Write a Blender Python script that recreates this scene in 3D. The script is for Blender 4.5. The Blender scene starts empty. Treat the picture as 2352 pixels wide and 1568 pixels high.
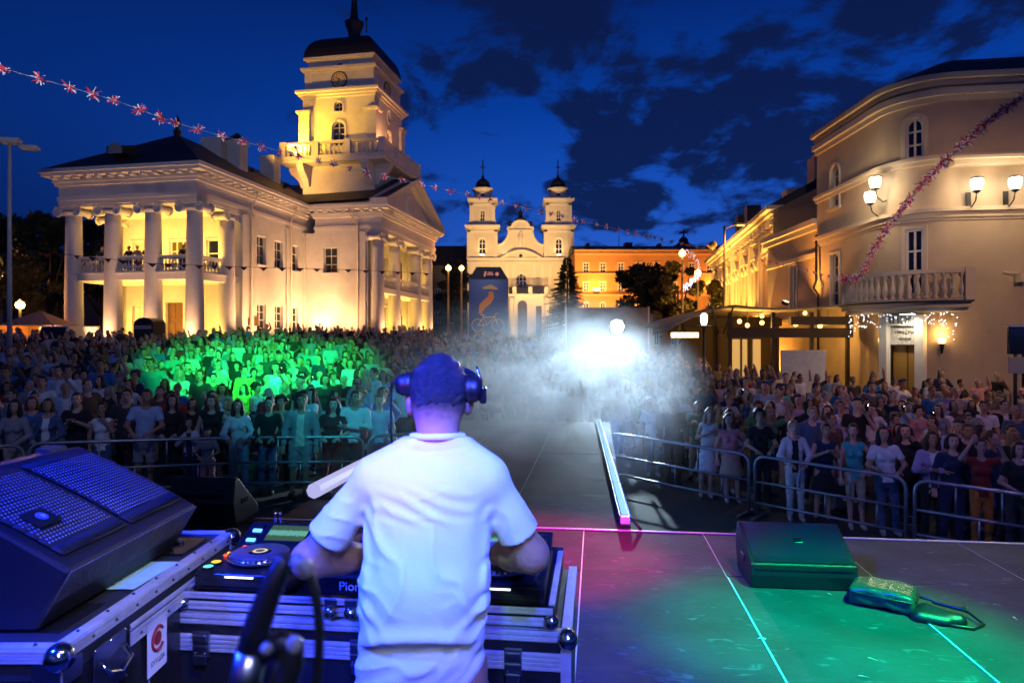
import bpy, bmesh, math, random
import numpy as np
from mathutils import Vector, Matrix, Euler, noise as mnoise

scene = bpy.context.scene
R = math.radians
PI = math.pi
F = 1568.0          # focal length in units of a 2352-wide picture
CZ = 3.0            # eye height above the lowest part of the square
HV = 783.0

# ------------------------------------------------------------------ camera
cam_data = bpy.data.cameras.new('camera')
cam = bpy.data.objects.new('camera', cam_data)
scene.collection.objects.link(cam)
cam.location = (0, 0, CZ)
cam.rotation_euler = (R(90), 0, 0)
cam_data.sensor_width = 36
cam_data.lens = 24
cam_data.clip_start = 0.05
cam_data.clip_end = 3000
cam_data.dof.use_dof = True
cam_data.dof.focus_distance = 4.5
cam_data.dof.aperture_fstop = 4.0
scene.camera = cam
scene.render.engine = 'CYCLES'
scene.cycles.use_denoising = True
scene.cycles.max_bounces = 5
scene.cycles.diffuse_bounces = 2
scene.cycles.glossy_bounces = 2
scene.cycles.transmission_bounces = 3
scene.cycles.volume_bounces = 0
scene.cycles.transparent_max_bounces = 8
scene.cycles.sample_clamp_indirect = 3
scene.cycles.caustics_reflective = False
scene.cycles.caustics_refractive = False
scene.view_settings.view_transform = 'Standard'
scene.view_settings.look = 'None'
scene.view_settings.gamma = 1
scene.view_settings.exposure = 0.0

# ------------------------------------------------------------------ dusk sky
world = bpy.data.worlds.new('World')
scene.world = world
world.use_nodes = True
nt = world.node_tree
nt.nodes.clear()
def wn(t, **kw):
    n = nt.nodes.new(t)
    for k, v in kw.items():
        setattr(n, k, v)
    return n
def wl(a, b): nt.links.new(a, b)
wo = wn('ShaderNodeOutputWorld'); wb = wn('ShaderNodeBackground')
wl(wb.outputs[0], wo.inputs[0])
sky = wn('ShaderNodeTexSky', sky_type='NISHITA')
sky.sun_disc = False
sky.sun_elevation = R(-4.0)
sky.sun_rotation = R(-35)
sky.air_density = 1.0; sky.dust_density = 0.3; sky.ozone_density = 6.0
tc = wn('ShaderNodeTexCoord')
sep = wn('ShaderNodeSeparateXYZ'); wl(tc.outputs['Generated'], sep.inputs[0])
# clear dusk blue: darker overhead, paler towards the horizon
ramp = wn('ShaderNodeValToRGB')
wl(sep.outputs['Z'], ramp.inputs[0])
e = ramp.color_ramp.elements
e[0].position = 0.0;  e[0].color = (0.036, 0.105, 0.48, 1)
e[1].position = 0.60; e[1].color = (0.0010, 0.009, 0.070, 1)
for p, c in ((0.12, (0.020, 0.105, 0.56, 1)), (0.22, (0.008, 0.075, 0.47, 1)), (0.32, (0.002, 0.045, 0.33, 1)), (0.45, (0.0012, 0.018, 0.15, 1))):
    x = ramp.color_ramp.elements.new(p); x.color = c
ramp2 = wn('ShaderNodeValToRGB'); wl(sep.outputs['Z'], ramp2.inputs[0])       # away from the sunset: darker towards the horizon
e = ramp2.color_ramp.elements
e[0].position = 0.0; e[0].color = (0.0012, 0.010, 0.085, 1)
e[1].position = 0.60; e[1].color = (0.0008, 0.007, 0.058, 1)
x = ramp2.color_ramp.elements.new(0.28); x.color = (0.0012, 0.017, 0.135, 1)
# clouds: project the view ray on a flat layer so that they flatten towards the horizon
mx = wn('ShaderNodeMath', operation='MAXIMUM'); wl(sep.outputs['Z'], mx.inputs[0]); mx.inputs[1].default_value = 0.0
ad = wn('ShaderNodeMath', operation='ADD'); wl(mx.outputs[0], ad.inputs[0]); ad.inputs[1].default_value = 0.36
dx = wn('ShaderNodeMath', operation='DIVIDE'); wl(sep.outputs['X'], dx.inputs[0]); wl(ad.outputs[0], dx.inputs[1])
dy = wn('ShaderNodeMath', operation='DIVIDE'); wl(sep.outputs['Y'], dy.inputs[0]); wl(ad.outputs[0], dy.inputs[1])
cmb = wn('ShaderNodeCombineXYZ'); wl(dx.outputs[0], cmb.inputs[0]); wl(dy.outputs[0], cmb.inputs[1])
mp = wn('ShaderNodeMapping'); wl(cmb.outputs[0], mp.inputs[0]); mp.inputs['Scale'].default_value = (1.0, 1.0, 1.0)
mp.inputs['Location'].default_value = (5.5, 9.3, 3.4)
nz = wn('ShaderNodeTexNoise'); wl(mp.outputs[0], nz.inputs['Vector'])
nz.inputs['Scale'].default_value = 4.0; nz.inputs['Detail'].default_value = 9; nz.inputs['Roughness'].default_value = 0.60
nz.inputs['Distortion'].default_value = 0.25
# more cloud towards +X (over the cafe street) than over the town hall
gx = wn('ShaderNodeMapRange'); wl(dx.outputs[0], gx.inputs['Value'])
gx.inputs['From Min'].default_value = -0.80; gx.inputs['From Max'].default_value = 0.25
gx.inputs['To Min'].default_value = -0.22; gx.inputs['To Max'].default_value = 0.07
sm = wn('ShaderNodeMath', operation='ADD'); wl(nz.outputs['Fac'], sm.inputs[0]); wl(gx.outputs[0], sm.inputs[1])
cr = wn('ShaderNodeMapRange', interpolation_type='SMOOTHSTEP'); wl(sm.outputs[0], cr.inputs['Value'])
cr.inputs['From Min'].default_value = 0.475; cr.inputs['From Max'].default_value = 0.575
cr.inputs['To Max'].default_value = 0.93
gl = wn('ShaderNodeMapRange', interpolation_type='SMOOTHSTEP'); wl(dx.outputs[0], gl.inputs['Value'])
gl.inputs['From Min'].default_value = -1.3; gl.inputs['From Max'].default_value = 0.25
clear = wn('ShaderNodeMix', data_type='RGBA'); wl(gl.outputs[0], clear.inputs['Factor']); wl(ramp2.outputs[0], clear.inputs['A']); wl(ramp.outputs[0], clear.inputs['B'])
mixc = wn('ShaderNodeMix', data_type='RGBA')
wl(cr.outputs[0], mixc.inputs['Factor']); wl(clear.outputs['Result'], mixc.inputs['A'])
mixc.inputs['B'].default_value = (0.0036, 0.010, 0.056, 1)
# a little of the physical twilight on top
adds = wn('ShaderNodeMix', data_type='RGBA', blend_type='ADD'); adds.inputs['Factor'].default_value = 0.015
wl(mixc.outputs['Result'], adds.inputs['A']); wl(sky.outputs[0], adds.inputs['B'])
wl(adds.outputs['Result'], wb.inputs['Color'])
wb.inputs['Strength'].default_value = 1.0

# last of the daylight, far below anything a shadow would show
sun_d = bpy.data.lights.new('sun', 'SUN'); sun_d.energy = 0.012; sun_d.angle = R(25); sun_d.color = (0.6, 0.75, 1.0)
sun = bpy.data.objects.new('sun', sun_d); scene.collection.objects.link(sun)
sun.rotation_euler = (R(65), 0, R(-35))

# ------------------------------------------------------------------ materials
MATS = {}
def mat(name, col, rough=0.7, metal=0.0, var=0.0, scale=4.0, bump=0.0, bscale=40.0, emit=None, estr=0.0, spec=0.5, alpha=None, sheen=0.0):
    if name in MATS: return MATS[name]
    m = bpy.data.materials.new(name); m.use_nodes = True
    t = m.node_tree; b = t.nodes['Principled BSDF']
    b.inputs['Base Color'].default_value = (*col, 1)
    b.inputs['Roughness'].default_value = rough
    b.inputs['Metallic'].default_value = metal
    b.inputs['Specular IOR Level'].default_value = spec
    if sheen: b.inputs['Sheen Weight'].default_value = sheen
    if emit:
        b.inputs['Emission Color'].default_value = (*emit, 1); b.inputs['Emission Strength'].default_value = estr
    if var > 0 or bump > 0:
        c = t.nodes.new('ShaderNodeTexCoord')
    if var > 0:
        n = t.nodes.new('ShaderNodeTexNoise'); t.links.new(c.outputs['Object'], n.inputs['Vector'])
        n.inputs['Scale'].default_value = scale; n.inputs['Detail'].default_value = 6; n.inputs['Roughness'].default_value = 0.62
        mr = t.nodes.new('ShaderNodeMapRange'); t.links.new(n.outputs['Fac'], mr.inputs['Value'])
        mr.inputs['From Min'].default_value = 0.3; mr.inputs['From Max'].default_value = 0.7
        mr.inputs['To Min'].default_value = 1 - var; mr.inputs['To Max'].default_value = 1 + var * 0.6
        mm = t.nodes.new('ShaderNodeVectorMath'); mm.operation = 'SCALE'
        mm.inputs[0].default_value = col; t.links.new(mr.outputs[0], mm.inputs['Scale'])
        t.links.new(mm.outputs[0], b.inputs['Base Color'])
        r2 = t.nodes.new('ShaderNodeMapRange'); t.links.new(n.outputs['Fac'], r2.inputs['Value'])
        r2.inputs['To Min'].default_value = max(0.03, rough - 0.12); r2.inputs['To Max'].default_value = min(1, rough + 0.12)
        t.links.new(r2.outputs[0], b.inputs['Roughness'])
    if bump > 0:
        n2 = t.nodes.new('ShaderNodeTexNoise'); t.links.new(c.outputs['Object'], n2.inputs['Vector'])
        n2.inputs['Scale'].default_value = bscale; n2.inputs['Detail'].default_value = 5
        bp = t.nodes.new('ShaderNodeBump'); bp.inputs['Strength'].default_value = bump; bp.inputs['Distance'].default_value = 0.02
        t.links.new(n2.outputs['Fac'], bp.inputs['Height']); t.links.new(bp.outputs[0], b.inputs['Normal'])
    MATS[name] = m
    return m
def emat(name, col, s):
    if name in MATS: return MATS[name]
    m = bpy.data.materials.new(name); m.use_nodes = True
    t = m.node_tree; t.nodes.clear()
    o = t.nodes.new('ShaderNodeOutputMaterial'); e = t.nodes.new('ShaderNodeEmission')
    e.inputs[0].default_value = (*col, 1); e.inputs[1].default_value = s
    t.links.new(e.outputs[0], o.inputs[0]); MATS[name] = m
    return m

# ------------------------------------------------------------------ object helpers
def link(o): scene.collection.objects.link(o); return o
def tag(o, label=None, cat=None, group=None, kind=None):
    if label: o['label'] = label
    if cat: o['category'] = cat
    if group: o['group'] = group
    if kind: o['kind'] = kind
    return o
def empty(name, loc=(0, 0, 0), rz=0.0, label=None, cat=None, group=None, parent=None):
    o = link(bpy.data.objects.new(name, None)); o.empty_display_size = 0.2
    o.location = loc; o.rotation_euler = (0, 0, rz); o.parent = parent
    return tag(o, label, cat, group)
def shared(name, me, parent=None, loc=(0, 0, 0), rot=(0, 0, 0), scl=None):
    o = link(bpy.data.objects.new(name, me)); o.parent = parent; o.location = loc; o.rotation_euler = rot
    if scl: o.scale = scl
    return o
def copy_tree(o, parent=None):
    c = o.copy(); link(c); c.parent = parent
    for ch in o.children: copy_tree(ch, c)
    return c

class MB:
    """collects shapes into one mesh"""
    def __init__(s): s.v = []; s.f = []; s.m = []; s.sm = []
    def add(s, vs, fs, m=0, smooth=False):
        o = len(s.v); s.v += [tuple(p) for p in vs]
        for f in fs: s.f.append([o + i for i in f]); s.m.append(m); s.sm.append(smooth)
        return s
    def box(s, x, y, z, sx, sy, sz, rz=0.0, m=0, rx=0.0, ry=0.0):
        """centre and full sizes"""
        M = Euler((rx, ry, rz)).to_matrix()
        vs = []
        for a in (-1, 1):
            for b in (-1, 1):
                for c in (-1, 1):
                    p = M @ Vector((a * sx / 2, b * sy / 2, c * sz / 2)); vs.append((x + p.x, y + p.y, z + p.z))
        return s.add(vs, [(0, 1, 3, 2), (4, 6, 7, 5), (0, 4, 5, 1), (2, 3, 7, 6), (0, 2, 6, 4), (1, 5, 7, 3)], m)
    def bx(s, x0, x1, y0, y1, z0, z1, m=0):
        return s.box((x0 + x1) / 2, (y0 + y1) / 2, (z0 + z1) / 2, abs(x1 - x0), abs(y1 - y0), abs(z1 - z0), m=m)
    def prism(s, poly, z0, z1, m=0, smooth=False):
        n = len(poly); vs = [(x, y, z0) for x, y in poly] + [(x, y, z1) for x, y in poly]
        s.add(vs, [tuple(range(n - 1, -1, -1)), tuple(range(n, 2 * n))], m)
        return s.add(vs, [(i, (i + 1) % n, n + (i + 1) % n, n + i) for i in range(n)], m, smooth)
    def prism_y(s, poly, y0, y1, m=0):
        """poly of (x, z) pushed along y"""
        n = len(poly); vs = [(x, y0, z) for x, z in poly] + [(x, y1, z) for x, z in poly]
        return s.add(vs, [tuple(range(n)), tuple(range(2 * n - 1, n - 1, -1))] + [((i + 1) % n, i, n + i, n + (i + 1) % n) for i in range(n)], m)
    def prism_x(s, poly, x0, x1, m=0):
        """poly of (y, z) pushed along x"""
        n = len(poly); vs = [(x0, y, z) for y, z in poly] + [(x1, y, z) for y, z in poly]
        return s.add(vs, [tuple(range(n - 1, -1, -1)), tuple(range(n, 2 * n))] + [(i, (i + 1) % n, n + (i + 1) % n, n + i) for i in range(n)], m)
    def lathe(s, prof, n=16, c=(0, 0, 0), m=0, smooth=True, M=None, cap=True):
        vs = []
        for r, z in prof:
            for k in range(n):
                a = 2 * PI * k / n; p = Vector((r * math.cos(a), r * math.sin(a), z))
                if M is not None: p = M @ p
                vs.append((c[0] + p.x, c[1] + p.y, c[2] + p.z))
        fs = []
        for i in range(len(prof) - 1):
            for k in range(n):
                fs.append((i * n + k, i * n + (k + 1) % n, (i + 1) * n + (k + 1) % n, (i + 1) * n + k))
        s.add(vs, fs, m, smooth)
        if cap:
            o = len(s.v) - len(vs)
            s.f.append([o + k for k in range(n - 1, -1, -1)]); s.m.append(m); s.sm.append(False)
            s.f.append([o + (len(prof) - 1) * n + k for k in range(n)]); s.m.append(m); s.sm.append(False)
        return s
    def tube(s, pts, r, n=8, m=0, closed=False, smooth=True):
        pts = [Vector(p) for p in pts]; rs = r if isinstance(r, (list, tuple)) else [r] * len(pts)
        vs = []; N = len(pts); up = None
        for i, p in enumerate(pts):
            a = pts[(i - 1) % N] if (closed or i > 0) else p
            b = pts[(i + 1) % N] if (closed or i < N - 1) else p
            t = (b - a).normalized()
            if up is None:
                up = Vector((0, 0, 1)) if abs(t.z) < 0.9 else Vector((1, 0, 0))
            u = t.cross(up); u = u.normalized() if u.length > 1e-6 else t.orthogonal().normalized()
            w = u.cross(t).normalized(); up = w
            for k in range(n):
                q = 2 * PI * k / n; vs.append(p + u * rs[i] * math.cos(q) + w * rs[i] * math.sin(q))
        fs = []
        for i in range(N if closed else N - 1):
            j = (i + 1) % N
            for k in range(n): fs.append((i * n + k, i * n + (k + 1) % n, j * n + (k + 1) % n, j * n + k))
        s.add(vs, fs, m, smooth)
        if not closed:
            o = len(s.v) - len(vs)
            s.f.append([o + k for k in range(n - 1, -1, -1)]); s.m.append(m); s.sm.append(False)
            s.f.append([o + (N - 1) * n + k for k in range(n)]); s.m.append(m); s.sm.append(False)
        return s
    def ball(s, c, r, n=12, m=0, sq=(1, 1, 1)):
        k = max(4, n // 2); prof = [(max(1e-4, math.cos(-PI / 2 + PI * i / k)), math.sin(-PI / 2 + PI * i / k)) for i in range(k + 1)]
        Mx = Matrix.Diagonal((r * sq[0], r * sq[1], r * sq[2]))
        return s.lathe(prof, n, c, m, True, Mx, cap=False)
    def mesh(s, name, mats):
        me = bpy.data.meshes.new(name); me.from_pydata(s.v, [], s.f)
        for mt in (mats if isinstance(mats, (list, tuple)) else [mats]): me.materials.append(mt)
        me.polygons.foreach_set('material_index', s.m); me.polygons.foreach_set('use_smooth', s.sm)
        me.update(); return me
    def build(s, name, mats, parent=None, bevel=0.0, loc=(0, 0, 0), rot=(0, 0, 0)):
        me = s.mesh(name, mats)
        bm = bmesh.new(); bm.from_mesh(me); bmesh.ops.recalc_face_normals(bm, faces=bm.faces); bm.to_mesh(me); bm.free()
        o = link(bpy.data.objects.new(name, me)); o.parent = parent; o.location = loc; o.rotation_euler = rot
        if bevel > 0:
            md = o.modifiers.new('bevel', 'BEVEL'); md.width = bevel; md.segments = 2; md.limit_method = 'ANGLE'; md.angle_limit = R(40)
        return o

def arch(u0, u1, z0, z1, seg=10, rise=None):
    """opening loop with a round (or flat arc) head"""
    r = (u1 - u0) / 2; rise = r if rise is None else rise
    zs = z1 - rise; c = (u0 + u1) / 2
    return [(u0, z0), (u1, z0)] + [(c + r * math.cos(PI * k / seg), zs + rise * math.sin(PI * k / seg)) for k in range(seg + 1)]
def rect(u0, u1, z0, z1): return [(u0, z0), (u1, z0), (u1, z1), (u0, z1)]
def oval(c, z, ru, rz, seg=16): return [(c + ru * math.cos(2 * PI * k / seg), z + rz * math.sin(2 * PI * k / seg)) for k in range(seg)]

def facade(name, parent, mt, origin, ang, outer, holes, reveal=0.3, thick=0.0):
    """a wall face in the (u, z) plane with real openings; inside lies to the left of u"""
    U = Vector((math.cos(ang), math.sin(ang), 0)); N = Vector((-math.sin(ang), math.cos(ang), 0)); O = Vector(origin)
    bm = bmesh.new()
    def loop(l, off=0.0): return [bm.verts.new(O + U * u + N * off + Vector((0, 0, z))) for u, z in l]
    es = []
    for l in [outer] + holes:
        vs = loop(l)
        for i in range(len(vs)): es.append(bm.edges.new((vs[i], vs[(i + 1) % len(vs)])))
    bmesh.ops.triangle_fill(bm, edges=es, use_beauty=True, use_dissolve=False)
    for f in bm.faces:
        if f.normal.dot(N) > 0: f.normal_flip()
    for l in holes:
        a = loop(l); b = loop(l, reveal); n = len(l)
        for i in range(n): bm.faces.new((a[i], a[(i + 1) % n], b[(i + 1) % n], b[i]))
    me = bpy.data.meshes.new(name); bm.to_mesh(me); bm.free(); me.materials.append(mt)
    o = link(bpy.data.objects.new(name, me)); o.parent = parent
    return o

def window(parent, origin, ang, loop, depth, cols, rows, mats, name='window', bar=0.05, trim=0.0, sill=True, lit=None):
    """frame, glazing bars and pane for an opening; mats = frame, glass, trim"""
    U = Vector((math.cos(ang), math.sin(ang), 0)); N = Vector((-math.sin(ang), math.cos(ang), 0)); O = Vector(origin)
    P3 = lambda u, z, d: O + U * u + N * d + Vector((0, 0, z))
    us = [p[0] for p in loop]; zs = [p[1] for p in loop]; u0, u1, z0, z1 = min(us), max(us), min(zs), max(zs)
    cu, cz = (u0 + u1) / 2, (z0 + z1) / 2
    b = MB(); n = len(loop)
    b.add([P3(u, z, depth) for u, z in loop], [tuple(range(n))], 1)
    inner = [(cu + (u - cu) * (1 - 2 * bar / (u1 - u0)), cz + (z - cz) * (1 - 2 * bar / (z1 - z0))) for u, z in loop]
    for i in range(n):
        j = (i + 1) % n
        a = [P3(*loop[i], depth - .06), P3(*loop[j], depth - .06), P3(*inner[j], depth - .06), P3(*inner[i], depth - .06),
             P3(*inner[j], depth), P3(*inner[i], depth)]
        b.add(a, [(0, 1, 2, 3), (3, 2, 4, 5)], 0)
    def top(u):
        best = z1
        for i in range(n):
            a, c = loop[i], loop[(i + 1) % n]
            if min(a[0], c[0]) - 1e-6 <= u <= max(a[0], c[0]) + 1e-6 and abs(a[0] - c[0]) > 1e-6 and max(a[1], c[1]) > cz:
                t = (u - a[0]) / (c[0] - a[0]); best = a[1] + t * (c[1] - a[1])
        return best
    def strip(ua, ub, za, zb):
        b.add([P3(ua, za, depth - .045), P3(ub, za, depth - .045), P3(ub, zb, depth - .045), P3(ua, zb, depth - .045),
               P3(ua, za, depth), P3(ub, za, depth), P3(ub, zb, depth), P3(ua, zb, depth)],
              [(0, 1, 2, 3), (0, 4, 5, 1), (1, 5, 6, 2), (2, 6, 7, 3), (3, 7, 4, 0)], 0)
    for k in range(1, cols):
        u = u0 + (u1 - u0) * k / cols; strip(u - bar * .45, u + bar * .45, z0 + bar * .5, top(u) - bar * .5)
    for k in range(1, rows):
        z = z0 + (z1 - z0) * k / rows
        uu = [u for u in np.linspace(u0, u1, 41) if top(u) > z]
        if uu: strip(min(uu) + bar * .3, max(uu) - bar * .3, z - bar * .4, z + bar * .4)
    if trim > 0:
        outer = [(cu + (u - cu) * (1 + 2 * trim / (u1 - u0)), cz + (z - cz) * (1 + 2 * trim / (z1 - z0))) for u, z in loop]
        for i in range(n):
            j = (i + 1) % n
            a = [P3(*loop[i], -.05), P3(*loop[j], -.05), P3(*outer[j], -.05), P3(*outer[i], -.05),
                 P3(*loop[i], .01), P3(*loop[j], .01), P3(*outer[j], .01), P3(*outer[i], .01)]
            b.add(a, [(0, 1, 2, 3), (0, 4, 5, 1), (3, 2, 6, 7)], 2)
    if sill:
        w = (u1 - u0) / 2 + .1 + trim
        vs = [P3(cu + sx * w, z0 + dz, dd) for sx in (-1, 1) for dd in (-.12, .05) for dz in (-.1, 0)]
        b.add(vs, [(0, 1, 3, 2), (4, 6, 7, 5), (0, 4, 5, 1), (2, 3, 7, 6), (0, 2, 6, 4), (1, 5, 7, 3)], 2)
    o = b.build(name, mats, parent)
    return o

def light(name, kind, loc, energy, col, parent=None, target=None, size=0.1, angle=60, blend=0.5):
    d = bpy.data.lights.new(name, kind); d.energy = energy; d.color = col
    if kind == 'SPOT': d.spot_size = R(angle); d.spot_blend = blend
    if kind in ('SPOT', 'POINT'): d.shadow_soft_size = size
    if kind == 'AREA': d.size = size
    o = link(bpy.data.objects.new(name, d)); o.parent = parent; o.location = loc
    if target is not None:
        o.rotation_euler = (Vector(target) - Vector(loc)).to_track_quat('-Z', 'Y').to_euler()
    return o
def text(parent, body, size, loc, rot, mt, name='lettering', ext=0.004, align='CENTER', font_scale=1.0, sx=1.0):
    c = bpy.data.curves.new(name, 'FONT'); c.body = body; c.size = size; c.extrude = ext; c.align_x = align; c.align_y = 'CENTER'
    t = bpy.data.objects.new(name, c); link(t)
    dg = bpy.context.evaluated_depsgraph_get()
    me = bpy.data.meshes.new_from_object(t.evaluated_get(dg)); bpy.data.objects.remove(t)
    me.materials.clear(); me.materials.append(mt)
    o = link(bpy.data.objects.new(name, me)); o.parent = parent; o.location = loc; o.rotation_euler = rot; o.scale = (sx, 1, 1)
    return o
def px(vx, vy, d): return ((vx - 1176) / F * d, d, CZ + (HV - vy) / F * d)

def clamp(x, a, b): return max(a, min(b, x))
def ground_z(x, y):
    """the square rises towards the town hall and falls a little to the right"""
    xc = clamp(x, -8, 10)
    xs = clamp(x, -15, 20)
    yy = clamp(y, 0, 52) - 12
    g = -2.88 - 0.03 * xc + (yy * (0.042 - 0.0011 * xs) if yy > 0 else yy * 0.02)
    return CZ + g

# common materials
M_wall = mat('cream_plaster', (0.76, 0.69, 0.60), .85, var=.17, scale=.7, bump=.15, bscale=30)
M_stone = mat('white_stone', (0.78, 0.70, 0.64), .75, var=.08, scale=2.5, bump=.1, bscale=25)
M_roof = mat('dark_sheet_roof', (0.035, 0.028, 0.026), .55, var=.3, scale=2.0, bump=.2, bscale=8)
M_glass = mat('dark_window_glass', (0.012, 0.014, 0.02), .08, spec=.8)
M_frame = mat('white_window_frame', (0.72, 0.68, 0.60), .6)
M_black = mat('black_metal', (0.02, 0.02, 0.022), .45)
M_iron = mat('dark_iron', (0.03, 0.028, 0.026), .5, metal=.5)
WARM = (1.0, 0.60, 0.24)
AMBER = (1.0, 0.42, 0.09)
# ------------------------------------------------------------------ ground of the square
def build_ground():
    xs = sorted(set([-500, -300, -150, -80, 80, 150, 300, 500] + list(np.arange(-60, 61, 3.0))))
    ys = sorted(set([-60, -20, 150, 250, 400, 700] + list(np.arange(-6, 100, 3.0))))
    v = [(float(x), float(y), ground_z(x, y)) for y in ys for x in xs]
    n = len(xs)
    f = [(j * n + i, j * n + i + 1, (j + 1) * n + i + 1, (j + 1) * n + i) for j in range(len(ys) - 1) for i in range(n - 1)]
    me = bpy.data.meshes.new('ground'); me.from_pydata(v, [], f)
    m = mat('square_paving', (0.055, 0.052, 0.05), .8, var=.35, scale=.8, bump=.4, bscale=14)
    me.materials.append(m)
    o = link(bpy.data.objects.new('ground', me)); o['kind'] = 'structure'
build_ground()

# ------------------------------------------------------------------ stage
SZ = 1.25                       # deck level
SROT = -R(7)
def st(x, y, z=0.0):            # stage frame to world
    c, s = math.cos(SROT), math.sin(SROT)
    return (x * c - y * s, x * s + y * c, SZ + z)

def deck_material():
    m = bpy.data.materials.new('scuffed_black_deck'); m.use_nodes = True
    t = m.node_tree; b = t.nodes['Principled BSDF']; c = t.nodes.new('ShaderNodeTexCoord')
    def nz(scale, det=6, dist=0.0, src=None):
        n = t.nodes.new('ShaderNodeTexNoise'); t.links.new(src or c.outputs['Object'], n.inputs['Vector'])
        n.inputs['Scale'].default_value = scale; n.inputs['Detail'].default_value = det; n.inputs['Distortion'].default_value = dist; return n
    mp = t.nodes.new('ShaderNodeMapping'); t.links.new(c.outputs['Object'], mp.inputs[0]); mp.inputs['Scale'].default_value = (2.2, 6, 1); mp.inputs['Rotation'].default_value = (0, 0, .5)
    a = nz(1.6); s = nz(2.2, 8, 1.2, mp.outputs[0]); g = nz(90, 3)
    r1 = t.nodes.new('ShaderNodeMapRange'); t.links.new(a.outputs['Fac'], r1.inputs['Value'])
    r1.inputs['From Min'].default_value = .3; r1.inputs['From Max'].default_value = .75; r1.inputs['To Min'].default_value = .026; r1.inputs['To Max'].default_value = .058
    r2 = t.nodes.new('ShaderNodeMapRange'); t.links.new(s.outputs['Fac'], r2.inputs['Value'])
    r2.inputs['From Min'].default_value = .60; r2.inputs['From Max'].default_value = .80; r2.inputs['To Min'].default_value = 0; r2.inputs['To Max'].default_value = .11
    ad = t.nodes.new('ShaderNodeMath'); ad.operation = 'ADD'; t.links.new(r1.outputs[0], ad.inputs[0]); t.links.new(r2.outputs[0], ad.inputs[1])
    cb = t.nodes.new('ShaderNodeCombineXYZ')
    for i in range(3): t.links.new(ad.outputs[0], cb.inputs[i])
    t.links.new(cb.outputs[0], b.inputs['Base Color'])
    r3 = t.nodes.new('ShaderNodeMapRange'); t.links.new(s.outputs['Fac'], r3.inputs['Value'])
    r3.inputs['To Min'].default_value = .55; r3.inputs['To Max'].default_value = .85; b.inputs['Specular IOR Level'].default_value = .22
    t.links.new(r3.outputs[0], b.inputs['Roughness'])
    bp = t.nodes.new('ShaderNodeBump'); bp.inputs['Strength'].default_value = .25; bp.inputs['Distance'].default_value = .004
    t.links.new(g.outputs['Fac'], bp.inputs['Height']); t.links.new(bp.outputs[0], b.inputs['Normal'])
    return m
M_deck = deck_material()
M_alu = mat('aluminium_extrusion', (0.66, 0.67, 0.70), .42, metal=.55, var=.2, scale=20)
M_tape = mat('white_floor_tape', (0.55, 0.55, 0.55), .6)
M_dark = mat('stage_skirt_black', (0.012, 0.012, 0.014), .8)

def build_stage():
    root = empty('stage', (0, 0, SZ), SROT, 'black scuffed stage deck of square panels with pale seams', 'stage')
    xs = [-0.11 + 1.08 * k for k in range(-6, 8)]; ys = [-1.2, 0.96, 3.12, 5.26, 6.40]
    cache = {}
    for i in range(len(xs) - 1):
        for j in range(len(ys) - 1):
            w, d = xs[i + 1] - xs[i] - .010, ys[j + 1] - ys[j] - .010
            key = j
            if key not in cache:
                cache[key] = MB().box(0, 0, -.03, w, d, .06).mesh('deck_panel', M_deck)
            o = shared('deck_panel', cache[key], root, ((xs[i] + xs[i + 1]) / 2, (ys[j] + ys[j + 1]) / 2, -.002 * ((i * 7 + j * 3) % 2)))
    b = MB(); b.bx(xs[0], xs[-1], ys[0], ys[-1] - .02, -1.4, -.062); b.build('skirt', M_dark, root)
    b = MB()
    for x in xs[1:-1]:
        b.bx(x - .0045, x + .0045, ys[0], ys[-1] - .005, -.03, -.0045)
    for y in ys[1:-1]: b.bx(xs[0], xs[-1], y - .0045, y + .0045, -.03, -.0055)
    b.build('seam_strip', M_alu, root)
    MB().bx(xs[0], xs[-1], ys[-1] - .012, ys[-1] + .022, -.07, .006).build('edge_trim', M_alu, root, bevel=.003)
    # two white tape lines along the panel joints
    for (x0, y0, x1, y1, nm) in ((.972, 3.2, .975, 5.22, 'tape_line'), (2.05, 2.9, 2.03, 4.6, 'tape_line')):
        b = MB(); b.bx(x0 - .005, x0 + .005, y0, y1, .0022, .0045); b.build(nm, M_tape, root)
    # paper scraps and tape ends on the deck
    rnd = random.Random(5)
    for k, (vx, vy) in enumerate(((1905, 1365), (1690, 1590), (2005, 1515), (2215, 1395), (2290, 1390), (1985, 1555), (1748, 1466), (2330, 1420))):
        d = 1.75 * F / (vy - HV); X = (vx - 1176) / F * d
        c, s = math.cos(-SROT), math.sin(-SROT); lx, ly = X * c - d * s, X * s + d * c
        a = rnd.uniform(0, 3)
        q = MB().add([(-.03, -.006, .005), (.0, .008, .012), (.03, -.004, .006), (.02, -.016, .005), (0, -.004, .009)], [(0, 4, 1), (1, 4, 2), (4, 3, 2)])
        o = q.build('paper_scrap', M_tape, None, loc=st(lx, ly), rot=(0, 0, a))
        tag(o, 'small white scrap of paper lying on the stage deck', 'scrap', 'paper scraps on the stage')
build_stage()

def build_runway():
    root = empty('runway', (0, 0, SZ), SROT, 'narrow black runway reaching from the stage into the crowd', 'stage')
    xs = [-3.15, -2.01, -0.87, 0.30]; ys = [6.43, 8.55, 10.7, 12.85, 15.0]
    for i in range(3):
        for j in range(4):
            MB().bx(xs[i] + .005, xs[i + 1] - .005, ys[j] + .005, ys[j + 1] - .005, -.06, -.003 - .002 * ((i + j) % 2)).build('deck_panel', M_deck, root)
    MB().bx(xs[0] + .03, xs[-1] - .03, ys[0], ys[-1] - .03, -1.1, -.066).build('skirt', M_dark, root)
    b = MB()
    for x in xs[1:-1]: b.bx(x - .004, x + .004, ys[0], ys[-1], -.03, -.008)
    for y in ys[1:-1]: b.bx(xs[0], xs[-1], y - .004, y + .004, -.03, -.009)
    b.build('seam_strip', M_alu, root)
build_runway()

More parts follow.
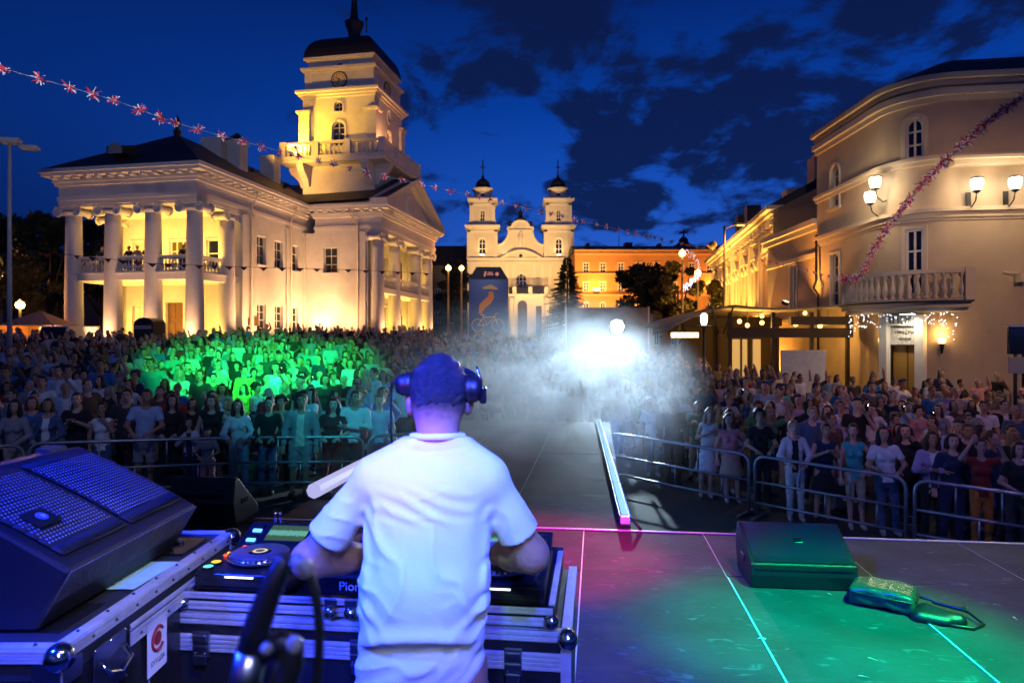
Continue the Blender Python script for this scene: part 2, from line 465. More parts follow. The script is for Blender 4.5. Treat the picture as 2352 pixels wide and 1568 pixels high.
# ------------------------------------------------------------------ town hall
TH = Vector((-18.47, 40.0, CZ - 1.0)); THR = -R(11)
def th(x, y, z=0.0):
    c, s = math.cos(THR), math.sin(THR)
    return (TH.x + x * c - y * s, TH.y + x * s + y * c, TH.z + z)
hall = empty('town_hall', TH, THR, 'cream neoclassical town hall with columned porticos and a domed clock tower', 'building')

def tier(b, x0, x1, y0, y1, layers, m=0):
    for z0, z1, o in layers: b.bx(x0 - o, x1 + o, y0 - o, y1 + o, z0, z1, m)

def volute_mesh(rad):
    """Ionic capital: echinus, abacus and four scrolls"""
    b = MB()
    b.lathe([(rad * .92, 0), (rad * .98, .06), (rad * 1.12, .16), (rad * 1.1, .26)], 20)
    b.box(0, 0, .52, rad * 2.35, rad * 2.35, .14)
    b.box(0, 0, .40, rad * 2.2, rad * 1.7, .12)
    for sx in (-1, 1):
        for sy in (-1, 1):
            pts = []; rs = []
            for k in range(22):                  # spiral band
                a = PI / 2 + k / 21 * 3.6 * PI; r = .33 * (1 - k / 24)
                pts.append((sx * (rad * 1.36 - math.cos(a) * r), sy * (rad * 1.06), .20 + math.sin(a) * r)); rs.append(.075 * (1 - k / 34))
            b.tube(pts, rs, 6)
        b.lathe([(.27, -rad * 1.04), (.17, -rad * .35), (.15, 0), (.17, rad * .35), (.27, rad * 1.04)], 14, (sx * rad * 1.36, 0, .20), M=Matrix.Rotation(PI / 2, 3, 'X'))
    return b.mesh('capital', M_stone)
def shaft_mesh(rad, h):
    b = MB()
    b.box(0, 0, .12, rad * 2.5, rad * 2.5, .24)
    pr = [(rad * 1.22, .24), (rad * 1.25, .32), (rad * 1.1, .42), (rad * 1.14, .5), (rad * 1.0, .6)]
    for k in range(1, 13):
        t = k / 12; pr.append((rad * (1 - .17 * t ** 1.6), .6 + (h - .6) * t))
    b.lathe(pr, 28); return b.mesh('shaft', M_stone)
def baluster_mesh(h, r, mt):
    p = [(1.0, 0), (1.0, .08), (.55, .10), (.6, .16), (1.0, .30), (1.05, .38), (.75, .55), (.42, .72), (.5, .80), (.42, .84), (.95, .9), (.95, 1.0)]
    return MB().lathe([(r * a, h * b) for a, b in p], 10).mesh('baluster', mt)

def build_town_hall():
    WX = -9.5                                       # left end of the portico
    COL_H, CAP_H = 8.72, .60
    shaft, cap = shaft_mesh(.53, COL_H), volute_mesh(.47)
    def column(x, y, rz=0):
        c = shared('column', shaft, hall, (x, y, 0)); shared('capital', cap, c, (0, 0, COL_H), (0, 0, rz))
    for s in (.57, 3.37, 6.16, 8.95): column(-s, .6)
    for s in (.57, 8.95): column(-s, 3.8, PI / 2)
    # steps and floor of the portico
    b = MB(); b.bx(WX - .5, .5, -.5, 4.6, -.4, .0); b.bx(WX - .9, .9, -.9, 4.6, -.6, -.2); b.build('portico_step', M_stone, hall)
    # balcony slab, its dies and balusters
    b = MB(); b.bx(WX + .35, -.35, .35, 4.6, 4.72, 5.20); b.bx(WX + .28, -.28, .28, 4.6, 5.1, 5.19); b.build('balcony_floor', M_stone, hall)
    bal = baluster_mesh(.78, .085, M_stone)
    b = MB(); z0, z1 = 6.02, 6.2
    for a, c in ((.57, 3.37), (3.37, 6.16), (6.16, 8.95)):
        b.bx(-c + .45, -a - .45, .48, .78, z0, z1); b.bx(-c + .45, -a - .45, .52, .74, 5.201, 5.28)
        n = 8
        for k in range(n): shared('baluster', bal, hall, (-c + .62 + (c - a - 1.24) * k / (n - 1), .63, 5.26))
    for x in (-.6, WX + .6):
        b.bx(x - .15, x + .15, 1.1, 3.4, z0, z1); b.bx(x - .12, x + .12, 1.1, 3.4, 5.201, 5.28)
        for k in range(7): shared('baluster', bal, hall, (x, 1.25 + 2.0 * k / 6, 5.26))
    b.build('balustrade_rail', M_stone, hall)
    # entablature round portico and main block
    L = 27.0
    lay = [(9.32, 9.58, 0), (9.58, 9.83, .05), (9.83, 10.46, -.02), (10.46, 10.66, .14), (10.66, 10.82, .22), (10.98, 11.18, .62), (11.18, 11.40, .74)]
    b = MB(); tier(b, WX, 0, 0, L, lay); b.bx(WX - .1, .1, -.1, L, 10.80, 11.0); b.build('entablature', M_stone, hall)
    mod = MB().box(0, 0, 0, .26, .44, .15).mesh('modillion', M_stone)
    for k in range(13): shared('modillion', mod, hall, (WX + .1 + (9.3) * k / 12, -.36, 10.905))
    for k in range(17): shared('modillion', mod, hall, (.36, .35 + 12.4 * k / 16, 10.905), (0, 0, PI / 2))
    # ceiling of the portico
    MB().bx(WX + .1, -.1, .1, 4.6, 9.2, 9.31).build('portico_ceiling', M_wall, hall)
    # back wall of the portico with doors
    up = [rect(WX + 1.35, WX + 2.45, 5.2, 7.7), rect(-5.35, -4.0, 5.6, 7.7), rect(-2.6, -1.7, 5.9, 7.7)]
    dn = [rect(-5.65, -4.35, 0, 3.6), rect(WX + 1.3, WX + 2.3, 0, 3.4)]
    facade('wall', hall, M_wall, (0, 4.6, 0), 0, rect(WX, 0, -.6, 9.3), up + dn, .35)
    M_door = mat('brown_wood_door', (0.16, 0.07, 0.03), .6, var=.3, scale=6)
    M_blind = mat('pale_shutter', (0.62, 0.52, 0.36), .7)
    for l, mm in zip(dn, (M_door, M_frame)):
        u0, u1, h = l[0][0], l[1][0], l[2][1]
        d = MB(); d.bx(u0, u1, 4.85, 4.92, 0, h)
        for k in range(2):
            for q in range(3):
                w = (u1 - u0) / 2; d.bx(u0 + w * k + .08, u0 + w * (k + 1) - .08, 4.82, 4.86, .15 + q * h / 3, (q + 1) * h / 3 - .1)
        o = d.build('door', mm, hall); MB().ball((u0 + .62, 4.80, 1.2), .05, 8).build('door_handle', M_iron, o)
    window(hall, (0, 4.6, 0), 0, up[0], .2, 1, 1, [M_frame, M_blind, M_stone], 'balcony_door', sill=False, trim=.12)
    window(hall, (0, 4.6, 0), 0, up[1], .2, 3, 3, [M_frame, mat('green_window_glass', (0.10, .09, .02), .2), M_stone], trim=.1, bar=.07)  # pane tinted a plain olive green
    window(hall, (0, 4.6, 0), 0, up[2], .2, 1, 2, [M_frame, M_glass, M_stone], trim=.1, bar=.07)
    # long flank with two rows of windows, corner pilaster
    hs = []
    for c in (6.9, 9.15, 11.35):
        hs += [rect(c - .56, c + .56, 6.25, 8.2), rect(c - .56, c + .56, 1.4, 3.55)]
    facade('wall', hall, M_wall, (0, 0, 0), R(90), rect(4.6, 27, -.6, 9.33), hs, .25)
    for h in hs: window(hall, (0, 0, 0), R(90), h, .22, 2, 3 if h[0][1] > 5 else 4, [M_frame, M_glass, M_stone], trim=0.0, bar=.06)
    b = MB()
    for t0, t1 in ((4.5, 5.25), (5.6, 6.05), (10.1, 10.45), (12.6, 13.0)): b.bx(-.02, .09, t0, t1, -.6, 9.30)
    b.bx(-.02, .14, 4.45, 13.0, -.6, .35); b.build('pilaster', M_wall, hall)
    facade('wall', hall, M_wall, (WX, 0, 0), R(90), rect(4.6, 27, -.6, 9.33), [], .2)
    facade('wall', hall, M_wall, (WX, 27, 0), 0, rect(0, -WX, -.6, 9.33), [], .2)
    # plaques by the corner, drainpipes
    MB().box(.12, 6.05, 2.35, .06, .5, .6).build('plaque', mat('bronze_plaque', (.25, .15, .07), .4, metal=.6), hall)
    MB().box(.12, 5.2, 2.3, .06, .22, .5).build('plaque', MATS['bronze_plaque'], hall)
    M_pipe = mat('drainpipe_paint', (0.62, 0.5, 0.38), .5)
    for t in (5.45, 10.6):
        MB().tube([(.55, t, 11.0), (.55, t, 10.6), (.15, t, 9.9), (.15, t, 0)], .06, 8).build('drainpipe', M_pipe, hall)
    MB().tube([(3.9, 12.4, 11.0), (3.9, 12.6, 10.6), (4.4, 12.88, 9.9), (4.4, 12.88, 0)], .06, 8).build('drainpipe', M_pipe, hall)
    # hipped roof of the main block
    e, hz = .66, 14.75; cx = WX / 2
    r = MB(); r.add([(WX - e, -e, 11.40), (e, -e, 11.40), (e, L, 11.40), (WX - e, L, 11.40), (cx, 4.6, hz), (cx, L - 4, hz)],
                    [(0, 1, 4), (1, 2, 5, 4), (2, 3, 5), (3, 0, 4, 5), (0, 3, 2, 1)])
    roof = r.build('roof', M_roof, hall)
    b = MB()
    for (x, y) in ((cx, 4.6),): b.lathe([(.18, hz - .2), (.28, hz + .2), (.1, hz + .45), (.3, hz + .75), (.12, hz + 1.0), (.02, hz + 1.3)], 10, (x, y, 0))
    b.build('finial', M_iron, roof)
    # dormer
    b = MB(); b.prism_x([(0, 12.3), (1.7, 12.3), (1.7, 12.4), (.9, 13.0), (0, 12.75)], -6.1, -4.9); b.build('dormer', M_roof, roof)
    facade('dormer', roof, mat('lead_grey', (.3, .28, .26), .6), (-6.1, -.02, 0), 0, arch(.1, 1.1, 12.3, 12.95, 8), [], .1)
    # chimneys
    def chimney(x, y, w, d, z0, z1, capped):
        c = MB(); c.bx(x - w / 2, x + w / 2, y - d / 2, y + d / 2, z0, z1); c.bx(x - w / 2 - .08, x + w / 2 + .08, y - d / 2 - .08, y + d / 2 + .08, z1 - .3, z1 - .12)
        o = c.build('chimney', M_wall, roof)
        if capped: MB().add([(x - .6, y - .6, z1 + .003), (x + .6, y - .6, z1 + .003), (x + .6, y + .6, z1 + .003), (x - .6, y + .6, z1 + .003), (x, y, z1 + .6)], [(0, 1, 4), (1, 2, 4), (2, 3, 4), (3, 0, 4)]).build('chimney_cap', M_roof, roof)
    chimney(-4.0, 7.6, 1.5, 1.0, 13.2, 15.3, False); chimney(-2.4, 7.8, .95, 1.0, 12.3, 15.1, True); chimney(-3.3, 13.6, 1.2, 1.0, 13.2, 15.6, False)
    # the cross wing with the main portico
    y0, y1, X = 13.0, 26.4, 5.15
    wh = [rect(1.55, 2.65, 6.25, 8.2)]
    facade('wall', hall, M_wall, (0, y0, 0), 0, rect(0, X, -.6, 9.33), wh, .25)
    window(hall, (0, y0, 0), 0, wh[0], .22, 2, 3, [M_frame, M_glass, M_stone], bar=.06)
    fh = [rect(15.0, 16.0, .2, 3.4), rect(18.4, 20.8, .2, 4.0), rect(23.2, 24.2, .2, 3.4), rect(15.0, 16.0, 5.6, 8.2), rect(18.6, 20.6, 5.6, 8.2), rect(23.2, 24.2, 5.6, 8.2)]
    facade('wall', hall, M_wall, (X - 1.4, 0, 0), R(90), rect(y0, y1, -.6, 9.33), fh, .3)
    for h in fh: window(hall, (X - 1.4, 0, 0), R(90), h, .25, 2, 3, [M_frame, M_glass, M_stone], bar=.06, trim=.12, sill=False)
    for q in ((X - 1.4, X, y0 + .02, y0 + .6), (X - 1.4, X, y1 - .6, y1 - .02), (4.35, 5.0, y0 - .09, y0 + .015)): MB().bx(*q, -.6, 9.33).build('pilaster', M_wall, hall)
    facade('wall', hall, M_wall, (X, y1, 0), R(180), rect(0, X, -.6, 9.33), [], .25)
    for t in (13.5, 17.0, 22.3, 25.6): column(5.75, t, PI / 2)
    b = MB(); b.bx(X - 1.2, 6.5, y0 - .1, y1 + .3, -.6, .0); b.build('portico_step', M_stone, hall)
    b = MB(); b.bx(X - 1.4, 6.1, 13.9, 25.2, 4.75, 5.15); b.bx(5.85, 6.1, 13.9, 25.2, 5.95, 6.12); b.build('balcony_floor', M_stone, hall)
    for k in range(30): shared('baluster', bal, hall, (5.97, 14.1 + 10.9 * k / 29, 5.15))
    b = MB(); tier(b, .8, 6.25, y0, y1, lay); b.bx(.8, 6.35, y0 - .1, y1 + .1, 10.80, 11.0); b.build('entablature', M_stone, hall)
    for k in range(8): shared('modillion', mod, hall, (1.1 + 5.2 * k / 7, y0 - .36, 10.905))
    for k in range(17): shared('modillion', mod, hall, (6.61, y0 + .2 + 13 * k / 16, 10.905), (0, 0, PI / 2))
    # pediment: raking cornices, sunk tympanum
    ym, za = (y0 + y1) / 2, 14.75
    b = MB(); b.prism_x([(y0 + .3, 11.38), (y1 - .3, 11.38), (ym, za - .55)], 5.7, 6.05); b.build('tympanum', M_wall, hall)
    for (a, c) in ((y0 - .75, 1), (y1 + .75, -1)):
        b = MB(); hw = ym - (y0 - .75)
        b.prism_x([(a, 11.405), (a, 11.72), (ym, za + .12), (ym, za - .22)], 5.6, 6.98)
        b.prism_x([(a + c * .7, 11.40), (a + c * .35, 11.45), (ym, za - .25), (ym, za - .55)], 5.6, 6.5)
        b.build('raking_cornice', M_stone, hall)
        for k in range(8):
            t = (k + .6) / 8.4; yy = a + c * hw * t; zz = 11.40 + (za - 11.62) * t
            o = shared('modillion', mod, hall, (6.72, yy, zz - .07 + .12), (c * math.atan2(za - 11.7, hw), 0, 0))
    MB().lathe([(.9, 0), (.9, .18), (.7, .18)], 24, (6.0, ym, 12.6), M=Matrix.Rotation(PI / 2, 3, 'Y')).build('medallion', M_stone, hall)
    r = MB(); r.add([(cx, y0 - .7, 11.42), (6.99, y0 - .77, 11.74), (6.99, ym, za + .14), (cx, ym, za + .02), (6.99, y1 + .77, 11.74), (cx, y1 + .7, 11.42)],
                    [(0, 1, 2, 3), (3, 2, 4, 5)]); r.build('roof', M_roof, hall)

    # ------------------------------ clock tower
    tw = empty('clock_tower', (1.5, 18.75, 0), 0, parent=hall); H = 3.1
    def sides(fn):
        for k in range(4): fn(k, (math.cos(-PI / 2 + k * PI / 2) , math.sin(-PI / 2 + k * PI / 2)), k * PI / 2)
    win_lo, win_hi = arch(-.56, .56, 16.75, 18.75, 10), arch(-.36, .36, 19.55, 20.35, 8)
    ovl = oval(0, 19.95, .36, .55)
    for k in range(4):
        a = k * PI / 2; org = (H * math.sin(a), -H * math.cos(a), 0)
        upper = win_hi if k % 2 == 0 else ovl
        ww = .0
        f = facade('tower_wall', tw, M_wall, org, a, rect(-H, H, 11, 21.0), [win_lo, upper], .3)
        window(tw, org, a, win_lo, .22, 2, 4, [M_frame, M_glass, M_stone], bar=.07, trim=.14)
        window(tw, org, a, upper, .22, 2, 2, [M_frame, M_glass, M_stone], bar=.05, trim=.12, sill=False)
    for sx in (-1, 1):
        for sy in (-1, 1):
            b = MB(); b.box(sx * (H - .22), sy * (H - .22), 17.6, .9, .9, 4.0); b.box(sx * (H - .2), sy * (H - .2), 19.5, 1.1, 1.1, .10); b.box(sx * (H - .2), sy * (H - .2), 19.62, 1.24, 1.24, .14)
            b.build('corner_pilaster', M_wall, tw)
    b = MB(); tier(b, -H, H, -H, H, [(20.7, 20.9, .12), (20.9, 21.1, .3), (21.1, 21.3, .48)]); b.build('cornice', M_stone, tw)
    b = MB(); h2 = 2.92; b.bx(-h2, h2, -h2, h2, 21.3, 23.0); tier(b, -h2, h2, -h2, h2, [(22.82, 23.0, .14), (23.0, 23.2, .34)])
    for sx in (-1, 1):
        for sy in (-1, 1): b.box(sx * (h2 - .28), sy * (h2 - .28), 22.1, .7, .7, 1.5)
    b.build('clock_stage', M_wall, tw)
    M_dial = mat('ochre_clock_dial', (0.72, 0.55, 0.30), .6)
    for k in range(4):
        a = k * PI / 2; Mx = Matrix.Rotation(a, 3, 'Z') @ Matrix.Rotation(PI / 2, 3, 'X')
        c = MB(); cz = 22.15
        ctr = ((h2 + .0) * math.sin(a), -(h2 + .0) * math.cos(a), cz)
        c.lathe([(.60, -.02), (.60, .05)], 32, ctr, 0, M=Mx); c.lathe([(.60, .05), (.66, .09), (.70, .05), (.70, -.02)], 32, ctr, 1, M=Mx, cap=False)
        def bar(ang, r0, r1, w, m, zz):
            d = Vector((math.sin(ang), math.cos(ang), 0)); n = Vector((d.y, -d.x, 0)); vs = []
            for zq in (.05, zz):
                for r_, s_ in ((r0, -1), (r0, 1), (r1, 1), (r1, -1)):
                    p = Mx @ (d * r_ + n * (s_ * w) + Vector((0, 0, zq))); vs.append((ctr[0] + p.x, ctr[1] + p.y, ctr[2] + p.z))
            c.add(vs, [(0, 1, 2, 3), (7, 6, 5, 4), (0, 4, 5, 1), (1, 5, 6, 2), (2, 6, 7, 3), (3, 7, 4, 0)], m)
        for q in range(12):
            bar(q * PI / 6, .41, .54, .022, 1, .065)
            if q % 3 != 1: bar(q * PI / 6 + .08, .41, .54, .015, 1, .065)
        bar(R(-52), -.08, .34, .03, 1, .08); bar(R(205), -.1, .5, .022, 1, .085)
        c.build('clock_face', [M_dial, M_black], tw)
    b = MB(); h3 = 2.78; b.bx(-h3, h3, -h3, h3, 23.2, 23.95); tier(b, -h3, h3, -h3, h3, [(23.75, 23.9, .12), (23.9, 24.1, .3)]); b.build('attic', M_wall, tw)
    for k in range(4):
        a = k * PI / 2; window(tw, ((h3 + .012) * math.sin(a), -(h3 + .012) * math.cos(a), 0), a, arch(-.34, .34, 23.28, 23.62, 8), 0.0, 4, 1, [M_frame, M_glass, M_stone], bar=.04, trim=.06, sill=False)
    # bell roof on a square plan
    prof = [(3.06, 24.1), (3.04, 24.4), (2.94, 24.85), (2.74, 25.3), (2.42, 25.7), (1.95, 26.02), (1.4, 26.24), (.85, 26.36), (.45, 26.4)]
    b = MB(); vs = []
    for w, z in prof:
        n = 12
        for k in range(n):
            t = k / n * 4; s_ = int(t); fr = (t - s_) * 2 - 1
            x, y = [(fr, -1), (1, fr), (-fr, 1), (-1, -fr)][s_]; vs.append((x * w, y * w, z))
    fs = [(i * 12 + k, i * 12 + (k + 1) % 12, (i + 1) * 12 + (k + 1) % 12, (i + 1) * 12 + k) for i in range(len(prof) - 1) for k in range(12)]
    b.add(vs, fs); b.add(vs[-12:], [tuple(range(12))]); b.build('dome', mat('brown_copper_roof', (0.022, 0.014, 0.012), .45, var=.3, scale=1.5), tw)
    b = MB(); b.lathe([(.55, 26.3), (.5, 26.9), (.62, 27.45), (.82, 27.9), (.86, 28.05), (.8, 28.12), (.42, 28.3), (.36, 28.55), (.28, 29.5), (.16, 31.3), (.02, 33.4)], 8); b.build('spire', M_roof, tw)
    MB().lathe([(.05, 26.6), (.05, 27.6), (.14, 27.7), (.02, 27.9)], 6, (1.6, -1.2, 0)).build('finial', M_iron, tw)
    # balcony round the tower on brackets
    B = H + 1.3
    b = MB(); b.bx(-B, B, -B, B, 15.2, 15.45); b.bx(-B - .12, B + .12, -B - .12, B + .12, 15.451, 15.7)
    for k in range(4):
        a = k * PI / 2; Mz = Matrix.Rotation(a, 3, 'Z')
    b.build('tower_balcony', M_stone, tw)
    tb = baluster_mesh(.86, .10, M_stone)
    b = MB()
    for k in range(4):
        a = k * PI / 2; Mz = Matrix.Rotation(a, 3, 'Z')
        for c0 in (-B + .22, -1.35, 1.35):
            p = Mz @ Vector((c0, -B + .22, 16.3)); b.box(p.x, p.y, p.z, .5, .5, 1.2, rz=a)
        for (u0, u1) in ((-B + .47, -1.6), (-1.1, 1.1), (1.6, B - .47)):
            p = Mz @ Vector(((u0 + u1) / 2, -B + .22, 16.78)); b.box(p.x, p.y, p.z, u1 - u0, .34, .16, rz=a)
            if k in (1,) :
                p = Mz @ Vector(((u0 + u1) / 2, -B + .22, 16.2)); b.box(p.x, p.y, p.z, u1 - u0, .16, .99, rz=a)
            else:
                n = int((u1 - u0) / .34)
                for q in range(n):
                    p = Mz @ Vector((u0 + .15 + (u1 - u0 - .3) * q / (n - 1), -B + .22, 15.7)); shared('baluster', tb, tw, p[:])
    b.build('balustrade_rail', M_stone, tw)
    br = MB(); br.prism_x([(0, 0), (0, -1.6), (.25, -1.65), (.45, -1.1), (1.1, -.55), (1.3, -.2), (1.3, 0)], -.28, .28); brm = br.mesh('bracket', M_stone)
    for k in range(4):
        a = k * PI / 2; Mz = Matrix.Rotation(a, 3, 'Z')
        for u in (-2.7, 2.7): p = Mz @ Vector((u, -H, 15.2)); shared('bracket', brm, tw, p[:], (0, 0, a + PI))
build_town_hall()

# floodlights --------------------------------------------------------
M_lens_w = emat('warm_lamp_lens', (1.0, .72, .38), 6)
def floodlight(loc, target, energy, col, label, group, size=.18, angle=110, blend=.8, lift=0.0):
    loc = (loc[0], loc[1], max(loc[2], ground_z(loc[0], loc[1]) + .03)) if loc[2] < CZ + 1.5 else loc
    o = empty('floodlight', loc, 0, label, 'floodlight', group)
    d = (Vector(target) - Vector(loc)).normalized(); q = d.to_track_quat('-Z', 'Y').to_euler()
    h = MB(); h.box(0, 0, .06, .30, .22, .12); h.box(0, 0, -.02, .34, .26, .05); h.box(-.19, 0, .02, .02, .05, .22); h.box(.19, 0, .02, .02, .05, .22)
    h.build('housing', M_black, o, rot=q, loc=(0, 0, .16))
    MB().box(0, 0, -.049, .28, .20, .008).build('lens', M_lens_w, o, rot=q, loc=(0, 0, .16))
    l = light('lamp', 'SPOT', (d.x * .12, d.y * .12, .16 + d.z * .12), energy, col, o, None, size, angle, blend); l.rotation_euler = q
    return o
def hall_floods():
    G = 'floodlights round the town hall'
    yel = (1.0, .58, .10); wrm = (1.0, .53, .23)
    for s in (.57, 3.37, 6.16, 8.95):
        floodlight(th(-s + .1, -.75, -.1), th(-s, .9, 9.5), 1100, wrm, 'small floodlight in front of a town hall column foot', G, angle=80)
        floodlight(th(-s - 1.1 if s < 8 else -s + 1.0, 2.3, .02), th(-s - .6 if s < 8 else -s + .8, 4.2, 4.5), 800, yel, 'small floodlight inside the ground floor portico', G, angle=140)
        if s < 8: floodlight(th(-s - 1.4, 2.4, 5.23), th(-s - 1.4, 4.4, 9.0), 1000, yel, 'small floodlight on the portico balcony', G, angle=150)
    floodlight(th(1.5, 3.6, -.2), th(-.3, 3.9, 9), 800, wrm, 'small floodlight beside the portico side column', G, angle=80)
    for t in (5.3, 7.9, 10.3, 12.0):
        floodlight(th(1.7, t, -.25), th(-.1, t, 8.5), 1200, wrm, 'small floodlight along the long flank of the town hall', G, angle=120)
    for x in (1.5, 3.6):
        floodlight(th(x, 11.3, -.25), th(x, 13, 8.5), 1200, wrm, 'small floodlight before the cross wing of the town hall', G, angle=120)
    for t in (13.5, 17.0, 22.3, 25.6):
        floodlight(th(7.1, t, -.3), th(5.7, t, 9), 1000, wrm, 'small floodlight before a column of the pedimented portico', G, angle=85)
    for t in (15.2, 19.7, 24.2): floodlight(th(4.8, t, .02), th(4.2, t, 9), 1100, yel, 'small floodlight inside the pedimented portico', G, angle=140)
    for t in (15.2, 19.7, 24.2): floodlight(th(5.3, t, 5.2), th(3.9, t, 9.2), 260, yel, 'small floodlight on the balcony of the pedimented portico', G, angle=140)
    # tower: yellow from the left end of its balcony, orange on the other face
    floodlight(th(-2.1, 14.75, 15.75), th(-.6, 15.7, 20), 5200, (1.0, .55, .03), 'small floodlight on the clock tower balcony', G, angle=140)
    floodlight(th(5.5, 16.0, 15.75), th(4.6, 18.5, 21), 800, (1.0, .42, .14), 'small floodlight at the open corner of the clock tower balcony', G, angle=150)
    floodlight(th(-2.0, 9.0, 13.2), th(.6, 15.6, 20.5), 3400, (1.0, .50, .035), 'floodlight on the town hall roof aimed at the clock tower', G, angle=80)
    floodlight(th(-3.2, 16.4, 15.75), th(-1.7, 17.5, 23), 1800, (1.0, .60, .06), 'small floodlight on the far left of the clock tower balcony', G, angle=140)
    floodlight(th(-6.6, 9.8, 13.9), th(-3.6, 8.0, 15), 160, (1.0, .55, .07), 'small floodlight between the town hall chimneys', G, angle=120)
    floodlight(th(-1.4, 12.6, 12.8), th(-.6, 15.6, 14), 600, (1.0, .5, .1), 'floodlight below the clock tower balcony', G, angle=120)
    floodlight(th(12.5, 17.5, -1.0), th(6, 19.5, 13), 1300, (1.0, .5, .14), 'floodlight on the square aimed at the pediment', G, angle=60)
hall_floods()
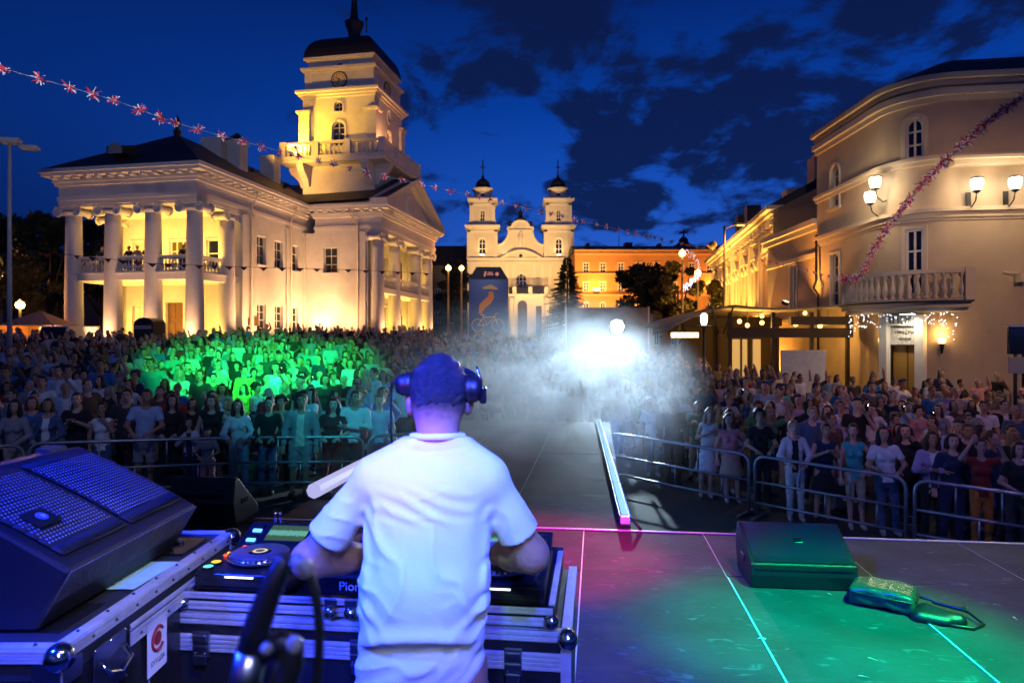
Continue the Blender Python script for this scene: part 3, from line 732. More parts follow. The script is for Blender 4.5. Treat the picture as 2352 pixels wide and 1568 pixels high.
# ------------------------------------------------------------------ church with two towers
def build_church():
    D = 118.0; k = .3125 * D / F
    root = empty('church', (1.47, D, CZ), 0, 'pale baroque church with twin domed towers and a curved gable', 'church')
    X = lambda c: (c - 690) * k
    Z = lambda c: (1517 - c) * k
    M_ch = mat('pale_yellow_plaster', (0.76, 0.69, 0.54), .85, var=.08, scale=.6)
    M_tr = mat('white_church_trim', (0.80, 0.75, 0.64), .8)
    M_dk = mat('dark_church_copper', (0.02, 0.018, 0.018), .5)
    mats = [M_frame, M_glass, M_tr]
    gz = Z(1500) - 2.0
    # main front
    holes = [arch(X(655), X(735), Z(1130), Z(1015), 10, 1.0), arch(X(668), X(735), Z(1370), Z(1225), 10)]
    facade('front_wall', root, M_ch, (0, 0, 0), 0, rect(X(300), X(1078), gz, Z(905)), holes[:1], .5)
    window(root, (0, 0, 0), 0, holes[0], .4, 3, 4, mats, bar=.16, trim=.25)
    MB().bx(X(300), X(1078), .6, 34, gz, Z(905)).build('nave', M_ch, root)
    r = MB(); r.add([(X(300), .5, Z(905)), (X(1078), .5, Z(905)), (X(690), .5, Z(820)), (X(300), 34, Z(905)), (X(1078), 34, Z(905)), (X(690), 34, Z(820))], [(0, 1, 2), (0, 2, 5, 3), (1, 4, 5, 2), (3, 5, 4)])
    r.build('roof', M_dk, root)
    b = MB(); b.bx(X(295), X(1084), -.35, 1, Z(912), Z(903)); b.bx(X(297), X(1082), -.2, 1, Z(945), Z(930)); b.build('cornice', M_tr, root)
    for c in (330, 480, 590, 640, 790, 850, 905, 1040):
        MB().bx(X(c - 13), X(c + 13), -.3, .1, gz, Z(945)).build('pilaster', M_tr, root)
    # curved gable
    pts = [(X(525), Z(905)), (X(855), Z(905)), (X(862), Z(808))]
    for t in range(9):
        s = t / 8; pts.append((X(862 - 87 * math.sin(s * PI / 2)), Z(808 - 118 * (1 - math.cos(s * PI / 2)) )))
    pts += [(X(783), Z(690)), (X(783), Z(678)), (X(755), Z(674))]
    for t in range(1, 8):
        a = PI * t / 8; pts.append((X(690 + 65 * math.cos(a)), Z(674 - 48 * math.sin(a))))
    pts += [(X(625), Z(674)), (X(597), Z(678)), (X(597), Z(690))]
    for t in range(9):
        s = 1 - t / 8; pts.append((X(518 + 87 * math.sin(s * PI / 2)), Z(808 - 118 * (1 - math.cos(s * PI / 2)))))
    g = MB(); g.prism_y(pts, .2, 1.4); g.build('gable', M_ch, root)
    b = MB()
    for t in range(10, len(pts) - 1):
        pass
    b.tube([(x, .15, z) for x, z in pts[2:]], .22, 6); b.build('gable_coping', M_tr, root)
    MB().bx(X(600), X(780), -.05, .3, Z(705), Z(695)).build('cornice', M_tr, root)
    window(root, (0, .18, 0), 0, arch(X(668), X(712), Z(820), Z(742), 8), .0, 2, 1, mats, 'niche', bar=.35, trim=.2)
    MB().lathe([(.35, 0), (.3, .8), (.4, 1.4), (.28, 1.9), (.2, 2.2), (.22, 2.5), (.1, 2.7)], 8, (X(690), .0, Z(818))).build('statue', M_tr, root)
    b = MB(); b.lathe([(.9, Z(626)), (1.0, Z(612)), (.7, Z(605)), (.38, Z(600)), (.42, Z(560)), (.2, Z(548)), (.06, Z(545)), (.05, Z(485))], 10, (X(690), .8, 0)); b.box(X(690), .8, Z(505), .8, .08, .1); b.build('gable_finial', M_dk, root)
    for c in (615, 765): MB().lathe([(.3, Z(676)), (.45, Z(660)), (.2, Z(650)), (.4, Z(640)), (.05, Z(628))], 8, (X(c), .6, 0)).build('urn', M_dk, root)
    # segmental pediment over the middle
    seg = [(X(545 + 295 * i / 14), Z(905 - 75 * math.sin(PI * (.08 + .84 * i / 14)) + 75 * math.sin(PI * .08))) for i in range(15)]
    MB().prism_y(seg, -.15, .3).build('pediment', M_ch, root)
    MB().tube([(x, -.25, z) for x, z in seg], .26, 6).build('pediment_coping', M_tr, root)
    window(root, (0, -.17, 0), 0, rect(X(672), X(712), Z(908), Z(870)), .0, 1, 1, mats, bar=.2, trim=.15)
    # towers
    for (a0, a1, b0, b1, c0, c1, d0, d1) in ((300, 518, 322, 502, 345, 480, 362, 467), (865, 1080, 885, 1070, 908, 1045, 920, 1030)):
        t = empty('bell_tower', (X((a0 + a1) / 2), 2.6, 0), 0, parent=root)
        w1, w2, w3, w4 = [(q1 - q0) * k / 2 for q0, q1 in ((a0, a1), (b0, b1), (c0, c1), (d0, d1))]
        yb = 0.0
        for (w, z0, z1, lp, rows) in ((w1, Z(905), Z(680), arch(-.62, .62, Z(875), Z(757), 8), 3), (w2, Z(672), Z(480), arch(-.44, .44, Z(630), Z(545), 8), 3)):
            tb = MB(); tb.bx(-w, w, -w + .5, w, z0, z1); tb.build('tower_wall', M_ch, t)
            facade('tower_wall', t, M_ch, (0, -w, 0), 0, rect(-w, w, z0, z1), [lp], .45)
            tb = MB(); tb.bx(-w, -w + .02, -w, -w + .5, z0, z1); tb.bx(w - .02, w, -w, -w + .5, z0, z1); tb.build('tower_wall', M_ch, t)
            window(t, (0, -w, 0), 0, lp, .35, 2, rows, mats, bar=.14, trim=.22)
            for s in (-1, 1):
                MB().bx(s * w - s * .5, s * w + s * .08, -w - .12, -w + .4, z0, z1 - .3).build('corner_pilaster', M_tr, t)
            tb = MB(); tier(tb, -w, w, -w, w, [(z1 - .75, z1 - .4, .12), (z1 - .15, z1 + .15, .35), (z1 + .15, z1 + .4, .5)]); tb.build('cornice', M_tr, t)
        zb = Z(672)
        tb = MB(); tb.bx(-w2 - .25, w2 + .25, -w2 - .25, w2 + .25, Z(680) + .4, Z(640)); tb.build('plinth', M_tr, t)
        tb = MB(); tb.bx(-w3 - .35, w3 + .35, -w3 - .35, w3 + .35, Z(480) + .4, Z(452)); tb.build('plinth', M_tr, t)
        lp = arch(-.5, .5, Z(445), Z(418), 8)
        tb = MB(); n = 8
        tb.lathe([(w3, Z(452)), (w3, Z(392)), (w3 + .3, Z(388)), (w3 + .35, Z(376)), (w4, Z(374))], 16, smooth=False); tb.build('lantern', M_ch, t)
        window(t, (0, -w3 - .02, 0), 0, lp, .0, 1, 1, mats, bar=.1, trim=.15)
        for s in (-1, 1):
            MB().lathe([(.22, Z(668)), (.4, Z(650)), (.12, Z(640)), (.3, Z(632)), (.02, Z(620))], 8, (s * (w2 + .05), -w2, 0)).build('urn', M_tr, t)
            MB().lathe([(.18, Z(478)), (.36, Z(462)), (.1, Z(452)), (.25, Z(445)), (.02, Z(436))], 8, (s * (w3 + .35), -w3 - .2, 0)).build('urn', M_tr, t)
        h = Z(290) - Z(376)
        pr = [(w4, 0), (w4 * 1.04, h * .12), (w4 * 1.05, h * .3), (w4 * .98, h * .5), (w4 * .8, h * .68), (w4 * .5, h * .84), (w4 * .24, h * .95), (w4 * .18, h * 1.1), (w4 * .1, h * 1.3), (.10, h * 1.35), (.08, h * 2.6)]
        tb = MB(); tb.lathe([(r_, Z(376) + z_) for r_, z_ in pr], 16); tb.box(0, 0, Z(212), 1.0, .12, .14); tb.ball((0, 0, Z(205)), .2, 8); tb.build('dome', M_dk, t)
    # porch with balcony
    hp = [arch(X(668), X(735), gz, Z(1225), 10), rect(X(797), X(838), gz, Z(1265))]
    facade('porch', root, M_tr, (0, -4, 0), 0, rect(X(607), X(885), gz, Z(1185)), hp, .4)
    b = MB(); b.bx(X(607), X(607) + .02, -4, 0, gz, Z(1185)); b.bx(X(885) - .02, X(885), -4, 0, gz, Z(1185)); b.build('porch_side', M_tr, root)
    b = MB(); b.bx(X(600), X(908), -4.4, 0, Z(1195), Z(1180)); b.bx(X(603), X(900), -4.2, 0, Z(1205), Z(1195)); b.build('balcony', M_tr, root)
    for l in hp: window(root, (0, -4, 0), 0, l, .35, 2, 3, [mat('dark_church_door', (.06, .03, .015), .6), mat('dark_church_door2', (.05, .028, .015), .6), M_tr], 'door', bar=.12, trim=.15, sill=False)
    for c in (645, 757, 870): MB().bx(X(c - 14), X(c + 14), -4.2, -3.6, Z(1180), Z(1130)).build('pier', M_tr, root)
    b = MB()
    for c0, c1 in ((660, 742), (772, 856), (607, 630)):
        b.bx(X(c0), X(c1), -4.0, -3.94, Z(1133), Z(1130))
        for q in range(12): x = X(c0 + (c1 - c0) * q / 11); b.bx(x - .03, x + .03, -4.0, -3.94, Z(1180), Z(1133))
    b.build('railing', M_iron, root)
    for c in (625, 885 - 12):
        MB().lathe([(.45, gz), (.42, Z(1230)), (.6, Z(1205))], 14, (X(c), -4.1, 0)).build('column', M_tr, root)
    # floodlights on the forecourt and on the cornice
    G = 'floodlights round the church'
    W = lambda x, y, z: (1.47 + x, D + y, CZ + z)
    for c in (380, 560, 800, 980):
        floodlight(W(X(c) * 1.3, -24, gz + 1.0), W(X(c), 1, Z(720)), 13500, (1, .58, .21), 'floodlight on the church forecourt', G, angle=64, size=.4)
    for c in (408, 972):
        floodlight(W(X(c), -.2, Z(900)), W(X(c), .8, Z(600)), 650, (1, .56, .18), 'floodlight on the church cornice below a tower', G, angle=130)
    floodlight(W(X(690) - 3, -.1, Z(900)), W(X(690), .6, Z(640)), 500, (1, .68, .32), 'floodlight on the church cornice below the gable', G, angle=140)
    floodlight(W(X(690), -6.5, gz + 1.0), W(X(700), -3, Z(1150)), 450, (1, .62, .26), 'floodlight before the church porch', G, angle=120)
build_church()

# ------------------------------------------------------------------ orange block to the right of the church
def build_block():
    D = 108.0; k = .3125 * D / F
    X = lambda c: (c - 690) * k + 1.35
    Z = lambda c: (1517 - c) * k
    M_or = mat('orange_plaster', (0.60, 0.26, 0.07), .85, var=.15, scale=.5)
    M_tr = mat('orange_trim', (0.68, 0.36, 0.14), .8)
    root = empty('orange_building', (0, D, CZ), 0, 'long orange plastered block with a black roof beside the church', 'building')
    gz = Z(1500) - 2; mats = [M_frame, M_glass, M_tr]
    hs = []
    for c in (1172, 1295, 1428, 1560, 1690, 1820, 1950, 2080): hs += [rect(X(c - 22), X(c + 22), Z(1012), Z(938)), rect(X(c - 22), X(c + 22), Z(1150), Z(1080)), arch(X(c - 20), X(c + 20), gz + 1, Z(1225), 6)]
    facade('front_wall', root, M_or, (0, 0, 0), 0, rect(X(1090), X(2250), gz, Z(850)), hs, .4)
    for h in hs: window(root, (0, 0, 0), 0, h, .15, 2, 3, mats, bar=.13, trim=.16)
    MB().bx(X(1090), X(2250), .55, 14, gz, Z(850)).build('body', M_or, root)
    b = MB(); b.bx(X(1085), X(2255), -.6, .6, Z(858), Z(846)); b.bx(X(1088), X(2252), -.3, .5, Z(880), Z(868)); b.bx(X(1090), X(2250), -.25, .3, Z(1022), Z(1016)); b.bx(X(1090), X(2250), -.5, .3, Z(1182), Z(1172)); b.build('cornice', M_tr, root)
    r = MB(); r.prism_x([(-.8, Z(846)), (14.8, Z(846)), (7, Z(785)), (5, Z(785))], X(1080), X(2260)); rf = r.build('roof', M_roof, root)
    for c, w, z in ((1205, 14, 768), (1518, 28, 762), (1755, 12, 770)): MB().bx(X(c - w), X(c + w), 4, 6, Z(800), Z(z)).build('chimney', M_roof, rf)
    MB().tube([(X(1450), 5, Z(790)), (X(1450), 5, Z(700))], .05, 5).build('mast', M_iron, rf)
    for c in (1240, 2095):
        l = empty('wall_lamp', (X(c), D - 1.2, CZ + Z(1160)), 0, 'glowing amber uplight on the orange block ' + ('beside the church' if c < 1500 else 'behind the trees'), 'lamp')
        b = MB(); b.box(0, .6, 0, .1, 1.2, .1); b.box(0, 0, .0, 1.0, .5, .3); b.build('bracket', M_iron, l)
        MB().ball((0, 0, .45), .42, 12, sq=(1.5, .8, .8)).build('bulb', emat('amber_lamp', (1, .52, .10), 9), l)
        light('lamp', 'POINT', (0, -.5, 1.3), 900, AMBER, l, size=.3)
    G = 'uplights along the orange block'
    for c in (1150, 1400, 1660, 1900):
        floodlight((X(c), D - 6, CZ + gz + 2.2), (X(c), D, CZ + Z(950)), 5200, (1, .5, .12), 'uplight on the pavement before the orange block', G, angle=110)
build_block()

def build_back_houses():
    # dark block seen past the pedimented portico and the cupola behind the orange roof
    D = 135.0
    M_d = mat('dim_grey_plaster', (.16, .14, .13), .9, var=.2, scale=.4)
    o = empty('far_house', (0, 0, 0), 0, 'dark unlit house with a low roof between town hall and church', 'house')
    a, b_ = px(985, 700, D), px(1072, 700, D)
    hs = [rect(a[0] + 1.2 + 2.6 * i, a[0] + 2.3 + 2.6 * i, CZ + 8 - 4.4 * j, CZ + 10.4 - 4.4 * j) for i in range(3) for j in range(2)]
    facade('wall', o, M_d, (0, D, 0), 0, rect(a[0] - 6, b_[0] + 1, 0, CZ + 15.0), hs, .3)
    for h in hs: window(o, (0, D, 0), 0, h, .2, 2, 2, [M_frame, M_glass, M_d], bar=.12)
    MB().bx(a[0] - 6, b_[0] + 1, D + .4, D + 14, 0, CZ + 15.0).build('body', M_d, o)
    MB().prism_x([(D - .6, CZ + 15), (D + 14.6, CZ + 15), (D + 12, CZ + 19.3), (D + 3, CZ + 19.3)], a[0] - 7, b_[0] + 1.5).build('roof', M_roof, o)
    D = 150.0
    c = px(1578, 560, D); o = empty('church_cupola', (c[0], D, CZ), 0, 'dark cupola topped by a cross behind the orange roof', 'cupola')
    z = lambda v: (HV - v) / F * D
    MB().bx(-4, 4, 0, 8, -3, z(566)).build('drum', M_roof, o)
    MB().lathe([(3.0, z(566)), (2.6, z(561)), (1.6, z(556)), (1.0, z(550)), (1.1, z(546)), (.7, z(541)), (.2, z(537)), (.12, z(522))], 12, (0, 3, 0)).build('dome', M_roof, o)
    b = MB(); b.box(0, 3, z(528), 1.9, .25, .28); b.box(0, 3, z(532), .22, .22, 2.2); b.build('cross', M_iron, o)
    # lit houses glimpsed through the trees on the far left
    M_w = emat('lit_white_screen', (.72, .86, 1.0), 2.2)
    o = empty('lit_office', (0, 0, 0), 0, 'office block with blue-white lit windows behind the left trees', 'building')
    D = 95.0
    x0, x1 = px(-60, 0, D)[0], px(140, 0, D)[0]
    MB().bx(x0, x1, D, D + 12, 0, CZ + 13).build('wall', mat('office_grey', (.12, .11, .10), .9), o)
    for (v0, v1, y0, y1) in ((96, 134, 586, 612), (96, 132, 664, 699), (112, 122, 640, 648), (136, 143, 690, 706), (20, 60, 590, 606), (20, 44, 660, 690)):
        a, c2 = px(v0, y1, D - .1), px(v1, y0, D - .1)
        f = MB().bx(a[0] - .15, c2[0] + .15, D - .12, D + .1, a[2] - .15, c2[2] + .15).build('window', M_frame, o)
        n = max(2, int((c2[0] - a[0]) / .9))
        for q in range(n):
            w = (c2[0] - a[0]) / n
            MB().bx(a[0] + w * q + .05, a[0] + w * (q + 1) - .05, D - .16, D - .125, a[2], c2[2]).build('pane', M_w if v0 > 80 else emat('lit_amber_window', (1, .5, .1), 1.5), f)
build_back_houses()

# ------------------------------------------------------------------ right: rounded corner building
M_tan = mat('tan_plaster', (0.50, 0.39, 0.27), .85, var=.2, scale=.5, bump=.1, bscale=30)
M_tant = mat('tan_trim', (0.60, 0.50, 0.38), .8, var=.05, scale=2)
def build_corner():
    # plan: street wall, rounded corner, front wall (world coordinates relative to the root)
    root = empty('corner_building', (0, 0, CZ), 0, 'tan three-storey corner building with a rounded end and balcony', 'building')
    zt, gz = 9.75, -3.2
    pF = Vector((16.15, 25.0)); fa = -R(8)                    # front face starts here, runs right
    fd = Vector((math.cos(fa), math.sin(fa))); fn = Vector((-fd.y, fd.x))
    Rr = 1.95; cen = pF + fn * Rr
    a1 = PI                                                   # arc from facing the street to facing front
    a0 = math.atan2(-fn.y, -fn.x)
    if a0 < 0: a0 += 2 * PI
    NA = 14
    def arcpts(r, n=NA): return [(cen.x + r * math.cos(a1 + (a0 - a1) * i / n), cen.y + r * math.sin(a1 + (a0 - a1) * i / n)) for i in range(n + 1)]
    sx = cen.x - Rr
    street_end = 32.4
    def outline(o):                                            # closed plan offset outwards by o
        far = pF + fd * 12 - fn * o
        return [(sx - o, street_end)] + arcpts(Rr + o) + [(far.x, far.y), (far.x + 1, street_end)]
    def ring(name, z0, z1, o, mt=M_tant): MB().prism(outline(o), z0, z1, smooth=False).build(name, mt, root)
    # openings: street wall (u runs towards the camera) and front wall
    st_h = [arch(1.4, 2.2, 6.0, 7.9, 8), rect(1.4, 2.2, 1.6, 3.9)]
    facade('street_wall', root, M_tan, (sx, street_end, 0), -PI / 2, rect(0, street_end - cen.y, gz, zt), st_h, .25)
    window(root, (sx, street_end, 0), -PI / 2, st_h[0], .2, 2, 4, [M_frame, M_glass, M_tant], bar=.06, trim=.12)
    window(root, (sx, street_end, 0), -PI / 2, st_h[1], .2, 2, 4, [M_frame, M_glass, M_tant], bar=.06, trim=.12)
    fr_h = [arch(3.6, 4.5, 6.9, 8.4, 8), rect(2.75, 3.6, 1.9, 4.2), rect(2.3, 4.4, gz + .02, .6)]
    facade('front_wall', root, M_tan, (pF.x, pF.y, 0), fa, rect(0, 12, gz, zt), fr_h, .25)
    window(root, (pF.x, pF.y, 0), fa, fr_h[0], .2, 2, 4, [M_frame, M_glass, M_tant], bar=.06, trim=.14)
    window(root, (pF.x, pF.y, 0), fa, fr_h[1], .2, 2, 3, [M_frame, M_glass, M_tant], bar=.06, trim=.12)
    window(root, (pF.x, pF.y, 0), fa, fr_h[2], .2, 2, 2, [M_black, M_glass, M_tant], 'shop_window', bar=.06, sill=False)
    # rounded wall with a window on each floor and the door below; built as facets with gaps
    n = NA * 2; pts = [(cen.x + Rr * math.cos(a1 + (a0 - a1) * i / n), cen.y + Rr * math.sin(a1 + (a0 - a1) * i / n)) for i in range(n + 1)]
    wi0, wi1 = int(n * .44), int(n * .68)
    b = MB()
    def col(i, z0, z1): b.add([(*pts[i], z0), (*pts[i + 1], z0), (*pts[i + 1], z1), (*pts[i], z1)], [(0, 1, 2, 3)], 0, True)
    di0, di1 = int(n * .22), int(n * .64)
    for i in range(n):
        ops = []
        if wi0 <= i < wi1: ops += [(1.75, 4.2), (6.85, 8.35)]
        if di0 <= i < di1: ops += [(gz, 1.0)]
        z = gz
        for (o0, o1) in sorted(ops):
            if o0 > z: col(i, z, o0)
            z = o1
        col(i, z, zt)
    b.build('rounded_wall', M_tan, root)
    def chord(i0, i1): 
        p, q = Vector(pts[i0]), Vector(pts[i1]); d = q - p; return p, math.atan2(d.y, d.x), d.length
    p, an, L = chord(wi0, wi1)
    fm = [M_frame, M_glass, M_tant]
    window(root, (p.x, p.y, 0), an, rect(.05, L - .05, 1.75, 4.2), .10, 2, 3, fm, bar=.08, trim=.13)
    window(root, (p.x, p.y, 0), an, arch(.05, L - .05, 6.85, 8.35, 10), .10, 2, 3, fm, bar=.08, trim=.16)
    bb = MB(); N2 = Vector((-math.sin(an), math.cos(an)))     # spandrels beside the round head
    ah = arch(.05, L - .05, 6.85, 8.35, 10)
    for sgn, us in ((0, [q for q in ah[2:] if q[0] >= L / 2]), (1, [q for q in ah[2:] if q[0] <= L / 2])):
        corner = (L, 8.35) if sgn == 0 else (0, 8.35)
        for q in range(len(us) - 1):
            vs = [(p.x + math.cos(an) * u, p.y + math.sin(an) * u, z_) for u, z_ in (us[q], us[q + 1], corner)]
            bb.add(vs, [(0, 1, 2)])
    bb.build('arch_spandrel', M_tan, root)
    # door and its bright surround under the balcony
    p, an, L = chord(di0, di1); dw = L
    q = lambda u, dd=0.0: (p.x + math.cos(an) * u - math.sin(an) * dd, p.y + math.sin(an) * u + math.cos(an) * dd)
    M_bright = mat('white_door_surround', (.8, .78, .72), .6)
    d = MB()
    for u in (-.12, dw + .12): x, y = q(u, -.12); d.box(x, y, (gz + 1.0) / 2, .30, .3, -gz + 1.0, rz=an)
    d.build('door_surround', M_bright, root)
    x, y = q(dw / 2, .35); M_int = mat('amber_interior', (.55, .30, .08), .8)
    d = MB(); d.box(x, y, (gz + 1.0) / 2, dw, .06, -gz + 1.0, rz=an); dr = d.build('doorway', mat('dark_doorway', (.05, .03, .015), .5), root)
    for s in (-.28, .28):
        x, y = q(dw / 2 + s, .30); MB().box(x, y, gz + 1.55, .5, .05, 3.0, rz=an).build('door_leaf', mat('amber_door_glass', (.4, .22, .05), .25), root)
    x, y = q(dw / 2, .1); sg = MB().box(x, y, .22, dw, .05, .68, rz=an).build('sign_panel', mat('speckled_white_sign', (.75, .73, .68), .6, var=.5, scale=14), root)
    x, y = q(dw / 2, .065); text(root, 'ПИЦЦЕРІА', .15, (x, y, .34), (PI / 2, 0, an), M_black, ext=.01, sx=.9)
    text(root, 'ЛІТЕРАН', .13, (x, y, .08), (PI / 2, 0, an), M_black, ext=.01, sx=.8)
    x, y = q(dw / 2, -.02); MB().box(x, y, .80, dw + .25, .06, .42, rz=an).build('sign_board', M_bright, root)
    x, y = q(dw / 2, -.056); text(root, 'ЯІІ Ц Ж НІ', .34, (x, y, .80), (PI / 2, 0, an), M_black, ext=.012, sx=.82)
    # string courses, attic and cornice
    ring('string_course', 4.55, 4.75, .10); ring('string_course', 4.75, 4.9, .22)
    ring('string_course', 2.7 + 1.75, 4.545, .04)
    ring('cornice', 8.78, 8.98, .12); ring('cornice', 8.98, 9.22, .26); ring('string_course', 6.52, 6.68, .10); ring('string_course', 6.68, 6.82, .2); ring('cornice', 9.35, 9.55, .15); ring('cornice', 9.55, 9.75, .34)
    # roof
    o = outline(.36); r = MB(); c = Vector((21.5, 31.0)); nn = len(o)
    r.add([(x, y, 9.751) for x, y in o] + [(cen.x + (x - cen.x) * .3 + 1.6, cen.y + (y - cen.y) * .3 + 1.2, 11.3) for x, y in o], [(i, (i + 1) % nn, nn + (i + 1) % nn, nn + i) for i in range(nn)] + [tuple(range(nn, 2 * nn))])
    r.build('roof', M_roof, root)
    MB().box(15.6, 31.6, 9.9, .7, .7, 1.4).build('chimney', M_tan, root)
    # balcony on the rounded corner
    def band(r0, r1, e0, e1, z0, z1, name, mt=M_tant, nseg=22):
        b = MB(); A0, A1 = a1 + (a0 - a1) * e0, a1 + (a0 - a1) * e1
        vs = []
        for i in range(nseg + 1):
            a = A0 + (A1 - A0) * i / nseg
            for rr in (r0, r1):
                for z in (z0, z1): vs.append((cen.x + rr * math.cos(a), cen.y + rr * math.sin(a), z))
        fs = []
        for i in range(nseg):
            o_ = i * 4; fs += [(o_, o_ + 4, o_ + 5, o_ + 1), (o_ + 2, o_ + 3, o_ + 7, o_ + 6), (o_ + 1, o_ + 5, o_ + 7, o_ + 3), (o_, o_ + 2, o_ + 6, o_ + 4)]
        fs += [(0, 1, 3, 2), (nseg * 4, nseg * 4 + 2, nseg * 4 + 3, nseg * 4 + 1)]
        b.add(vs, fs); return b.build(name, mt, root)
    E0, E1 = -.24, 1.02
    z0 = (HV - 690) / F * 24.2; z1 = (HV - 617) / F * 24.0
    band(Rr - .05, Rr + 1.15, E0, E1, z0 - .22, z0 - .04, 'balcony_slab'); band(Rr - .05, Rr + 1.3, E0, E1, z0 - .04, z0 + .02, 'balcony_flashing', M_black)
    band(Rr - .05, Rr + .95, E0, E1, z0 - .36, z0 - .22, 'balcony_slab')
    band(Rr + .88, Rr + 1.12, E0, E1, z1 - .12, z1 + .03, 'balcony_rail'); band(Rr + .90, Rr + 1.08, E0, E1, z0 + .02, z0 + .09, 'balcony_rail')
    bl = baluster_mesh(z1 - z0 - .2, .105, M_tant)
    nb = 19
    for i in range(nb):
        a = a1 + (a0 - a1) * (E0 + .03 + (E1 - .09 - E0) * i / (nb - 1)); shared('baluster', bl, root, (cen.x + (Rr + .99) * math.cos(a), cen.y + (Rr + .99) * math.sin(a), z0 + .085))
    for e in (E0, E1 - .01):
        a = a1 + (a0 - a1) * e; MB().box(cen.x + (Rr + .99) * math.cos(a), cen.y + (Rr + .99) * math.sin(a), (z0 + z1) / 2 + .04, .34, .34, z1 - z0 + .05, rz=a).build('balcony_post', M_tant, root)
    # fairy lights under the slab
    M_led = emat('fairy_light_glow', (.75, .88, 1.0), 5)
    b = MB(); rnd = random.Random(4)
    for i in range(110):
        e = rnd.uniform(-.05, .92); a = a1 + (a0 - a1) * e; rr = Rr + 1.1
        drop = (.25 + .75 * (1 if e < .15 or e > .85 else .35)) * rnd.random()
        b.ball((cen.x + rr * math.cos(a), cen.y + rr * math.sin(a), z0 - .4 - drop), .016, 6)
    o = b.build('fairy_lights', M_led, None, loc=(0, 0, CZ)); tag(o, 'tiny bluish fairy lights hanging below the rounded balcony', 'fairy lights', kind='stuff')
    # light band of the canopy over the upper lamps (lit cornice shelf)
    # cube lanterns on the wall
    def lantern(loc, face, label, e=190):
        l = empty('wall_lantern', (loc[0], loc[1], CZ + loc[2]), face, label, 'lamp', 'lanterns on the corner building')
        b = MB(); b.tube([(0, .55, -.65), (0, .35, -.72), (0, .08, -.55), (0, 0, -.28)], .025, 6); b.box(0, .58, -.55, .16, .05, .8); b.lathe([(.05, -.3), (.13, -.24), (.16, -.2)], 8); b.build('bracket', M_black, l)
        MB().lathe([(.15, -.19), (.21, .0), (.21, .16), (.19, .2)], 8, smooth=False).build('glass_shade', emat('white_lantern_glow', (1.0, .86, .62), 11), l)
        MB().lathe([(.24, .21), (.2, .26), (.03, .3)], 8, smooth=False).build('lamp_cap', M_black, l)
        light('lamp', 'POINT', (0, -.32, .02), e * .6, (1, .76, .46), l, size=.2)
    zl = (HV - 415) / F * 24.2
    def onfront(u, dd): v = pF + fd * u - fn * dd; return (v.x, v.y)
    lantern((*onfront(.5, .62), zl - .1), fa, 'bright box lantern on the front wall nearer the rounded corner')
    lantern((*onfront(1.75, .62), zl - .1), fa, 'bright box lantern on the front wall beyond the first one')
    a = a1 + (a0 - a1) * .1
    lantern((cen.x + (Rr + .55) * math.cos(a), cen.y + (Rr + .55) * math.sin(a), (HV - 450) / F * 26.3), a + PI / 2, 'bright box lantern on the street side above the balcony', 260)
    a = a1 + (a0 - a1) * .16
    lantern((cen.x + (Rr + .5) * math.cos(a), cen.y + (Rr + .5) * math.sin(a), (HV - 418) / F * 26.3), a + PI / 2, 'bright box lantern close under the string course at the corner', 200)
    # shelf that catches their light
    for (u0, u1) in ((-.2, 6.0),):
        v = pF + fd * ((u0 + u1) / 2) - fn * .25
        b = MB(); b.box(v.x, v.y, 6.42, u1 - u0, .6, .16, rz=fa); b.box(v.x - fn.x * .1, v.y - fn.y * .1, 6.56, u1 - u0 + .2, .8, .1, rz=fa); b.build('hood', M_tant, root)
    # sconces by the door
    for e, lab in ((.13, 'small amber sconce on the far side of the restaurant door'), (.86, 'small amber sconce on the near side of the restaurant door')):
        a = a1 + (a0 - a1) * e
        l = empty('wall_sconce', (cen.x + (Rr + .12) * math.cos(a), cen.y + (Rr + .12) * math.sin(a), CZ + .0), a + PI / 2, lab, 'lamp', 'sconces by the restaurant door')
        b = MB(); b.lathe([(.02, -.45), (.07, -.2), (.1, -.08)], 8); b.box(0, .08, -.1, .1, .1, .2); b.build('holder', M_iron, l)
        MB().lathe([(.09, -.07), (.13, .0), (.13, .12)], 10).build('shade', emat('amber_sconce', (1, .62, .2), 7), l)
        light('lamp', 'POINT', (0, -.12, .3), 26, (1, .55, .16), l, size=.08)
    # recessed white door lamps under the balcony
    a = a1 + (a0 - a1) * .53
    l = empty('door_lamp', (cen.x + (Rr + .55) * math.cos(a), cen.y + (Rr + .55) * math.sin(a), CZ + z0 - .42), a + PI / 2, 'flat white lamp under the balcony over the restaurant door', 'lamp')
    MB().box(0, 0, .03, .5, .2, .06).build('housing', M_black, l); MB().box(0, 0, -.012, .46, .16, .02).build('lens', emat('white_door_lamp', (1, .9, .7), 8), l)
    light('lamp', 'SPOT', (0, 0, -.05), 130, (1, .82, .55), l, target=None, size=.1, angle=165, blend=.6)
    # camera box on the wall, drainpipe, bus-stop style sign post
    v = onfront(2.2, .2); b = MB(); b.box(v[0], v[1], 2.3, .3, .3, .34); b.tube([(v[0] - .15, v[1], 2.45), (v[0] - .5, v[1] + .2, 2.5)], .03, 6); b.build('wall_camera', M_tant, root)
    MB().tube([(sx - .12, 32.2, 5.0), (sx - .12, 32.2, 2.9), (sx - .3, 32.1, 2.5), (sx - .12, 32.0, 2.2), (sx - .12, 32.0, gz)], .06, 8).build('drainpipe', M_black, root)
    v = px(2332, 800, 17.5); g = ground_z(v[0], 17.5)
    s = empty('sign_post', (v[0], 17.5, g), 0, 'dark square information post with a grey plate at the right edge', 'sign')
    MB().tube([(0, 0, 0), (0, 0, 3.4)], .045, 8).build('post', M_black, s)
    MB().box(0, -.03, 3.05, .42, .10, .70).build('panel', M_glass, s, bevel=.02); MB().box(0, -.03, 3.43, .46, .14, .06).build('frame', M_alu, s)
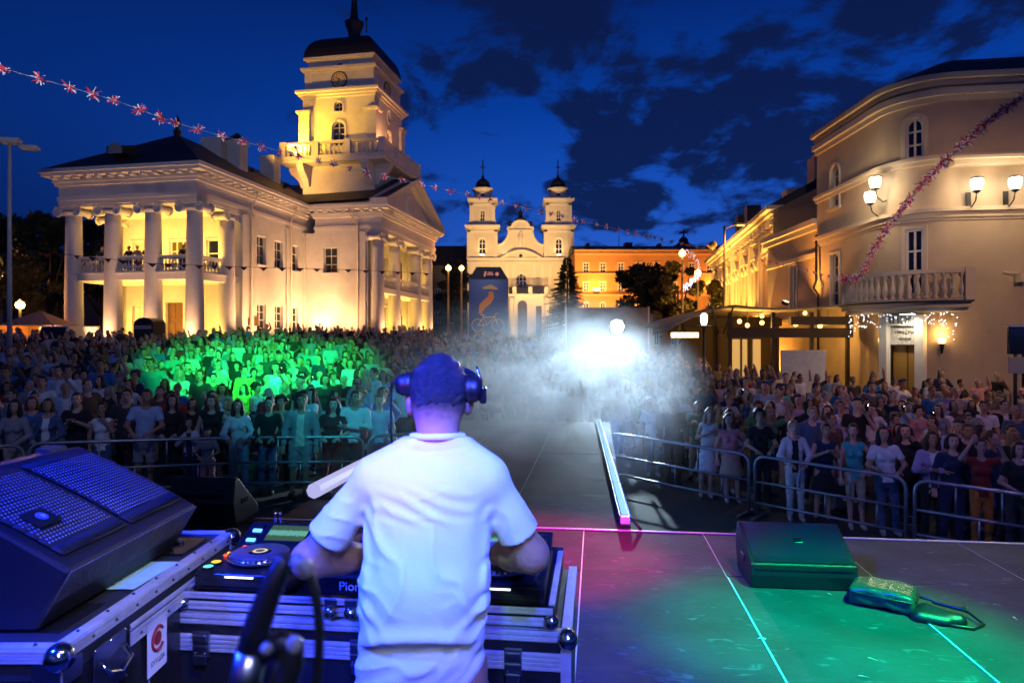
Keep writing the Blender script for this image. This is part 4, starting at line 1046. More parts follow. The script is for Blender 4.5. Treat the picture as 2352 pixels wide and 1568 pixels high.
    MB().box(-.02, -.06, 2.42, .40, .03, .42).build('plate', mat('grey_plate', (.3, .32, .36), .4), s, bevel=.01)
build_corner()

# ------------------------------------------------------------------ right: lower link and the yellow-lit house
M_yel = mat('yellow_house_plaster', (0.70, 0.52, 0.30), .85, var=.08, scale=1.2)
M_yelt = mat('yellow_house_trim', (0.78, 0.66, 0.46), .8)
def build_street_row():
    # lower tan link
    link_h = empty('link_building', (0, 0, CZ), 0, 'narrow two-storey orange-lit house between the corner building and the ornate house', 'building')
    x0 = 14.75; ya, yb = 32.45, 39.4
    hs = [rect(3.2, 4.0, 1.6, 4.0)]
    facade('street_wall', link_h, M_tan, (x0, yb, 0), -PI / 2, rect(0, yb - ya, -3.2, 5.6), hs, .25)
    window(link_h, (x0, yb, 0), -PI / 2, hs[0], .2, 1, 3, [M_frame, M_glass, M_tant], bar=.06, trim=.1)
    MB().bx(x0 + .35, 24, ya, yb, -3.2, 5.6).build('body', M_tan, link_h)
    b = MB(); b.bx(x0 - .45, 24, ya - .001, yb, 5.6, 5.85); b.bx(x0 - .25, 24, ya, yb, 5.35, 5.6); b.bx(x0 - .15, x0 + .3, ya, yb, 4.1, 4.3); b.bx(x0 - .2, x0 + .3, ya, yb, 1.0, 1.15); b.build('cornice', M_tant, link_h)
    MB().prism_x([(ya, 5.86), (yb + .2, 5.86), (yb + .2, 7.6), (ya, 7.6)], x0 + .4, 24).build('roof', M_roof, link_h)
    b = MB(); b.tube([(x0 - .05, 33.5, 1.6), (x0 - .7, 33.5, 1.6), (x0 - .7, 33.5, .9)], .03, 6); b.tube([(x0 - .05, 34.8, 1.6), (x0 - .7, 34.8, 1.6), (x0 - .7, 33.5, 1.6)], .03, 6); b.build('railing', M_iron, link_h)
    # ornate house: near gable side and long street front
    P0 = Vector((15.55, 40.0)); ang = R(81.5)                     # street front runs away from the camera
    d = Vector((math.cos(ang), math.sin(ang)))
    root = empty('ornate_house', (P0.x, P0.y, CZ), ang + PI, 'long ornate house with carved window heads, lit yellow from below', 'building')
    # local frame: u = -x runs away; front wall on y = 0 facing +... handled by drawing with u reversed
    L = 26.0
    hs = []; n = 7
    for i in range(n):
        u = -2.2 - 3.55 * i; hs += [rect(u - .5, u + .5, 2.2, 5.1), rect(u - .6, u + .6, -3.0, .2)]
    facade('front_wall', root, M_yel, (0, 0, 0), 0, rect(-L, 0, -3.2, 7.5), hs, .3)
    for h in hs:
        up = h[0][1] > 0
        window(root, (0, 0, 0), 0, h, .25, 2, 4, [M_frame, M_glass if up else mat('lit_shop_glass', (.5, .4, .2), .3, emit=(1, .62, .2), estr=.7), M_yelt], bar=.07, trim=.16)
        if up:
            u = (h[0][0] + h[1][0]) / 2
            b = MB(); b.prism_y([(u - .95, 5.45), (u + .95, 5.45), (u + .8, 5.7), (u + .45, 6.0), (u, 6.2), (u - .45, 6.0), (u - .8, 5.7)], -.3, .0); b.box(u, -.1, 5.32, 1.5, .22, .2)
            for s in (-1, 1): b.tube([(u + s * .62, -.2, 5.3), (u + s * .68, -.24, 5.0), (u + s * .6, -.15, 4.7)], .09, 6)
            b.build('window_hood', M_yelt, root)
    for u in (0.0, -4.0, -7.55, -11.1, -14.65, -18.2, -21.75, -25.5):
        MB().bx(u - .55, u - .02, -.16, .05, -3.2, 6.6).build('pilaster', M_yelt, root)
    facade('side_wall', root, M_yel, (0, 0, 0), PI / 2, rect(0, 7, -3.2, 7.5), [], .3)
    MB().bx(-L, -.3, .4, 8, -3.2, 7.45).build('body', M_yel, root)
    b = MB()
    for z0, z1, o in ((6.6, 6.8, .12), (7.2, 7.4, .3), (7.4, 7.6, .5), (7.6, 7.85, .75)): b.bx(-L - o, o, -o, 8, z0, z1)
    b.build('cornice', M_yelt, root)
    cm = MB().box(0, 0, 0, .22, .36, .34).mesh('corbel', M_yelt)
    for i in range(22): shared('corbel', cm, root, (-.3 - 1.18 * i, -.22, 7.02))
    rf = MB().prism_x([(-.7, 7.86), (8, 7.86), (8, 9.5), (4, 10.4)], -L - .6, .4).build('roof', M_roof, root)
    for u in (-2.0, -8.5): MB().bx(u - .8, u + .8, 2.4, 3.6, 8, 11.2 - (.6 if u < -5 else 0)).build('chimney', M_tan, rf)
    for u in (-13.0, -17.0): MB().bx(u - .6, u + .6, .6, 1.6, 8.4, 10.4).build('dormer', M_roof, rf)
    # balcony with red cloths on the near part
    b = MB(); b.bx(-5.2, -1.0, -1.1, 0, .75, .95); b.bx(-5.2, -1.0, -1.12, -1.02, 1.75, 1.85)
    for q in range(14): b.bx(-5.2 + 4.2 * q / 13 - .03, -5.2 + 4.2 * q / 13 + .03, -1.1, -1.04, .95, 1.75)
    b.build('balcony', M_yelt, root)
    def W(u, y, z): 
        a = ang + PI; return (P0.x + u * math.cos(a) - y * math.sin(a), P0.y + u * math.sin(a) + y * math.cos(a), CZ + z)
    M_red = mat('red_cloth', (0.5, 0.03, 0.02), .8)
    for u, lab in ((-1.6, 'red cloth hung over the ornate house balcony near its corner'), (-3.3, 'red cloth hung over the middle of the ornate house balcony')):
        b = MB(); pts = []
        for i in range(9):
            for j in range(5): pts.append((-.55 + 1.1 * i / 8 + .04 * math.sin(j * 2 + i), -.04 - .05 * math.sin(i * 1.9), -1.1 * j / 4 * (1 + .1 * math.sin(i * 2.3))))
        fs = [(i * 5 + j, (i + 1) * 5 + j, (i + 1) * 5 + j + 1, i * 5 + j + 1) for i in range(8) for j in range(4)]
        b.add(pts, fs, 0, True); o = b.build('hanging_cloth', M_red, None, loc=W(u, -1.16, 1.95), rot=(0, 0, ang + PI)); tag(o, lab, 'cloth')
        md = o.modifiers.new('s', 'SOLIDIFY'); md.thickness = .01
    G = 'uplights along the ornate house'
    for u in (-.8, -5.8, -11, -17, -23):
        floodlight(W(u, -1.3, -2.6), W(u, .3, 5.5), 9000 if u < -1 else 9000, (1, .52, .09), 'small amber uplight at the foot of the ornate house front', G, angle=120)
    floodlight(W(1.2, 2.2, -2.6), W(.1, 1.2, 5.0), 1300, (1, .46, .08), 'small amber uplight at the corner of the ornate house', G, angle=120)
    floodlight((13.7, 38.0, CZ - 2.6), (14.9, 37.0, CZ + 3.5), 1800, (1, .38, .045), 'small amber uplight at the foot of the link house', G, angle=130)
    floodlight((13.3, 33.2, CZ + 1.75), (14.8, 31.5, CZ + 6), 900, (1, .38, .05), 'small amber floodlight on the cafe awning aimed at the corner building', G, angle=130)
build_street_row()

# ------------------------------------------------------------------ cafe terrace
def build_cafe():
    M_can = mat('cream_awning_cloth', (0.45, 0.36, 0.22), .8)
    M_wood = mat('dark_terrace_wood', (0.05, 0.03, 0.02), .6, var=.3, scale=5)
    root = empty('cafe_terrace', (0, 0, CZ), 0, 'dark timber cafe pavilion with a flat cream awning roof by the ornate house', 'pavilion')
    ya, yb = 28.5, 36.0; x0, x1 = 9.0, 14.2; gz = -2.9
    zt = (HV - 712) / F * 29
    for x in (9.1, 10.9, 12.5, 14.0):
        for y in (ya, yb): MB().bx(x - .07, x + .07, y - .07, y + .07, gz, zt - .1).build('post', M_wood, root)
    b = MB(); b.bx(x0, x1, ya - .1, ya + .1, zt - 1.15, zt - .75); b.build('beam', M_wood, root)
    b = MB(); b.bx(x0 + 2.6, x1, ya - .12, ya + .12, zt - .62, zt - .28); b.build('beam', M_wood, root)
    b = MB(); b.bx(x0, x1, yb - .1, yb + .1, zt - .5, zt - .1); b.build('beam', M_wood, root)
    # awning roof: gently sagging sheet, then an open leaf on the left
    def sheet(xa, xb, ya_, yb_, za, zb, sag, name, curl=0.0):
        n = 14; vs = []; fs = []
        for i in range(n + 1):
            s = i / n
            for j in range(7):
                t = j / 6; vs.append((xa + (xb - xa) * s, ya_ + (yb_ - ya_) * t, za + (zb - za) * s - sag * 4 * s * (1 - s) - curl * (1 - s) ** 2 * (1 - t)))
        for i in range(n):
            for j in range(6): fs.append((i * 7 + j, (i + 1) * 7 + j, (i + 1) * 7 + j + 1, i * 7 + j + 1))
        o = MB().add(vs, fs, 0, True).build(name, M_can, root); md = o.modifiers.new('s', 'SOLIDIFY'); md.thickness = .03
    sheet(9.0, 14.5, 27.6, 36.4, zt + .15, zt + .28, .22, 'awning'); sheet(6.4, 8.98, 27.8, 34, zt - .55, zt + .12, -.08, 'awning', .25)
    for xx in (8.1, 8.98):
        MB().tube([(xx, 27.7, zt + .08), (xx + (.35 if xx < 8.5 else -.35), 27.9, zt - 1.0)], .035, 6).build('strut', M_wood, root)
    MB().bx(6.5, 7.6, 27.8, 27.9, zt - 1.15, zt - .95).build('menu_lightbox', emat('warm_lightbox', (1, .72, .3), 5), root)
    # glazing and bar at the back
    for (a, c, mm) in ((11.55, 12.05, 'lit_curtain'), (12.2, 12.45, 'lit_curtain'), (12.75, 13.15, 'lit_curtain2')):
        MB().bx(a, c, yb + .1, yb + .16, gz, zt - 1.2).build('back_panel', mat(mm, (.85, .7, .4), .8, emit=(1, .60, .20), estr=.45), root)
    MB().bx(x0, x1, yb + .3, yb + .36, gz, zt).build('back_wall', mat('terrace_back', (.10, .07, .04), .7), root)
    MB().bx(x0, 11.2, ya + 2, yb, gz - .1, gz + .02).build('floor', M_wood, root)
    # white windbreak panel at the front
    v0, v1 = px(1793, 0, 27), px(1896, 0, 27)
    o = MB().bx(v0[0], v1[0], 26.95, 27.05, CZ - 3, CZ + (HV - 803) / F * 27).build('windbreak_panel', mat('white_windbreak', (.62, .62, .64), .5, var=.12, scale=5), None, bevel=.02)
    tag(o, 'plain white windbreak panel before the cafe terrace', 'panel')
    # pendant bulbs
    for i, (vx, vy, d) in enumerate(((1730, 739, 30), (1751, 748, 30), (1790, 742, 29.5), (1880, 746, 29.5), (1945, 750, 29.3), (1966, 735, 29.0), (1790, 727, 33), (1905, 720, 33))):
        x, y, z = px(1505 + (vx - 1505) * .86, vy - 2, d)
        l = empty('pendant_lamp', (x, y, z), 0, 'round amber pendant bulb hanging under the cafe awning', 'lamp', 'pendant bulbs of the cafe terrace')
        MB().tube([(0, 0, .08), (0, 0, CZ + zt + .02 - z)], .008, 5).build('cord', M_black, l); MB().ball((0, 0, 0), .095, 12).build('bulb', emat('amber_bulb', (1, .5, .10), 8), l)
        if i % 2 == 0: light('lamp', 'POINT', (0, -.2, -.2), 80, (1, .52, .12), l, size=.1)
    # globe lantern on a post in front
    x, y, z = px(1617, 735, 26); g = ground_z(x, y)
    l = empty('globe_lamp', (x, y, g), 0, 'white globe lamp on a dark post at the awning corner', 'lamp')
    MB().tube([(0, 0, 0), (0, 0, z - g - .2)], .05, 8).build('post', M_black, l); MB().lathe([(.08, z - g - .2), (.13, z - g), (.13, z - g + .2), (.06, z - g + .27)], 12).build('globe', emat('white_globe', (1, .82, .5), 10), l)
    MB().lathe([(.28, z - g - .22), (.3, z - g - .2), (.1, z - g - .17)], 14).build('tray', M_frame, l)
    # terrace tables
    tp = MB(); tp.lathe([(.38, .72), (.38, .75)], 16); tpm = tp.mesh('table_top', M_wood); lgm = MB().lathe([(.22, 0), (.2, .03), (.03, .05), (.03, .72)], 10).mesh('pedestal', M_black)
    for i, (x, y) in enumerate(((9.6, 26.6), (11.4, 26.4), (13.4, 24.6), (15.0, 23.2), (17.0, 22.6))):
        t = empty('cafe_table', (x, y, ground_z(x, y)), 0, ['round dark cafe table before the open awning', 'round dark cafe table before the white windbreak', 'round dark cafe table below the rounded balcony', 'round dark cafe table beside the restaurant door', 'round dark cafe table along the front wall'][i], 'table', 'cafe tables')
        shared('table_top', tpm, t); shared('pedestal', lgm, t)
build_cafe()

# ------------------------------------------------------------------ street lamps and poles
def build_poles():
    # tall pole at the left edge with two flat lamp heads, unlit
    x, y, z = px(22, 820, 26.0); g = ground_z(x, y); top = px(18, 330, 26.0)[2] - g
    p = empty('lamp_post', (x, y, g), 0, 'tall grey pole with two flat unlit lamp heads left of the town hall', 'lamp post')
    M_gp = mat('grey_pole_paint', (.42, .42, .45), .5)
    MB().tube([(0, 0, 0), (0, 0, top * .3), (0, 0, top)], [.10, .085, .06], 12).build('pole', M_gp, p)
    MB().box(.12, -.1, top + .08, .66, .42, .2, rz=.2).build('lamp_head', M_gp, p, bevel=.03); MB().box(.55, .3, top - .06, .62, .4, .14, rz=.2).build('lamp_head', M_gp, p, bevel=.03)
    # lit street lamps: (vx, v top, depth, two heads, label)
    M_py = mat('ochre_pole', (.4, .3, .15), .5)
    for (vx, vt, d, lit, e, lab) in ((1664, 518, 42, 'cobra', 500, 'tall ochre street lamp with arm before the ornate house'),
                                   (1567, 588, 52, 'ball', 350, 'ochre street lamp with glowing globe before the dark trees'),
                                   (1603, 632, 56, 'ball', 500, 'ochre street lamp with a bright star-like globe by the far trees'),
                                   (1030, 620, 66, 'ball', 420, 'street lamp with amber globe right beside the pedimented portico'),
                                   (1060, 620, 72, 'ball', 420, 'street lamp with amber globe left of the blue advertising pylon'),
                                   (46, 708, 42, 'ball', 350, 'low amber street lamp under the left trees'),
                                   (2, 640, 60, 'ball', 300, 'amber street lamp half hidden at the left edge'),
                                   (112, 636, 70, 'ball', 300, 'amber street lamp beside the left portico column'),
                                   (1496, 720, 34, 'none', 0, 'plain grey post at the end of the cafe awning')):
        x, y, z = px(vx, vt, d); g = ground_z(x, y); h = z - g
        p = empty('street_lamp', (x, y, g), 0, lab, 'street lamp')
        s = .05 + d * .0008
        MB().tube([(0, 0, 0), (0, 0, h * .5), (0, 0, h)], [s * 1.3, s, s * .8], 8).build('pole', M_py, p)
        if lit == 'ball':
            MB().lathe([(.06, h), (.2, h + .06), (.26, h + .22), (.2, h + .4), (.08, h + .46)], 12).build('globe', emat('amber_globe', (1, .56, .14), 16), p)
            MB().lathe([(.14, h + .46), (.1, h + .52), (.02, h + .58)], 10).build('lamp_cap', M_black, p)
            light('lamp', 'POINT', (0, -.1, h + .75), e, AMBER, p, size=.2)
        elif lit == 'cobra':
            MB().tube([(0, 0, h - .2), (.4, 0, h), (.85, 0, h + .1)], .04, 8).build('arm', M_py, p); MB().box(1.0, 0, h + .1, .5, .2, .12).build('lamp_head', M_py, p)
            MB().box(1.0, 0, h + .03, .4, .16, .03).build('lens', emat('sodium_lens', (1, .5, .1), 8), p)
            MB().tube([(0, 0, h - 1.6), (-.55, 0, h - 1.45)], .04, 8).build('arm', M_py, p); MB().lathe([(.22, -.2), (.25, 0), (.2, .2), (.1, .3)], 12, (-.75, 0, h - 1.2), M=Matrix.Rotation(.9, 3, 'Y')).build('projector', M_py, p)
            light('lamp', 'SPOT', (1.0, 0, h - .05), 900, AMBER, p, target=(1.0, -.5, 0), size=.2, angle=150, blend=.6)
    # white garland of lights arching over the lamp
    pts = []
    for i in range(60):
        t = i / 59; a = PI * (.55 - 1.0 * t)
        if t < .45: q = t / .45; vx, vy = 1571 + 36 * math.sin(q * PI / 2 * 1.15), 574 + 66 * (1 - math.cos(q * PI / 2))
        else: q = (t - .45) / .55; vx, vy = 1606 - 38 * q, 625 + 34 * math.sin(q * PI / 2)
        pts.append(px(vx, vy, 54))
    b = MB(); rnd = random.Random(2)
    for i, p in enumerate(pts):
        for q in range(2 if i < 27 else 4): b.ball((p[0] + rnd.gauss(0, .09), p[1] + rnd.gauss(0, .1), p[2] + rnd.gauss(0, .12)), .022 if i < 27 else .035, 6)
    o = b.build('light_garland', emat('cool_garland', (.7, .78, 1), 3), None); tag(o, 'curved garland of cool white lights above the far street lamps', 'garland', kind='stuff')
build_poles()

# ------------------------------------------------------------------ advertising pylon
def poster_mat():
    m = bpy.data.materials.new('blue_poster_print'); m.use_nodes = True; t = m.node_tree; b = t.nodes['Principled BSDF']
    c = t.nodes.new('ShaderNodeTexCoord'); g = t.nodes.new('ShaderNodeTexGradient'); g.gradient_type = 'SPHERICAL'
    mp = t.nodes.new('ShaderNodeMapping'); t.links.new(c.outputs['Object'], mp.inputs[0]); mp.inputs['Location'].default_value = (0, 0, -.95); mp.inputs['Scale'].default_value = (.42, .42, .36)
    t.links.new(mp.outputs[0], g.inputs[0]); r = t.nodes.new('ShaderNodeValToRGB'); t.links.new(g.outputs['Fac'], r.inputs[0])
    r.color_ramp.elements[0].color = (.012, .03, .16, 1); r.color_ramp.elements[1].color = (.10, .17, .42, 1)
    t.links.new(r.outputs[0], b.inputs['Base Color']); b.inputs['Roughness'].default_value = .5
    t.links.new(r.outputs[0], b.inputs['Emission Color']); b.inputs['Emission Strength'].default_value = .28
    return m
def build_pylon():
    D = 60.0; x0, x1 = px(1077, 0, D)[0], px(1167, 0, D)[0]; z0, z1, zt = [(HV - v) / F * D for v in (760, 640, 612)]
    cx = (x0 + x1) / 2; w = (x1 - x0) / 2; cz = (z0 + z1) / 2
    root = empty('advertising_pylon', (cx, D, CZ + cz), 0, 'tall blue advertising box showing a bicycle in front of the church', 'advertising pylon')
    h = (z1 - z0) / 2
    M_navy = mat('navy_panel', (.012, .025, .10), .5)
    b = MB(); b.bx(-w, w, .0, 2 * w, -h - 1.2, h); b.build('box', M_navy, root)
    MB().bx(-w + .04, w - .04, -.03, .0 - .004, -h + .02, h - .03).build('poster', poster_mat(), root)
    b = MB(); b.prism_y([(-w, h + .01), (w, h + .01), (w * .62, zt - cz), (-w * .62, zt - cz)], 0.02, 2 * w - .02); b.build('crown', M_navy, root)
    M_o = mat('poster_orange', (.55, .17, .03), .6, emit=(.55, .17, .03), estr=.3); M_y = mat('poster_sand', (.6, .36, .14), .6, emit=(.6, .36, .14), estr=.25)
    # bicycle drawn on the poster
    b = MB(); y = -.045
    for c in (-.95, .82): b.tube([(c + .52 * math.cos(a), y, -1.75 + .52 * math.sin(a)) for a in [2 * PI * k / 24 for k in range(24)]], .035, 5, closed=True)
    for p, q in (((-.95, -1.75), (-.45, -1.05)), ((-.45, -1.05), (.55, -1.0)), ((.55, -1.0), (.82, -1.75)), ((-.45, -1.05), (-.15, -1.75)), ((-.15, -1.75), (-.95, -1.75)), ((-.15, -1.75), (.55, -1.0)), ((.55, -1.0), (.6, -.75)), ((.6, -.75), (.85, -.7)), ((-.45, -1.05), (-.5, -.85)), ((-.7, -.83), (-.3, -.85))):
        b.tube([(p[0], y, p[1]), (q[0], y, q[1])], .045, 6)
    b.build('bicycle_print', M_y, root)
    # plain orange swoosh standing in for the figure on the poster
    b = MB(); b.tube([(-.75, y, -.75), (-.55, y, -.1), (-.05, y, .35), (.25, y, .75), (.2, y, 1.2)], [.12, .3, .34, .26, .2], 10); o = b.build('poster_shape', M_o, root); o.scale = (1, .12, 1); o.location.y = -.035
    b = MB(); b.tube([(-.5, y, 1.5), (.2, y, 1.62), (.8, y, 1.42)], [.08, .2, .06], 8); o = b.build('poster_shape', M_y, root); o.scale = (1, .12, 1); o.location.y = -.035
    b = MB(); b.box(-.3, -.01, h + .45, .16, .03, .45, ry=.3); b.box(.15, -.01, h + .42, .55, .03, .1); b.box(.15, -.01, h + .58, .4, .03, .08); b.ball((.75, -.01, h + .45), .16, 10, sq=(1, .15, 1)); b.build('crown_lettering', mat('pylon_pink_letters', (.7, .25, .2), .5, emit=(.8, .3, .25), estr=.5), root)
build_pylon()

# grey LED wall / screen seen from behind near the beam lamp
def build_screen():
    D = 48.0; a, c = px(1300, 705, D), px(1490, 760, D)
    g = ground_z(a[0], D)
    o = empty('banner_wall', ((a[0] + c[0]) / 2, D, g), 0, 'wide dull grey printed banner wall behind the beam lamp', 'banner')
    w = (c[0] - a[0]) / 2; h = a[2] - g
    MB().bx(-w, w, 0, .06, .6, h).build('banner', mat('grey_banner', (.20, .17, .15), .7, var=.35, scale=1.6), o)
    for s in (-1, 1): MB().bx(s * w - .06, s * w + .06, -.02, .1, 0, h + .05).build('post', M_alu, o)
build_screen()

# ------------------------------------------------------------------ small things left of and before the town hall
def build_left_things():
    x, y, z = px(105, 712, 40); g = ground_z(x, y)
    o = empty('market_tent', (x - .3, y, g), .1, 'orange-lit market tent beside the left portico column', 'tent')
    M_t = mat('orange_tent_cloth', (.55, .27, .08), .8, emit=(1, .4, .05), estr=.06)
    h = z - g
    MB().add([(-1.5, -1.5, h - .9), (1.5, -1.5, h - .9), (1.5, 1.5, h - .9), (-1.5, 1.5, h - .9), (0, 0, h)], [(0, 1, 4), (1, 2, 4), (2, 3, 4), (3, 0, 4)]).build('canopy', mat('tent_top', (.4, .25, .2), .8), o)
    b = MB(); b.bx(-1.5, 1.5, 1.48, 1.5, .2, h - .9); b.bx(-1.5, -1.48, -1.5, 1.5, .2, h - .9); b.build('side_cloth', M_t, o)
    for sx in (-1, 1):
        for sy in (-1, 1): MB().bx(sx * 1.46 - .03, sx * 1.46 + .03, sy * 1.46 - .03, sy * 1.46 + .03, 0, h - .9).build('pole', M_alu, o)
    light('lamp', 'POINT', (0, 0, h - 1.2), 120, AMBER, MB().ball((0, 0, h - 1.05), .08, 8).build('bulb', emat('amber_bulb', (1, .6, .16), 14), o), size=.1)
    # white van front beside the tent
    x, y, z = px(136, 722, 39); g = ground_z(x, y)
    o = empty('white_van', (x, y, g), 0, 'small white van nose beside the first portico column', 'van')
    b = MB(); b.prism_x([(-.9, .35), (-.95, .9), (-.75, 1.15), (-.35, 1.95), (2.6, 2.0), (2.6, .35)], -.8, .8); b.build('body', mat('van_white', (.7, .68, .64), .35), o, bevel=.06)
    MB().prism_x([(-.76, 1.2), (-.40, 1.85), (-.42, 1.86), (-.79, 1.2)], -.68, .68).build('windscreen', M_glass, o)
    for s in (-1, 1):
        MB().lathe([(.32, -.1), (.32, .1)], 16, (s * .72, -.2, .32), M=Matrix.Rotation(PI / 2, 3, 'Y')).build('wheel', M_black, o); MB().ball((s * .58, -.95, .8), .11, 10, sq=(1, .3, 1)).build('headlight', M_frame, o)
    # black sentry-like kiosk before the portico
    x, y, z = px(329, 728, 36.5); g = ground_z(x, y); h = z - g
    o = empty('kiosk', (x, y, g), THR, 'black round-topped kiosk standing before the town hall portico', 'kiosk')
    w = 25 / F * 36.5
    prof = [(-w, 0), (w, 0), (w, h - .35)] + [(w * math.cos(a), h - .35 + .35 * math.sin(a)) for a in [PI * q / 10 for q in range(1, 10)]] + [(-w, h - .35)]
    MB().prism_y(prof, 0, 1.0).build('shell', mat('kiosk_black', (.015, .015, .018), .4), o)
    MB().bx(-w + .08, w - .08, -.02, -.003, h - .62, h - .42).build('sign_strip', mat('kiosk_strip', (.35, .3, .3), .5), o)
    MB().bx(-w + .12, w - .12, -.03, -.004, .1, h - .7).build('door', mat('kiosk_door', (.04, .035, .035), .3), o)
build_left_things()

# ------------------------------------------------------------------ trees
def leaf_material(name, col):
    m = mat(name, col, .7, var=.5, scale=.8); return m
M_leaf_d = leaf_material('dark_leaves', (.035, .05, .02)); M_leaf_o = leaf_material('painted_lamplit_leaves', (.09, .075, .02)); M_bark = mat('bark', (.06, .045, .03), .9, var=.3, scale=8)  # the second leaf colour has amber lamplight painted in
def leaf_tree(vx, vtop, d, width, label, seed, lm, n=5200, trunk_h=2.4, leaf=.22):
    rnd = np.random.RandomState(seed); x, y, z = px(vx, vtop, d); g = ground_z(x, y); H = z - g
    t = empty('tree', (x, y, g), 0, label, 'tree', 'trees on the square')
    b = MB(); rr = .16 + H * .012
    b.tube([(0, 0, -.1), (.05, .03, trunk_h * .6), (.0, 0, trunk_h), (.1, 0, H * .75)], [rr * 1.3, rr, rr * .85, rr * .2], 9)
    ncl = 26; cl = []
    for i in range(ncl):
        a = rnd.rand() * 2 * PI; q = rnd.rand() ** .6; zz = trunk_h + (H - trunk_h) * (.12 + .85 * rnd.rand()); f = math.sin(PI * min(1, max(.12, (zz - trunk_h * .6) / (H - trunk_h * .6)))) ** .6
        cl.append((math.cos(a) * q * width * .5 * f, math.sin(a) * q * width * .5 * f, zz, (.5 + .6 * rnd.rand()) * width * .17))
    for c in cl[:9]: b.tube([(0, 0, trunk_h * (.7 + .3 * rnd.rand())), (c[0] * .5, c[1] * .5, (trunk_h + c[2]) / 2 + .2), c[:3]], [rr * .5, rr * .3, rr * .1], 6)
    b.build('trunk', M_bark, t)
    ci = rnd.randint(0, ncl, n); C = np.array(cl)[ci]
    dirs = rnd.randn(n, 3); dirs /= np.linalg.norm(dirs, axis=1)[:, None]
    P = C[:, :3] + dirs * (C[:, 3] * (.35 + .75 * rnd.rand(n)))[:, None] * np.array([1, 1, .8])
    u = rnd.randn(n, 3); u /= np.linalg.norm(u, axis=1)[:, None]; w = np.cross(u, rnd.randn(n, 3)); w /= np.linalg.norm(w, axis=1)[:, None]
    s = leaf * (.6 + .8 * rnd.rand(n))[:, None]
    V = np.stack([P - u * s, P + w * s * .5, P + u * s, P - w * s * .5], 1).reshape(-1, 3)
    me = bpy.data.meshes.new('crown'); me.from_pydata(V.tolist(), [], np.arange(4 * n).reshape(-1, 4).tolist()); me.materials.append(lm)
    shared('crown', me, t)
def conifer(vx, vtop, vb, d, width, label, seed):
    rnd = np.random.RandomState(seed); x, y, z = px(vx, vtop, d); g = ground_z(x, y); H = z - g
    t = empty('fir_tree', (x, y, g), 0, label, 'tree', 'trees on the square')
    MB().tube([(0, 0, -.1), (0, 0, H * .98)], [.22, .03], 8).build('trunk', M_bark, t)
    V = []; Fc = []
    for k in range(300):
        f = (k + rnd.rand()) / 300; zz = H * (.10 + .89 * f); tier_ = .72 + .38 * ((f * 13) % 1.0); L = width * .5 * (1 - f) ** .9 * tier_ * (.7 + .5 * rnd.rand()) + .15; a = k * 2.399 + rnd.rand() * .9
        dz = -.18 * L
        for q in range(10):
            r0 = L * (.15 + .85 * q / 9); bx_, by_ = math.cos(a) * r0, math.sin(a) * r0; bz = zz + dz * (q / 9) ** 1.5 + .12 * (q / 9) ** 3
            w = .16 * (1.25 - q / 9) + .08
            for s in (-1, 1):
                an = a + s * (.7 + .3 * rnd.rand()); o = len(V)
                V += [(bx_, by_, bz), (bx_ + math.cos(an) * w * 1.7, by_ + math.sin(an) * w * 1.7, bz - .12 - .1 * rnd.rand()), (bx_ + math.cos(a) * w, by_ + math.sin(a) * w, bz + .03)]; Fc.append((o, o + 1, o + 2))
    me = bpy.data.meshes.new('crown'); me.from_pydata(V, [], Fc); me.materials.append(M_leaf_d); shared('crown', me, t)
conifer(1303, 588, 740, 72, 7.6, 'dark fir tree standing before the church corner', 3)
leaf_tree(1480, 585, 74, 7.6, 'broad dark tree before the orange block', 11, M_leaf_d, 9000, 2.2, .26)
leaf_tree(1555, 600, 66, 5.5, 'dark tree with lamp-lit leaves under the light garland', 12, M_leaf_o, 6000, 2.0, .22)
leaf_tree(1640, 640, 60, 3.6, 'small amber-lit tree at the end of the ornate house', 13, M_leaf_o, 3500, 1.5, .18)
leaf_tree(1050, 600, 90, 6.0, 'dark tree between the town hall and the advertising pylon', 14, M_leaf_d, 5000, 2.0, .24)
leaf_tree(115, 497, 62, 8.0, 'tall dark tree left of the portico', 15, M_leaf_d, 8000, 3.0, .26)
leaf_tree(20, 505, 66, 9.0, 'large dark tree behind the grey lamp pole', 16, M_leaf_d, 8000, 3.0, .28)
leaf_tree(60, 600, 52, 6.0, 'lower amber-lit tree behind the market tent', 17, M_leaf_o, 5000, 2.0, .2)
leaf_tree(235, 490, 70, 7.0, 'dark tree seen between the portico columns', 18, M_leaf_d, 6000, 3.0, .26)
